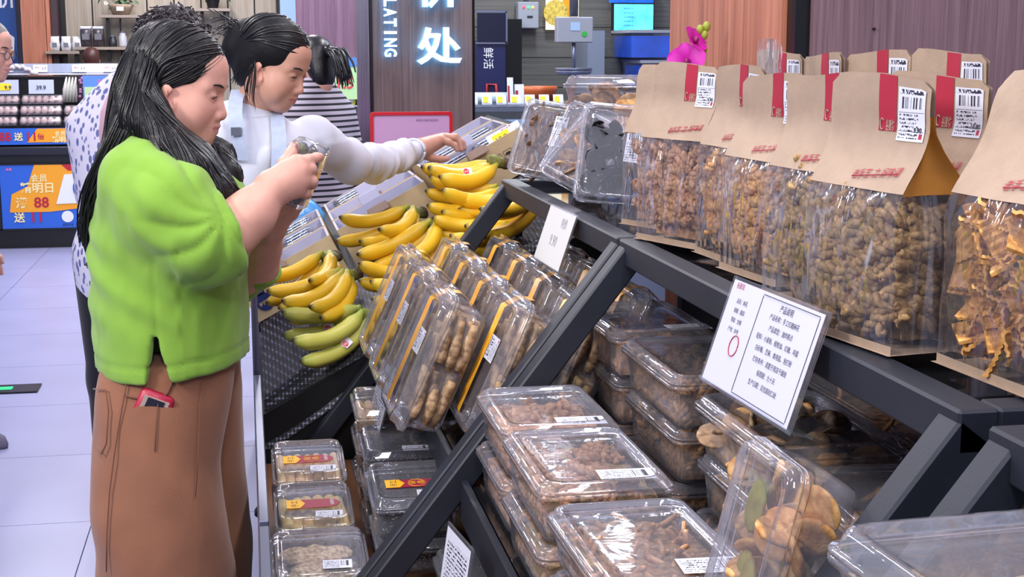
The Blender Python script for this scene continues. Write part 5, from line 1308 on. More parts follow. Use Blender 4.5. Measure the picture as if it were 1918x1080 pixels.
def fish_tank(label, x, z, wd, ht):
    t = thing('fish_tank', label, 'fish tank', (x, 9.75, z)); MB().box((0, 0, ht / 2), (wd, .5, ht)).build('tank_glass', M_glass, t)
    MB().box((0, .0, ht * .44), (wd - .02, .48, ht * .86)).build('water', mat('tank_water_glow', '1450d0', .15, emit=.35, var=.25, vscale=6), t)  # faint glow put into the water in place of the tank's inner lamps
    MB().box((0, 0, ht + .008), (wd + .02, .52, .02)).build('rim', mat('grey_housing', '9a9ca6', .4), t); return t
MB_t = fish_tank('upper blue fish tank left of the reddish lit pillar panel', 2.82, 1.485, .42, .17)
fish_tank('lower deep blue fish tank above the pink orchid', 2.87, 1.29, .36, .16)
t = thing('tank_stand', 'pale grey stand carrying the two blue fish tanks', 'stand', (2.72, 9.82, 0)); MB().box((.03, 0, .62), (.72, .6, 1.24)).build('cabinet', mat('pale_steel', '7c8494', .4), t); MB().box((-.30, .1, 1.45), (.12, .4, .44)).build('post', mat('pale_steel', '7c8494', .4), t)
t = thing('orange_basin', 'orange plastic basin behind the fish counter', 'basin', (1.86, 9.0, 1.218)); MB().lathe([(.09, 0), (.12, .06), (.125, .09), (.115, .088), (.085, .01)], 20).build('basin_body', mat('orange_plastic', 'c8602c', .4), t)
t = thing('fish_counter', 'glass fronted fish counter with white tickets behind the cartons', 'counter', (1.8, 8.5, 0))
def fp(n, mb, m): return mb.build(n, m, t, world=True)
fp('cabinet', MB().box((1.9, 8.6, .5), (1.7, .9, 1.0)), mat('counter_steel', '6a7080', .4)); fp('counter_top', MB().box((1.9, 8.62, 1.20), (1.7, .86, .03)), M_alu); fp('front_glass', MB().box((1.9, 8.13, 1.12), (1.7, .012, .24), rotm(-20, 0, 0)), M_glass)
fp('ice_bed', MB().box((1.9, 8.5, 1.08), (1.66, .6, .12), rotm(8, 0, 0)), mat('ice', 'b8c0d8', .5, var=.3, vscale=20, bump=.4, bscale=40)); fp('text_strip', MB().box((1.9, 8.04, 1.10), (1.7, .012, .09)), mat('strip_blue', '8aa8d0', .4))
lettering('想看就看到新鲜', .045, mat('strip_ink', '2a3858', .5), t, (-.32, -.468, 1.105), rz)
for i in range(7):
    q = thing('counter_ticket', 'white ticket with yellow field, %s from the walnut pillar on the fish counter' % ('first', 'second', 'third', 'fourth', 'fifth', 'sixth', 'seventh')[i], 'price tag', (1.30 + i * .085, 8.17, 1.225), (R(-20), 0, 0), 'tickets on the fish counter'); MB().box((0, 0, .03), (.06, .004, .06)).build('card', M_white, q); MB().box((-.008, -.003, .03), (.03, .003, .036)).build('yellow_field', mat('tag_yellow', 'f4d21c', .45), q)
q = thing('film_roll', 'roll of clear wrap lying on the fish counter', 'film roll', (1.46, 8.40, 1.255)); MB().tube([(-.14, 0, 0), (.12, 0, 0)], .035, 14).build('roll', mat('pale_wrap', 'b8ccd8', .25), q); MB().tube([(.12, 0, 0), (.17, 0, 0)], .018, 10).build('core', M_white, q)
for i, (x, w_, h_) in enumerate(((1.555, .035, .16), (1.61, .055, .12))):
    q = thing('counter_card', ('tall narrow red and white card on the fish counter', 'short white card on the fish counter')[i], 'card', (x, 8.35, 1.218)); MB().box((0, 0, h_ / 2), (w_, .012, h_), rotm(-8, 0, 0)).build('card', M_white, q); MB().box((-w_ * .3, -.01, h_ * .4), (w_ * .3, .004, h_ * .6), rotm(-8, 0, 0)).build('red_print', M_red, q)

# ------------------------------------------------------------------ orchid on the upper shelf
t = thing('orchid', 'magenta orchid with green buds before the reddish lit pillar', 'plant', (1.085, 3.385, RZ))
MB().lathe([(.045, 0), (.055, .05), (.06, .09), (.052, .09)], 18).build('pot', mat('white_pot', 'c8c8cc', .3), t)
st = [(0, 0, .08), (.0, .0, .17), (.005, 0, .26), (.025, 0, .33), (.037, 0, .37)]
MB().tube(st, [.004, .004, .0035, .003, .0025], 8).build('stem', mat('orchid_stem', '5e6a38', .5), t)
M_pet = mat('magenta_petal', 'd820b8', .45, var=.12, vscale=30, trans=.25); M_bud = mat('green_bud', '9aa83c', .45); M_lip = mat('orchid_lip', '8a1060', .45)
def petal(L, W): return [[(W * math.sin(PI * min(v * .94 + .03, 1)) ** .7 * (u - .5) * 2, L * v, .12 * L * math.sin(v * 2.6) + .35 * W * (u - .5) ** 2 * 4 * .25) for u in [k / 6 for k in range(7)]] for v in [k / 8 for k in range(9)]]
for k, (c, rot, sc) in enumerate((((-.005, -.02, .335), (50, 35, 15), .95), ((-.02, -.025, .285), (75, -10, -20), 1.2), ((-.055, -.015, .245), (60, 40, -50), 1.0))):
    fl = empty('flower', c, (R(rot[0]), R(rot[1]), R(rot[2])), t)
    for i, (a, L_, W_) in enumerate(((0, .040, .022), (72, .042, .026), (144, .038, .02), (216, .038, .02), (288, .042, .026))): MB().grid(petal(L_ * sc, W_ * sc)).build('petal', M_pet, fl, (0, 0, 0), (R(12), 0, R(a)))
    MB().ball((0, 0, .008), (.008, .010, .012), 8, 6).build('lip', M_lip, fl)
for c, r_ in (((.008, -.008, .30), .012), ((.024, -.006, .318), .0125), ((.036, 0, .372), .010), ((.020, 0, .365), .0095), ((.030, -.004, .352), .009)): MB().ball(c, (r_, r_, r_ * 1.25), 10, 8).build('bud', M_bud, t)
for a in (1.2, 2.6, 3.9): MB().grid([[(x * .02 * math.sin(PI * (.05 + .9 * v)), .12 * v, .05 * math.sin(PI * v)) for x in (-1, 0, 1)] for v in [k / 6 for k in range(7)]]).build('leaf', mat('orchid_leaf', '3e6234', .4), t, (0, 0, .09), (0, 0, a))
# green lit marker in the floor
t = thing('floor_marker', 'black framed marker with green lit bar set in the floor', 'floor marker', (-1.25, 6.655, .003), (0, 0, R(0)))
MB().box((0, 0, .003), (.56, .155, .006), bevel=.002).build('marker_plate', mat('marker_black', '14161a', .2), t); MB().box((-.03, 0, .0068), (.38, .05, .002)).build('green_bar', mat('green_lit', '20e078', .3, emit=.8), t)
# ------------------------------------------------------------------ people
_yaw, _pit = R(10.62), R(9.6375)
_fw = np.array([math.sin(_yaw) * math.cos(_pit), math.cos(_yaw) * math.cos(_pit), -math.sin(_pit)]); _rt = np.array([math.cos(_yaw), -math.sin(_yaw), 0]); _up = np.cross(_rt, _fw)
def at(px, py, Y):
    """the point at true depth Y that the photograph shows at (px, py)"""
    d = _fw * 2650 + _rt * (px - 959) - _up * (py - 540); return np.array([0, 0, 1.55]) + d * (Y / d[1])
def skin_mat(name, c):
    if name in MATS: return MATS[name]
    m = mat(name, c, .46, attr='Col', bump=.05, bscale=420, var=.05, vscale=45, sss=.0, spec=.4); return m
M_skin = skin_mat('skin', 'd8a08c')
M_eye = mat('eye_white', 'c9c0c0', .2); M_iris = mat('dark_iris', '140c0a', .15); M_lash = mat('dark_lash', '120e10', .5)
def hair_mat(name, c, rough=.32):
    return mat(name, c, rough, 0, .6, bump=.25, bscale=90)
M_hair = hair_mat('black_hair', '0b0a0e', .36); M_hairm = mat('black_hair_mass', '08070b', .55, 0, .25, bump=.3, bscale=60); M_hairb = hair_mat('dark_brown_hair', '2a2026', .5); M_hairr = hair_mat('reddish_hair', '4a2620', .45); M_hairg = hair_mat('grey_hair', '6e6a68', .5)

def head_rot(yaw, pitch, roll=0):
    a, b, c = R(yaw), R(pitch), R(roll)
    Rz = np.array([[math.cos(a), -math.sin(a), 0], [math.sin(a), math.cos(a), 0], [0, 0, 1]]); Ry = np.array([[math.cos(b), 0, math.sin(b)], [0, 1, 0], [-math.sin(b), 0, math.cos(b)]]); Rx = np.array([[1, 0, 0], [0, math.cos(c), -math.sin(c)], [0, math.sin(c), math.cos(c)]])
    return Rz @ Ry @ Rx
SKIN = np.array(hexc('d6a08e')[:3]); LIP = np.array(hexc('b0606a')[:3]); BLUSH = np.array(hexc('d0887c')[:3])
def head_field(full=0.0, chin=-.108, jaw=0.0):
    """face looks along +x, left is +y, up is +z; origin between the ears"""
    f = Field()
    f.ell((-.016, 0, .036), (.092, .072, .084), .02)
    f.ell((.012, 0, -.020), (.070, .064 + .004 * full, .082), .02)
    f.ell((.030, 0, .045), (.050, .058, .048), .02)
    for s in (-1, 1):
        f.cap((-.012, s * (.052 + .005 * full), -.052), (.052, s * .020, chin + .018), .020 + .004 * full, .017 + .003 * full, .03)
        f.ell((.046, s * .036, -.030), (.024, .022, .026 + .004 * full), .03)          # cheek
        f.ell((.038, s * .044, -.052), (.020, .016, .026), .03)
        f.cap((.070, s * .012, .022), (.056, s * .044, .018), .010, .009, .018)          # brow ridge
    f.ell((.058, 0, chin + .012), (.018, .020, .016), .02)                                  # chin
    f.cap((.074, 0, .004), (.090, 0, -.028), .0065, .0095, .012)                            # nose bridge
    f.ell((.089, 0, -.034), (.0100, .0105, .0092), .007)
    for s in (-1, 1): f.ell((.082, s * .0125, -.037), (.010, .0075, .0075), .006)
    f.ell((.068, 0, -.063), (.019, .026, .022), .018)                                       # mouth mound
    for s in (-1, 1): f.ell((.088, s * .031, .003), (.022, .018, .0105), .016, sub=True)     # sockets
    for s in (-1, 1):
        f.ell((.0635, s * .031, .002), (.0155, .0165, .0135), .006)                         # lids
    f.cap((.088, 0, -.0555), (.0885, 0, -.056), .0042, .0042, .006)
    for s in (-1, 1):
        f.cap((.0875, s * .004, -.0550), (.074, s * .021, -.0605), .0044, .0028, .005)
        f.cap((.0850, s * .0, -.0672), (.0725, s * .018, -.0625), .0056, .0030, .005)
    for s in (-1, 1):
        f.cap((.0960, s * .0, -.0612), (.077, s * .023, -.0618), .0012, .0010, .0022, sub=True)
        f.ell((.0780, s * .0335, -.0015), (.0070, .0125, .0024), .002, rot=rotm(0, 0, s * 22), sub=True)   # eye slit
        f.ell((.094, s * .0062, -.0425), (.004, .0032, .0025), .002, sub=True)
        # ears
        f.ell((-.004, s * .074, -.024), (.018, .0065, .031), .006, rot=rotm(-s * 12, -14, s * 18))
        f.ell((.004, s * .078, -.020), (.0085, .0050, .017), .004, rot=rotm(0, -14, s * 18), sub=True)
        f.ell((.000, s * .072, -.050), (.008, .006, .010), .006)
    return f
def head_cols(V, skin=SKIN, lips=LIP):
    C = np.tile(skin, (len(V), 1)).astype(float)
    def g(c, r): return np.exp(-(((V - np.array(c)) / np.array(r)) ** 2).sum(1))
    for s in (-1, 1):
        w = .45 * g((.055, s * .042, -.030), (.03, .02, .018)); C = C * (1 - w[:, None]) + BLUSH * w[:, None]
        w = .5 * g((-.004, s * .078, -.021), (.02, .012, .03)); C = C * (1 - w[:, None]) + BLUSH * w[:, None]
    w = .35 * g((.098, 0, -.034), (.012, .016, .012)); C = C * (1 - w[:, None]) + BLUSH * w[:, None]
    y = np.abs(V[:, 1]); zc = -.0612 - y * .012
    up = (V[:, 2] > zc - .0005) & (V[:, 2] < zc + .0085 * (1 - (y / .024) ** 2) + .0004); lo = (V[:, 2] <= zc) & (V[:, 2] > zc - .0105 * (1 - (y / .022) ** 2))
    m = ((up | lo) & (V[:, 0] > .066) & (y < .023)).astype(float)[:, None] * .6
    C = C * (1 - m) + lips * m
    return np.column_stack([C, np.ones(len(V))])
def add_face(t, M, o, s, brow=1.0, lash=True, hm=None):
    hm = hm or M_lash
    def W(p): return np.array(o) + M @ (np.array(p) * s)
    for sd, nm in ((-1, 'right'), (1, 'left')):
        mb = MB().ball(W((.0605, sd * .031, .0)), .0138 * s, 14, 10); mb.build('eye', M_eye, t, world=True)
        e = MB(); c = W((.0605, sd * .031, .0)); d = M @ np.array((.93, sd * .10, -.34)); d /= np.linalg.norm(d)
        e.ball(c + d * .0085 * s, .0062 * s, 12, 8); e.build('iris', M_iris, t, world=True)
        pts = []
        for k in range(9):
            a = -1 + 2 * k / 8; pts.append(W((.0775 - .0045 * a * a - .004 * (a if True else 0) * 1.0, sd * (.0325 + .0125 * a), .0016 + .0012 * (1 - a * a) - .0012 * a)))
        if lash: MB().tube(pts, [.0006 * s + .0007 * s * math.sin(PI * k / 8) for k in range(9)], 5).build('eyelash', M_lash, t, world=True)
        pts = [W((.0835 - .0105 * (k / 8) ** 2 - .002 * k / 8, sd * (.014 + .034 * k / 8), .0235 + .0045 * math.sin(PI * .75 * k / 8) - .001)) for k in range(9)]
        MB().tube(pts, [(.0011 + .0014 * math.sin(PI * (.12 + .8 * k / 8))) * s * brow for k in range(9)], 6, flat=1.0).build('eyebrow', M_lash, t, world=True)
def finger(f, pts, r0, k=.006):
    n = len(pts); f.chain(pts, [r0 * (1 - .24 * i / (n - 1)) for i in range(n)], k)
def join_parts(parts):
    V = []; Q = []; C = []; n = 0
    for v, q, c in parts: V.append(v); Q.append(q + n); C.append(c); n += len(v)
    return np.vstack(V), np.vstack(Q), np.vstack(C)
def flat_col(V, c): return np.column_stack([np.tile(np.array(c), (len(V), 1)), np.ones(len(V))])
def hand_cols(V, tips, skin=SKIN):
    C = np.tile(skin, (len(V), 1)).astype(float)
    for p in tips:
        w = .4 * np.exp(-((V - p) ** 2).sum(1) / .012 ** 2)[:, None]; C = C * (1 - w) + BLUSH * w
    return np.column_stack([C, np.ones(len(V))])
def body_mesh(t, f, h, o, M, s, tips=(), skin=None):
    """head, neck, arms and hands grown as one continuous skin"""
    skin = SKIN if skin is None else skin; V, Q = f.mesh(h); Vl = (V - o) @ M / s; C = hand_cols(V, list(tips), skin)
    near = np.linalg.norm(Vl, axis=1) < .155; C[near] = head_cols(Vl[near], skin); return npmesh('body', V, Q, M_skin, C, t)
def locks(t, guides, n, r, m, seed, name='hair_lock', jit=.006, world=True, npt=14, stuff=True, taper=.25):
    """locks of hair drawn between guide curves (each a list of points); one countless mass"""
    rnd = random.Random(seed); mb = MB(); G = []
    for g in guides:
        g = np.array(g, float); d = np.r_[0, np.cumsum(np.linalg.norm(np.diff(g, axis=0), axis=1))]; d /= d[-1]
        tt = np.linspace(0, 1, npt); p = np.stack([np.interp(tt, d, g[:, i]) for i in range(3)], 1)
        for _ in range(2): p[1:-1] = (p[:-2] + 2 * p[1:-1] + p[2:]) / 4
        G.append(p)
    for i in range(n):
        a = rnd.uniform(0, len(G) - 1.001) if len(G) > 1 else 0; k = int(a); fr = a - k
        p = G[k] * (1 - fr) + G[min(k + 1, len(G) - 1)] * fr
        j = np.array([rnd.gauss(0, jit) for _ in range(3)]); j2 = np.array([rnd.gauss(0, jit) for _ in range(3)]); ph = rnd.uniform(0, 6)
        tt = np.linspace(0, 1, npt)[:, None]
        p = p + j * (.4 + .6 * tt) + j2 * tt ** 2 + .35 * jit * np.sin(tt * 7 + ph) * j / (np.linalg.norm(j) + 1e-6)
        e = int(npt * rnd.uniform(.82, 1.0)); p = p[:max(e, 5)]
        rr = r * rnd.uniform(.6, 1.3)
        mb.tube(p, [rr * (taper + (1 - taper) * math.sin(PI * (.12 + .80 * q / (len(p) - 1)))) for q in range(len(p))], 5, flat=.55)
    o = mb.build(name, m, t, world=world)
    if stuff: o['kind'] = 'stuff'
    return o
def comb(t, V, Nn, n, seg, step, r, m, flow, seed, keep=None, lift=.0012, name='hair_strand'):
    """fine strands laid along a hair body, following its surface"""
    rng = np.random.default_rng(seed); idx = np.arange(len(V)) if keep is None else np.where(keep)[0]
    c = rng.choice(idx, n); P = V[c].copy(); T = [P + Nn[c] * lift]; dead = np.zeros(n, bool); cnt = np.full(n, 1)
    V32 = V.astype(np.float32); vv = (V32 ** 2).sum(1)
    for k in range(seg):
        nn = Nn[c]; d = flow(P); d = d - nn * (d * nn).sum(1)[:, None]; L = np.linalg.norm(d, axis=1); d /= np.maximum(L, 1e-6)[:, None]
        Pn = P + d * step; c = np.argmin(vv[None, :] - 2 * Pn.astype(np.float32) @ V32.T, axis=1)
        q = V[c]; off = ((Pn - q) * Nn[c]).sum(1); Pn = Pn - Nn[c] * off[:, None]
        dead |= (np.linalg.norm(Pn - P, axis=1) < step * .3) | (L < .15); P = np.where(dead[:, None], P, Pn); cnt += ~dead; T.append(P + Nn[c] * lift)
    T = np.array(T); mb = MB()
    for i in range(n):
        if cnt[i] < 4: continue
        pts = T[:cnt[i], i].copy(); pts[1:-1] = (pts[:-2] + 2 * pts[1:-1] + pts[2:]) / 4; K = len(pts); rr = r * rng.uniform(.6, 1.4)
        mb.tube(pts, [rr * (.25 + .75 * math.sin(PI * (.1 + .8 * q / (K - 1)))) for q in range(K)], 4, flat=.5)
    o = mb.build(name, m, t, world=True); o['kind'] = 'stuff'; return o
def cloth(name, c, **kw): return mat(name, c, .85, 0, .2, sheen=.2, **kw)

HC, HR = np.array((-.022, 0, .042)), np.array((.101, .081, .085))
def hair_cap(f, low=True):
    f.ell(HC, HR, .02)
    if low: f.ell((-.052, 0, -.025), (.056, .070, .070), .04)
    f.ell((.112, 0, -.005), (.066, .088, .084), .012, sub=True)
    for s in (-1, 1): f.ell((.060, s * .080, -.050), (.056, .040, .062), .012, sub=True); f.ell((.004, s * .094, -.028), (.017, .026, .030), .006, sub=True)
def sweep(d0, d1, n=9, k=1.02, sag=0.0):
    """a path over the skull from one direction to another"""
    d0 = np.array(d0, float); d1 = np.array(d1, float); d0 /= np.linalg.norm(d0); d1 /= np.linalg.norm(d1); w = math.acos(np.clip(d0 @ d1, -1, 1)); out = []
    for i in range(n):
        t = i / (n - 1); d = (math.sin((1 - t) * w) * d0 + math.sin(t * w) * d1) / math.sin(w); out.append(HC + d * HR * (k + sag * t))
    return out
# ---------------- woman in the green top
def woman_green():
    t = thing('person', 'woman with long black hair in a lime green top and brown wide trousers, looking at a clear box in her hands', 'person', tuple(at(320, 1660, 2.6) * np.array([1, 1, 0])))
    t['label'] = 'woman in lime green top and brown wide trousers, looking at the box in her hands'
    A = lambda *p: at(*p)
    # shirt
    f = Field()
    f.loft([(.955, -.142, 2.60, .138, .190), (.985, -.142, 2.60, .137, .190), (1.05, -.143, 2.60, .139, .188), (1.12, -.144, 2.60, .140, .186), (1.21, -.147, 2.60, .136, .184), (1.28, -.148, 2.60, .122, .184), (1.325, -.153, 2.60, .096, .178), (1.36, -.160, 2.60, .074, .155), (1.395, -.165, 2.60, .056, .110), (1.425, -.165, 2.60, .046, .075)], .03)
    f.ell(A(395, 400, 2.60), (.075, .13, .085), .05)                                             # bust
    rs = [(258, 338, 2.470), (318, 388, 2.430), (378, 448, 2.415), (412, 446, 2.42), (446, 431, 2.43)]
    f.chain([A(*p) for p in rs], [.062, .070, .062, .056, .052], .045)
    ls = [(275, 330, 2.735), (370, 420, 2.79), (432, 515, 2.79), (484, 492, 2.74)]
    f.chain([A(*p) for p in ls], [.070, .065, .056, .050], .03)
    def cut(p, d, back=.06, r=.10):
        p = np.array(p); d = np.array(d) / np.linalg.norm(d)
        f.fn(lambda P: np.maximum(-((P - p) @ d), np.linalg.norm(P - p - d * .04, axis=-1) - r), p - .12, p + .12, .004, True)
    fd = A(508, 352, 2.46) - A(420, 440, 2.42)
    cut(A(437, 434, 2.425), A(457, 427, 2.43) - A(437, 434, 2.425)); cut(A(482, 496, 2.742), A(506, 428, 2.68) - A(478, 502, 2.745))
    f.cap(A(425, 440, 2.425), A(460, 416, 2.43), .045, .045, .004, True)
    # hem slit on the near side
    sl0 = A(288, 630, 2.41)
    def slit(P):
        h = (sl0[2] - P[..., 2]); wdt = np.where(h > 0, .002 + h * .22, -.01)
        return np.maximum(np.abs(P[..., 0] - sl0[0] - h * .06) - wdt, P[..., 1] - 2.53)
    f.fn(slit, (sl0[0] - .05, 2.36, .90), (sl0[0] + .05, 2.53, sl0[2] + .01), .003, True)
    f.fn(lambda P: P[..., 2] - (.982 + .10 * np.clip((P[..., 0] + .19), 0, .2) * .95), (-.4, 2.3, .9), (.1, 2.9, 1.02), .003, True)
    def disp(X, Y, Z):
        return 0.0011 * np.sin(150 * (Z - 1.0)) * np.exp(-((Z - 1.005) / .012) ** 2)
    V, Q = f.mesh(.0058)
    V = smooth_verts(V, Q, 2)
    Nn = vnormals(V, Q)
    el = A(416, 394, 2.39); hem = A(300, 600, 2.41)
    def folds(V):
        d = np.zeros(len(V)); r = V - el; L = np.linalg.norm(r, axis=1); ang = np.arctan2(r[:, 2], r[:, 0])
        nz = vnoise(V, (9, 9, 9), 3.0)
        near = (V[:, 1] < 2.56)
        # folds that radiate from the bent elbow up the sleeve
        w = np.exp(-((L - .085) / .06) ** 2) * near * (V[:, 0] > -.26) * (1 - np.exp(-(L / .05) ** 2))
        d += w * .0046 * (np.abs(np.sin(ang * 5.5 + 2.2 * nz + 6 * L)) ** .8 * 2 - 1.2)
        # slack drags from the armpit across the back and side
        a2 = V[:, 2] * .80 + V[:, 0] * .55; w2 = np.exp(-((V[:, 2] - 1.17) / .12) ** 2)
        d += w2 * .0034 * np.sin(a2 * 105 + 4 * vnoise(V, (7, 7, 7), 8.0)) * (V[:, 0] < -.12)
        d += .0026 * vnoise(V, (14, 14, 8), 1.0) + .002 * vnoise(V, (40, 40, 22), 2.0)
        # hem band stitch
        zz = 1.012 + .10 * np.clip((V[:, 0] + .19), 0, .2) * .9
        d -= .0028 * np.exp(-((V[:, 2] - zz) / .0035) ** 2)
        ce = A(437, 434, 2.425); cd = A(457, 427, 2.43) - ce; cd = cd / np.linalg.norm(cd); sd_ = (V - ce) @ cd
        d -= .0022 * np.exp(-((sd_ + .022) / .003) ** 2) * (np.linalg.norm(V - ce, axis=1) < .085)
        # side seam
        d -= .002 * np.exp(-((V[:, 0] - (sl0[0] + .004)) / .0035) ** 2) * (V[:, 1] < 2.5) * (V[:, 2] < 1.2)
        return d
    V = V + Nn * folds(V)[:, None]
    npmesh('shirt', V, Q, cloth('lime_cotton', '80aa3e', var=.06, vscale=18, bump=.10, bscale=330), None, t)
    # neckline ribbing
    # trousers
    f = Field()
    f.loft([(.40, -.155, 2.505, .125, .105), (.56, -.165, 2.50, .122, .105), (.70, -.170, 2.50, .118, .106), (.82, -.175, 2.51, .112, .104), (.93, -.160, 2.53, .118, .110), (1.01, -.142, 2.55, .118, .115)], .03)
    f.loft([(.40, -.100, 2.70, .078, .10), (.56, -.096, 2.70, .082, .10), (.70, -.096, 2.69, .084, .10), (.82, -.104, 2.68, .088, .10), (.93, -.130, 2.66, .108, .11), (1.01, -.142, 2.65, .118, .115)], .02)
    f.loft([(.10, -.130, 2.505, .115, .10), (.42, -.155, 2.505, .124, .105)], .02); f.loft([(.10, -.100, 2.70, .085, .10), (.42, -.100, 2.70, .078, .10)], .02)
    V, Q = f.mesh(.0085); V = smooth_verts(V, Q, 1); Nn = vnormals(V, Q)
    d = .006 * vnoise(V, (5, 9, 3), 4.0) + .0035 * np.sin(70 * (V[:, 0] * .55 + V[:, 2] * .35) + 3 * vnoise(V, (5, 5, 5), 6.0)) * np.exp(-((V[:, 2] - .72) / .2) ** 2) + .0018 * vnoise(V, (26, 26, 14), 5.0)
    V = V + Nn * d[:, None]
    TB = (V, Q, Nn)
    M_tr = cloth('brown_twill', '8e6048', var=.06, vscale=14, bump=.12, bscale=300)
    npmesh('trousers', V, Q, M_tr, None, t)
    # seams, pocket mouth, back pocket lying on the trousers
    def onto(px, py, lift=.0012):
        p0 = np.array([0, 0, 1.55]); dd = at(px, py, 2.6) - p0; dd /= np.linalg.norm(dd); rel = V - p0; tt = rel @ dd; dist = np.linalg.norm(rel - tt[:, None] * dd, axis=1)
        c = np.where(dist < .012)[0]; 
        if len(c) == 0: return at(px, py, 2.42)
        i = c[np.argmin(tt[c])]; return p0 + dd * (tt[i] - lift)
    M_seam = cloth('seam_thread', '784c38')
    def seam(name, pts, r=.0013): MB().tube([onto(*p) for p in pts], r, 5).build(name, M_seam, t, world=True)
    seam('pocket_edge', [(232, 738), (245, 743), (262, 746), (282, 748), (300, 746), (314, 736), (322, 718), (325, 703)], .002)
    seam('side_seam', [(236, 720), (229, 760), (222, 800), (214, 850), (205, 920), (200, 1000), (199, 1070)], .0013)
    seam('dart_seam', [(296, 752), (293, 790), (290, 845)], .001); seam('crease_seam', [(380, 700), (374, 760), (372, 840), (366, 930)], .001)
    seam('back_pocket', [(175, 728), (198, 730), (203, 770), (199, 830), (190, 850), (180, 838)], .0015)
    # skin: neck, arms, hands, head as one body
    o1 = A(341, 163, 2.6); M1 = head_rot(-12, 16); s1 = .885
    hf = head_field(1.0, chin=-.106)
    inv = lambda p: (M1.T @ (np.array(p) - o1)) / s1
    hf.cap((-.022, 0, -.05), inv(A(292, 262, 2.6)), .050, .056, .03); hf.cap(inv(A(292, 255, 2.6)), inv(A(285, 300, 2.6)), .058, .085, .03)
    hf.ell((.038, 0, -.092), (.034, .036, .016), .03)
    f = Field(); f.merge(hf, o1, M1, s1)
    # near (right) forearm and hand
    f.chain([A(285, 300, 2.60), A(262, 345, 2.485), A(325, 400, 2.44), A(385, 452, 2.42)], [.075, .040, .040, .042], .03)
    f.chain([A(285, 300, 2.60), A(280, 340, 2.72), A(370, 430, 2.785), A(440, 518, 2.775)], [.075, .040, .038, .040], .03)
    f.chain([A(385, 452, 2.42), A(430, 434, 2.425), A(470, 400, 2.44), A(512, 352, 2.46)], [.042, .044, .040, .028], .02)
    wr = A(512, 352, 2.46)
    kn = [A(556, 302, 2.468), A(567, 318, 2.462), A(568, 338, 2.464), A(558, 357, 2.470)]
    for q, r in zip(kn, (.0125, .013, .0125, .0115)): f.cap(wr, q, .024, r, .016)
    f.cap(A(535, 322, 2.47), A(548, 345, 2.47), .017, .017, .016)
    finger(f, [kn[0], A(577, 299, 2.475), A(592, 295, 2.487), A(599, 294, 2.495)], .0098)
    finger(f, [kn[1], A(583, 316, 2.472), A(586, 322, 2.500), A(578, 328, 2.522)], .0098)
    finger(f, [kn[2], A(584, 339, 2.474), A(585, 344, 2.500), A(576, 347, 2.522)], .0104)
    finger(f, [kn[3], A(573, 361, 2.480), A(574, 364, 2.500), A(566, 364, 2.520)], .0092)
    finger(f, [A(522, 332, 2.474), A(533, 307, 2.492), A(545, 289, 2.510), A(552, 275, 2.522)], .0130)
    tps = [A(599, 294, 2.49), A(552, 275, 2.52), kn[1], kn[2], kn[3]]
    # far (left) forearm and hand, cupped under the box
    f.chain([A(440, 518, 2.775), A(450, 512, 2.76), A(480, 498, 2.742), A(490, 462, 2.71), A(506, 428, 2.672)], [.040, .042, .040, .035, .026], .02)
    wl_ = A(506, 428, 2.672); kn = [A(506, 404, 2.640), A(519, 401, 2.638), A(532, 399, 2.640), A(543, 398, 2.648)]
    for q in kn: f.cap(wl_, q, .021, .0125, .015)
    for i, q in enumerate(kn): finger(f, [q, A(508 + 13.5 * i, 391 - i * .5, 2.612), A(511 + 13 * i, 382, 2.590), A(514 + 12 * i, 378 + (i == 0) * 2, 2.580)], (.0098, .0104, .0102, .0092)[i])
    finger(f, [A(530, 415, 2.668), A(548, 399, 2.650), A(559, 384, 2.630), A(566, 372, 2.615)], .0118)
    body_mesh(t, f, .0028, o1, M1, s1, tps + [A(511 + 13 * i, 381, 2.59) for i in range(4)] + [A(566, 372, 2.615)])
    M_nail = mat('finger_nail', 'e0b0a8', .25)
    for p, n_ in ((A(600, 291, 2.488), (.2, -.9, .4)), (A(553, 272, 2.512), (-.2, -.9, .4))): MB().ball(p, (.0048, .0022, .0044), 8, 5).build('finger_nail', M_nail, t, world=True)
    add_face(t, M1, o1, s1)
    # hair: cap, falling masses, locks
    W = lambda *p: o1 + M1 @ (np.array(p) * s1)
    f = Field()
    hair_cap(f)
    f.cap((.09, 0, .118), (-.03, 0, .140), .005, .004, .006, sub=True)
    V, Q = f.mesh(.004); V = o1 + (V * s1) @ M1.T; parts = [(V, Q, flat_col(V, (0, 0, 0)))]
    f = Field()
    f.chain([A(290, 130, 2.60), A(266, 190, 2.59), A(247, 240, 2.575), A(214, 300, 2.57), A(178, 365, 2.57), A(162, 420, 2.57), A(167, 478, 2.57)], [.052, .046, .036, .022, .013, .009, .005], .03)
    f.chain([A(258, 175, 2.56), A(276, 225, 2.525), A(314, 272, 2.49), A(360, 318, 2.465), A(405, 358, 2.46), A(440, 388, 2.47)], [.026, .036, .034, .030, .022, .008], .025)
    f.chain([A(318, 262, 2.52), A(365, 300, 2.50), A(402, 345, 2.49), A(425, 380, 2.485)], [.022, .028, .024, .010], .025)
    f.chain([A(385, 268, 2.675), A(408, 295, 2.655), A(425, 330, 2.60), A(440, 375, 2.55)], [.020, .026, .022, .008], .03)
    f.ell(A(272, 190, 2.6), (.036, .07, .09), .04)
    V, Q = f.mesh(.005); Nn = vnormals(V, Q); V = V + Nn * (.0045 * vnoise(V, (60, 60, 9), 1.0))[:, None]
    HV, HN = V, vnormals(V, Q)
    parts.append((V, Q, flat_col(V, (0, 0, 0)))); V, Q, C = join_parts(parts); hair = npmesh('hair', V, Q, M_hairm, None, t)
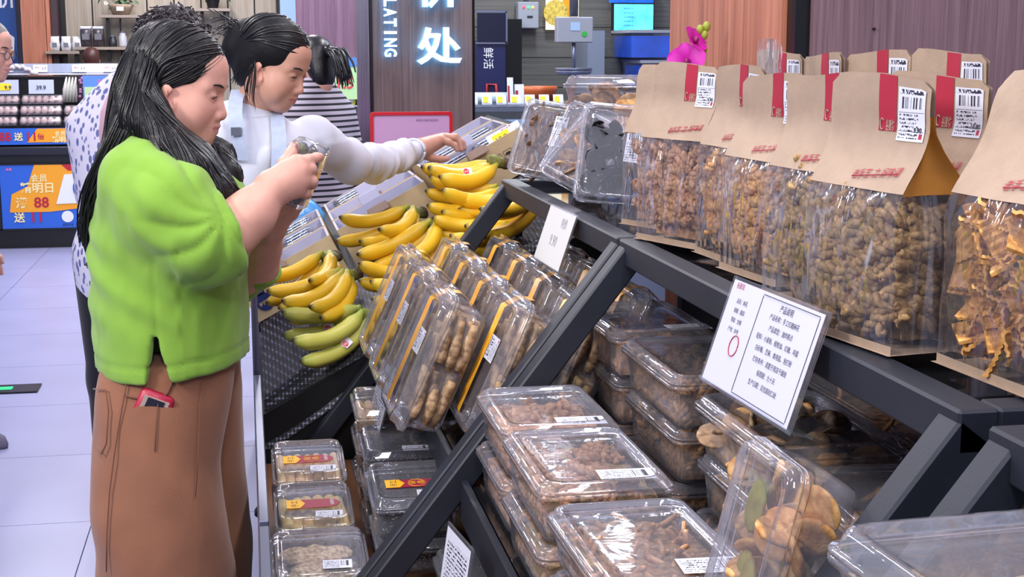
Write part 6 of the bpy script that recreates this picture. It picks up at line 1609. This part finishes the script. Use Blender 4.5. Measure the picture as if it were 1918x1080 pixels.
    Vc, Qc = parts[0][0], parts[0][1]; Nc = vnormals(Vc, Qc); ctr = W(*HC); lat = M1 @ np.array((0, 1, 0)); bk = M1 @ np.array((-1, 0, 0)); dn = M1 @ np.array((0, 0, -1))
    comb(t, Vc, Nc, 650, 14, .011, .0017, M_hair, lambda P: np.sign((P - ctr) @ lat)[:, None] * lat * .7 + bk * .55 + dn * .75, 21)
    comb(t, HV, HN, 900, 16, .013, .0017, M_hair, lambda P: np.array((0, 0, -1.)) + .35 * np.array((1., 0, 0)) * ((P[:, 0] > -.17) & (P[:, 2] < 1.48))[:, None] + np.array((-.25, 0, 0)) * (P[:, 0] < -.20)[:, None], 22, keep=(HN[:, 1] < .5))
    for s, sd in ((-1, 5), (1, 6)):
        gd = []
        for e in np.linspace(14, 140, 8):
            u = (e - 14) / 126
            q = sweep((math.cos(R(e)), s * .04, math.sin(R(e))), (.02 - .62 * u, s * .92, .06 - .45 * u), k=1.012)
            gd.append([W(*p) for p in q] + [W(-.035 - .03 * u, s * .080, -.05)])
        locks(t, gd, 90, .0026, M_hair, sd, jit=.0022)
    locks(t, [[A(268, 165, 2.525), A(280, 235, 2.485), A(310, 295, 2.448), A(355, 345, 2.435), A(400, 375, 2.44)], [A(298, 205, 2.505), A(325, 255, 2.478), A(372, 305, 2.452), A(418, 350, 2.45), A(445, 392, 2.46)], [A(330, 240, 2.53), A(380, 290, 2.50), A(420, 330, 2.49), A(443, 380, 2.49)]], 200, .0028, M_hair, 7, jit=.008)
    locks(t, [[A(262, 95, 2.55), A(240, 170, 2.54), A(222, 225, 2.53), A(192, 290, 2.535), A(160, 355, 2.55), A(155, 415, 2.56), A(168, 485, 2.56)], [A(290, 120, 2.53), A(270, 190, 2.51), A(258, 235, 2.505), A(230, 285, 2.52), A(190, 350, 2.545), A(165, 420, 2.56), A(172, 470, 2.56)]], 170, .0026, M_hair, 8, jit=.006)
    locks(t, [[A(385, 275, 2.64), A(420, 300, 2.62), A(432, 340, 2.58), A(446, 395, 2.53)], [A(400, 280, 2.66), A(428, 305, 2.64), A(436, 350, 2.60), A(442, 400, 2.55)]], 40, .0024, M_hair, 9, jit=.006)
    # shoes under the trousers
    for (x, y) in ((-.10, 2.50), (-.02, 2.70)):
        MB().loft([[(x + px * .125 + .03, y + py * .045, z) for px, py in [(math.cos(a), math.sin(a)) for a in [2 * PI * i / 16 for i in range(16)]]] for z in (.0, .03, .06)]).build('shoe', M_dark, t, world=True)
    # red phone in the pocket
    c = onto(292, 730, .004); c = c + np.array([-.010, .018, -.040])
    p = thing('phone', 'phone in a red case sticking out of the brown trouser pocket', 'phone', tuple(c), (R(22), R(24), R(4)))
    MB().loft([rrect(.030, .058, .010, z, 4) for z in (-.005, .005)]).build('case', mat('red_case', 'b02040', .4), p, (0, 0, -.02), (R(90), 0, 0))
    MB().box((0, -.0055, -.005), (.044, .001, .070)).build('pale_panel', mat('pale_case_panel', 'c8b8a0', .4), p); MB().box((0, -.0062, .018), (.030, .001, .02)).build('dark_print', M_ink, p)
    return t
woman_green()
# the clear box she holds
_c = at(563, 325, 2.545); _ax = at(586, 268, 2.545) - at(538, 378, 2.545); _ax /= np.linalg.norm(_ax); _yy = np.array([.25, 1, 0]); _yy -= _ax * (_yy @ _ax); _yy /= np.linalg.norm(_yy); _xx = np.cross(_yy, _ax)
_Mh = Matrix(np.stack([_xx, _yy, _ax], 1).tolist())
hb = thing('fruit_box', 'small clear box of dark green fruit held by the woman in the green top', 'fruit box', tuple(_c), _Mh)
MB().loft([rrect(.026, .040, .010, -.058, 3), rrect(.030, .044, .012, -.052, 3), rrect(.028, .042, .011, .045, 3), rrect(.031, .045, .012, .048, 3), rrect(.024, .036, .012, .062, 3)]).build('box_shell', M_plas, hb)
for i in range(34):
    rr = random.Random(i); MB().ball((rr.uniform(-.014, .014), rr.uniform(-.030, .030), -.044 + .0027 * i), (.010, .0105, .0125), 9, 7).build('fruit', mat('dark_fruit_%d' % (i % 3), ('2a2a1c', '5a6428', '1c1a20')[i % 3], .3), hb)
# ---------------- young woman in white
def woman_white():
    t = thing('person', 'young woman in white sweatshirt and pale dungarees reaching over the blueberry cartons', 'person', (-.25, 3.36, 0))
    A = lambda *p: at(*p)
    o, M, s = A(516, 122, 3.30), head_rot(-27, 25, 0), .855
    W = lambda *p: o + M @ (np.array(p) * s); inv = lambda p: (M.T @ (np.array(p) - o)) / s
    sk = np.array(hexc('c99782')[:3])
    hf = head_field(0.0, chin=-.104)
    nb = A(468, 232, 3.34)
    hf.cap((-.025, 0, -.055), inv(nb), .046, .050, .03); hf.cap(inv(nb), inv(A(462, 285, 3.36)), .052, .08, .03)
    f = Field(); f.merge(hf, o, M, s); wr = A(781, 281, 3.985)
    f.chain([A(470, 285, 3.36), A(575, 270, 3.43), A(645, 302, 3.55), A(730, 300, 3.80), wr], [.07, .038, .034, .030, .025], .02)
    kn = [A(822, 262, 4.03), A(830, 258, 4.06), A(836, 257, 4.085), A(838, 260, 4.11)]
    for q in kn: f.cap(A(790, 278, 3.995), q, .022, .0125, .016)
    tips = [[A(840, 266, 4.04), A(852, 272, 4.045), A(856, 280, 4.045)], [A(850, 257, 4.07), A(861, 266, 4.075), A(864, 280, 4.07)], [A(853, 256, 4.095), A(866, 268, 4.10), A(869, 278, 4.095)], [A(852, 262, 4.12), A(862, 272, 4.12), A(864, 279, 4.115)]]
    for i, q in enumerate(kn): finger(f, [q] + tips[i], (.0100, .0106, .0102, .0090)[i])
    finger(f, [A(790, 288, 3.985), A(808, 296, 4.00), A(824, 298, 4.01), A(837, 297, 4.02)], .0118)
    body_mesh(t, f, .0034, o, M, s, [p[-1] for p in tips] + [A(837, 297, 4.02)], sk)
    add_face(t, M, o, s, brow=.95)
    # sweatshirt
    f = Field(); cx, cy = -.0, 3.36; c0 = A(478, 300, 3.36)
    f.loft([(.80, -.175, cy, .138, .150), (.95, -.165, cy, .134, .150), (1.05, -.145, cy, .134, .150), (1.12, -.110, cy, .138, .150), (1.20, -.055, cy, .142, .155), (1.26, -.005, cy, .145, .158), (1.31, c0[0], cy, .140, .16), (1.36, c0[0] - .005, cy, .115, .13), (1.395, c0[0] - .012, cy - .005, .075, .08), (1.425, c0[0] - .018, cy - .01, .058, .060)], .03)
    f.chain([A(585, 262, 3.43), A(650, 302, 3.55), A(705, 305, 3.72), A(745, 294, 3.86), A(776, 283, 3.965)], [.062, .047, .042, .038, .033], .04)
    f.chain([A(395, 280, 3.26), A(385, 380, 3.24), A(420, 450, 3.22)], [.066, .058, .048], .04)
    V, Q = f.mesh(.0065); V = smooth_verts(V, Q, 2); Nn = vnormals(V, Q)
    ax = (A(776, 283, 3.965) - A(650, 302, 3.55)); ax /= np.linalg.norm(ax); sl = (V - A(650, 302, 3.55)) @ ax
    d = .004 * vnoise(V, (16, 16, 10), 2.0) + .0045 * np.sin(sl * 120 + 4 * vnoise(V, (14, 14, 14), 5.0)) * np.clip((sl + .02) / .1, 0, 1) + .003 * np.sin(60 * V[:, 0] + 5 * vnoise(V, (6, 6, 6), 9.0)) * (V[:, 2] < 1.33)
    npmesh('sweatshirt', V + Nn * d[:, None], Q, cloth('white_cotton', 'd2d6e4', bump=.08, bscale=260), None, t)
    mb = MB(); e = A(777, 283, 3.97); k2 = np.cross(ax, (0, 0, 1)); k2 /= np.linalg.norm(k2); k3 = np.cross(ax, k2)
    mb.tube([e - ax * .012 + (k2 * math.cos(a) + k3 * math.sin(a)) * .0345 for a in [2 * PI * i / 20 for i in range(21)]], .0035, 6).build('cuff', MATS['white_cotton'], t, world=True)
    nk = [A(468, 232, 3.34) + np.array([.064 * math.cos(a), .066 * math.sin(a), .008 + .012 * math.cos(a + .7)]) for a in [2 * PI * i / 24 for i in range(25)]]
    MB().tube(nk, .006, 6).build('collar', MATS['white_cotton'], t, world=True)
    # dungarees: bib, straps, trousers
    M_den = cloth('pale_denim', 'a9b4cc', var=.08, vscale=60, bump=.2, bscale=300)
    f = Field(); f.loft([(.78, -.18, cy, .150, .163), (.95, -.165, cy, .145, .161), (1.05, -.145, cy, .145, .161), (1.12, -.110, cy, .148, .161), (1.20, -.055, cy, .152, .166), (1.245, -.015, cy, .156, .168)], .02)
    f.loft([(.08, -.23, cy - .08, .075, .075), (.45, -.23, cy - .07, .085, .085), (.80, -.21, cy - .05, .10, .11)], .04); f.loft([(.08, -.14, cy + .08, .075, .075), (.45, -.14, cy + .07, .085, .085), (.80, -.15, cy + .05, .10, .11)], .04)
    V, Q = f.mesh(.009); npmesh('dungarees', V, Q, M_den, None, t)
    def strap(pts): 
        P = []
        for q in pts: p = A(*q); P.append([p + np.array([-.016, .006, 0]), p + np.array([.016, -.006, 0])])
        mb = MB(); mb.grid(P); mb.grid([[a + np.array([0, .006, 0]), b + np.array([0, .006, 0])] for a, b in P]); mb.build('strap', M_den, t, world=True)
    strap([(446, 168, 3.33), (441, 190, 3.26), (440, 215, 3.205), (444, 245, 3.185), (450, 300, 3.185)]); strap([(512, 205, 3.34), (520, 225, 3.25), (523, 260, 3.205), (522, 300, 3.19), (520, 345, 3.19)])
    MB().box(tuple(A(442, 246, 3.18)), (.022, .006, .018)).build('buckle', M_alu, t, world=True)
    # hair tied back
    f = Field(); hair_cap(f); f.ell((-.115, .0, .030), (.040, .045, .045), .03); f.ell((-.12, -.02, -.01), (.03, .03, .04), .03)
    V, Q = f.mesh(.004); npmesh('hair', o + (V * s) @ M.T, Q, M_hairm, None, t)
    Vc = o + (V * s) @ M.T; Nc = vnormals(Vc, Q); bun = W(-.125, -.01, .02)
    comb(t, Vc, Nc, 700, 14, .010, .0016, M_hair, lambda P: bun - P + np.array((0, 0, -.0)), 31, keep=np.linalg.norm(Vc - bun, axis=1) > .05)
    for sd, q in ((-1, 15), (1, 16)):
        gd = []
        for e in np.linspace(10, 140, 8):
            u = (e - 10) / 130; g = sweep((math.cos(R(e)), sd * .05, math.sin(R(e))), (-.20 - .5 * u, sd * (.85 - .3 * u), .10 - .25 * u), k=1.012); gd.append([W(*p) for p in g] + [W(-.105, sd * .03, .02)])
        locks(t, gd, 70, .0024, M_hair, q, jit=.0022)
    rnd = random.Random(3)
    locks(t, [[W(-.10, .0, .03), W(-.15, -.02, .05), W(-.175, -.05, .03 + .01 * k)] for k in (-3, -1, 1, 3)], 36, .0022, M_hair, 17, jit=.012)
    locks(t, [[W(-.02, -.082, .01), W(.005, -.084, -.035), W(.012, -.078, -.085), W(.03, -.066, -.12)], [W(-.03, -.080, -.02), W(-.03, -.078, -.07), W(-.005, -.07, -.115)]], 12, .0014, M_hair, 18, jit=.003)
    locks(t, [[W(-.04, -.075, .0), W(-.06, -.065, -.05), W(-.075, -.04, -.085)], [W(-.07, -.05, .0), W(-.085, -.03, -.06), W(-.085, .0, -.09)]], 40, .0024, M_hair, 19, jit=.005)
    return t
woman_white()

def pattern_mat(name, kind):
    if name in MATS: return MATS[name]
    m, nt, out = nodes(name); L = nt.links.new
    b = N(nt, 'ShaderNodeBsdfPrincipled', i_Roughness=.8); L(b.outputs[0], out.inputs[0]); tc = N(nt, 'ShaderNodeTexCoord')
    if kind == 'leaf':
        mp = N(nt, 'ShaderNodeMapping'); mp.inputs['Rotation'].default_value = (.0, .6, .0); mp.inputs['Scale'].default_value = (62, 62, 30); L(tc.outputs['Object'], mp.inputs[0])
        vo = N(nt, 'ShaderNodeTexVoronoi', feature='F1', i_Scale=1.0); L(mp.outputs[0], vo.inputs['Vector']); L(ramp(nt, vo.outputs['Distance'], [(.0, hexc('5a6292')), (.36, hexc('6a72a4')), (.42, hexc('d8d4e2'))]), b.inputs['Base Color'])
    else:
        sx = N(nt, 'ShaderNodeSeparateXYZ'); L(tc.outputs['Object'], sx.inputs[0]); q = N(nt, 'ShaderNodeMath', operation='MULTIPLY'); q.inputs[1].default_value = 1 / .0235; L(sx.outputs[2], q.inputs[0]); fr = N(nt, 'ShaderNodeMath', operation='FRACT'); L(q.outputs[0], fr.inputs[0])
        L(ramp(nt, fr.outputs[0], [(.0, hexc('1c1a26')), (.38, hexc('1c1a26')), (.42, hexc('b8b0bc')), (1, hexc('b8b0bc'))]), b.inputs['Base Color'])
    MATS[name] = m; return m

def figure(label, x, y, h, yaw, top, bottom, hairm, hair='short', shoulder=.19, girth=1.0, pitch=0, shoes='6a6478', face=True, slv=1.0, stoop=0.0, side=0.0, fwd=False, res=.0055):
    """a whole standing person, simple in the parts nobody sees; faces +x turned by yaw"""
    t = thing('person', label, 'person', (x, y, 0)); ca, sa = math.cos(R(yaw)), math.sin(R(yaw))
    def G(fx, ly, z): return np.array([x + fx * ca - ly * sa, y + fx * sa + ly * ca, z * h])
    s = .92 * h / 1.62; hz = .928; o = G(.03 + stoop, side, hz); M = head_rot(yaw, pitch)
    hf = head_field(); hf.cap((-.03, 0, -.06), (-.038, 0, -.10), .046, .048, .03)
    f = Field(); f.merge(hf, o, M, s); nb = G(-.01, 0, .80); f.cap(o + M @ (np.array((-.036, 0, -.09)) * s), nb, .044, .048, .02); f.ell(G(-.01, 0, .74), (.07, .09, .12), .03)
    for sd in (-1, 1):
        el = G(.05, sd * (shoulder - .02), .66) if fwd else G(-.02, sd * (shoulder + .035), .66); hnd = G(.24, sd * (shoulder - .06), .63) if fwd else G(.06, sd * (shoulder + .055), .475); dv = (hnd - el) / np.linalg.norm(hnd - el); lt = np.cross(dv, (0, 0, 1.)) if fwd else np.array((ca, sa, 0)); lt = lt / np.linalg.norm(lt)
        f.chain([G(-.01, 0, .76), G(0, sd * shoulder * .85, .785), el, hnd], [.045, .040, .034, .026], .02); f.cap(hnd, hnd + dv * .055, .024, .022, .02)
        for q in range(4): finger(f, [hnd + dv * .06 + lt * (q - 1.5) * .013, hnd + dv * .10 + lt * (q - 1.5) * .014, hnd + dv * .125 + lt * (q - 1.5) * .013], .009)
        finger(f, [hnd + dv * .02 + lt * .02, hnd + dv * .055 + lt * .036, hnd + dv * .078 + lt * .038], .0095)
    body_mesh(t, f, res, o, M, s)
    f = Field(); g = girth
    for z, rx, ry in ((.485, .128 * g, .185), (.53, .13 * g, .188), (.56, .125 * g, .18), (.63, .115 * g, .165), (.70, .118 * g, .172), (.765, .112 * g, .182), (.805, .085 * g, .165)): f.fn(*_slab(G, z, rx, ry, yaw, h), .05)
    f.fn(*_slab(G, .835, .06, .085, yaw, h), .05)
    for sd in (-1, 1): f.chain([G(0, sd * shoulder * .92, .795), G(.05, sd * (shoulder - .02), .66) if fwd else G(-.02, sd * (shoulder + .035), .66), (G(.05, sd * (shoulder - .02), .66) * (1 - .4 * slv) + .4 * slv * G(.24, sd * (shoulder - .06), .63)) if fwd else G(.015, sd * (shoulder + .042), .66 - .09 * slv)], [.056, .050, .042], .03)
    V, Q = f.mesh(.009); Nn = vnormals(V, Q); V = V + Nn * (.006 * vnoise(V, (9, 9, 6), x))[:, None]; npmesh('shirt', V, Q, top, None, t)
    f = Field()
    for sd in (-1, 1): f.chain([G(0, sd * .085, .52), G(.01, sd * .09, .29), G(-.01, sd * .095, .055)], [.105, .075, .055], .03)
    f.fn(*_slab(G, .53, .108 * g, .15, yaw, h), .04); V, Q = f.mesh(.011); npmesh('trousers', V, Q, bottom, None, t)
    for sd in (-1, 1):
        c = G(.035, sd * .095, 0); mb = MB(); rings = []
        for z, k in ((.0, 1.0), (.018, 1.02), (.045, .95), (.075, .62)): rings.append([tuple(c + np.array([ca * (px * .125 * k - .03 * (1 - k)) - sa * py * .046 * k, sa * (px * .125 * k - .03 * (1 - k)) + ca * py * .046 * k, z])) for px, py in [(math.cos(a), math.sin(a)) for a in [2 * PI * i / 18 for i in range(18)]]])
        sh = mb.loft(rings).build('shoe', mat('shoe_' + shoes, shoes, .6), t, world=True); r0 = rings[0]
        MB().loft([r0, [(p[0], p[1], p[2] + .014) for p in r0]]).build('sole', mat('pale_sole', 'a8a4b4', .5), t, world=True)
    W = lambda *p: o + M @ (np.array(p) * s)
    f = Field(); hair_cap(f)
    if hair == 'pony': f.ell((-.062, 0, -.065), (.040, .060, .065), .03)
    if hair == 'curly':
        f = Field(); f.ell((-.045, 0, .045), (.120, .118, .112), .03); f.ell((-.07, 0, -.05), (.08, .09, .08), .04); f.ell((-.02, 0, .13), (.07, .08, .05), .03); f.ell((.125, 0, -.02), (.075, .10, .09), .012, sub=True)
    V, Q = f.mesh(.006); V = o + (V * s) @ M.T
    if hair == 'curly': Nn = vnormals(V, Q); V = V + Nn * (.012 * vnoise(V, (55, 55, 55), 1.0))[:, None]
    npmesh('hair', V, Q, hairm, None, t)
    if hair == 'curly':
        rnd = random.Random(2); mb = MB()
        for i in range(420):
            d = np.array([rnd.gauss(-.4, 1), rnd.gauss(0, 1), rnd.gauss(.2, .9)]); d /= np.linalg.norm(d)
            if d[0] > .45: continue
            c = np.array((-.045, 0, .04)) + d * np.array((.118, .116, .115)) * rnd.uniform(.92, 1.10); r_ = rnd.uniform(.008, .016); u = np.cross(d, (rnd.random(), rnd.random(), rnd.random())); u /= np.linalg.norm(u); v = np.cross(d, u)
            mb.tube([W(*(c + (u * math.cos(a) + v * math.sin(a)) * r_ + d * .004 * a)) for a in [k * .9 for k in range(8)]], .0022, 4)
        q = mb.build('hair_curl', hairm, t, world=True); q['kind'] = 'stuff'
    if hair == 'pony':
        q = MB(); q.ball(W(-.125, -.0, .03), .030 * s, 10, 8); q.build('hair_tie', M_black, t, world=True)
        locks(t, [[W(-.12, -.02, .03), W(-.18, -.03, .03), W(-.21, -.03, -.05), W(-.20, -.03, -.14)], [W(-.12, .02, .03), W(-.165, .02, .02), W(-.19, .02, -.06), W(-.185, .02, -.16)]], 60, .005, hairm, 4, jit=.010)
    if face: add_face(t, M, o, s)
    if stoop: t['_o'] = [float(v) for v in o]; t['_m'] = [float(v) for v in M.ravel()]; t['_s'] = s
    return t
def _slab(G, z, rx, ry, yaw, h):
    c = G(0, 0, z); r = np.array([rx, ry, .075 * h]); Mr = rotm(0, 0, yaw)
    def f(P):
        q = (P - c) @ Mr; k0 = np.linalg.norm(q / r, axis=-1); k1 = np.linalg.norm(q / (r * r), axis=-1); return k0 * (k0 - 1) / np.maximum(k1, 1e-9)
    m = max(rx, ry, .075 * h); return f, c - m, c + m
M_trd = cloth('black_trousers', '14141e')
p = figure('woman seen from behind with a frizzy dark bun, blue leaf blouse and black trousers', -.375, 4.70, 1.635, 78, pattern_mat('leaf_print', 'leaf'), M_trd, M_hairb, 'curly', face=False, shoulder=.150, girth=1.0, slv=.75, side=-.165, fwd=True)
MB().grid([[tuple(at(px + dx, py, Y)) for dx in (-5, 5)] for px, py, Y in ((222, 160, 4.56), (205, 180, 4.50), (193, 210, 4.485), (190, 250, 4.50), (196, 300, 4.52), (200, 360, 4.52))]).build('bag_strap', cloth('pink_strap', 'c8a4b0'), p, world=True)
figure('woman seen from behind with a black ponytail and striped top beside the walnut pillar', .300, 6.0, 1.60, 128, pattern_mat('stripe_knit', 'stripe'), M_trd, M_hair, 'pony', face=False, shoulder=.15, pitch=14, girth=.9)
def add_glasses(p):
    o, M, s = np.array(list(p['_o'])), np.array(list(p['_m'])).reshape(3, 3), float(p['_s']); W = lambda *q: o + M @ (np.array(q) * s); del p['_o'], p['_m'], p['_s']
    g = thing('glasses', 'thin rimmed glasses on the old man at the left edge', 'glasses', tuple(W(.09, 0, 0)))
    for sd in (-1, 1):
        MB().tube([W(.090 + .002 * math.cos(a), sd * .031 + .021 * math.cos(a), -.004 + .016 * math.sin(a)) for a in [2 * PI * i / 20 for i in range(21)]], .0012, 5).build('rim', M_black, g, world=True)
        MB().tube([W(.086, sd * .053, .004), W(.04, sd * .076, .004), W(-.012, sd * .079, -.0)], .0012, 5).build('temple_arm', M_black, g, world=True)
        MB().add([W(.0895, sd * .031 + .020 * math.cos(a), -.004 + .015 * math.sin(a)) for a in [2 * PI * i / 16 for i in range(16)]], [tuple(range(16))]).build('lens', M_glass, g, world=True)
    MB().tube([W(.092, -.011, .0), W(.095, 0, .002), W(.092, .011, .0)], .0012, 5).build('bridge', M_black, g, world=True)
p = figure('balding old man with thin glasses at the left edge of the photo', -1.135, 5.6, 1.66, -14, cloth('grey_polo', '6a6a74'), M_trd, M_hairg, 'short', pitch=10, stoop=.19, res=.0042)
add_glasses(p)
figure('small far shopper with short reddish hair behind the glass strip', -1.29, 12.85, 1.56, 95, cloth('plum_shirt', '5a3a4a'), M_trd, M_hairr, 'short', face=False)
figure('far shopper with dark hair behind the old man', -2.02, 12.80, 1.60, 100, cloth('dark_shirt', '24242e'), M_trd, M_hair, 'short', face=False)
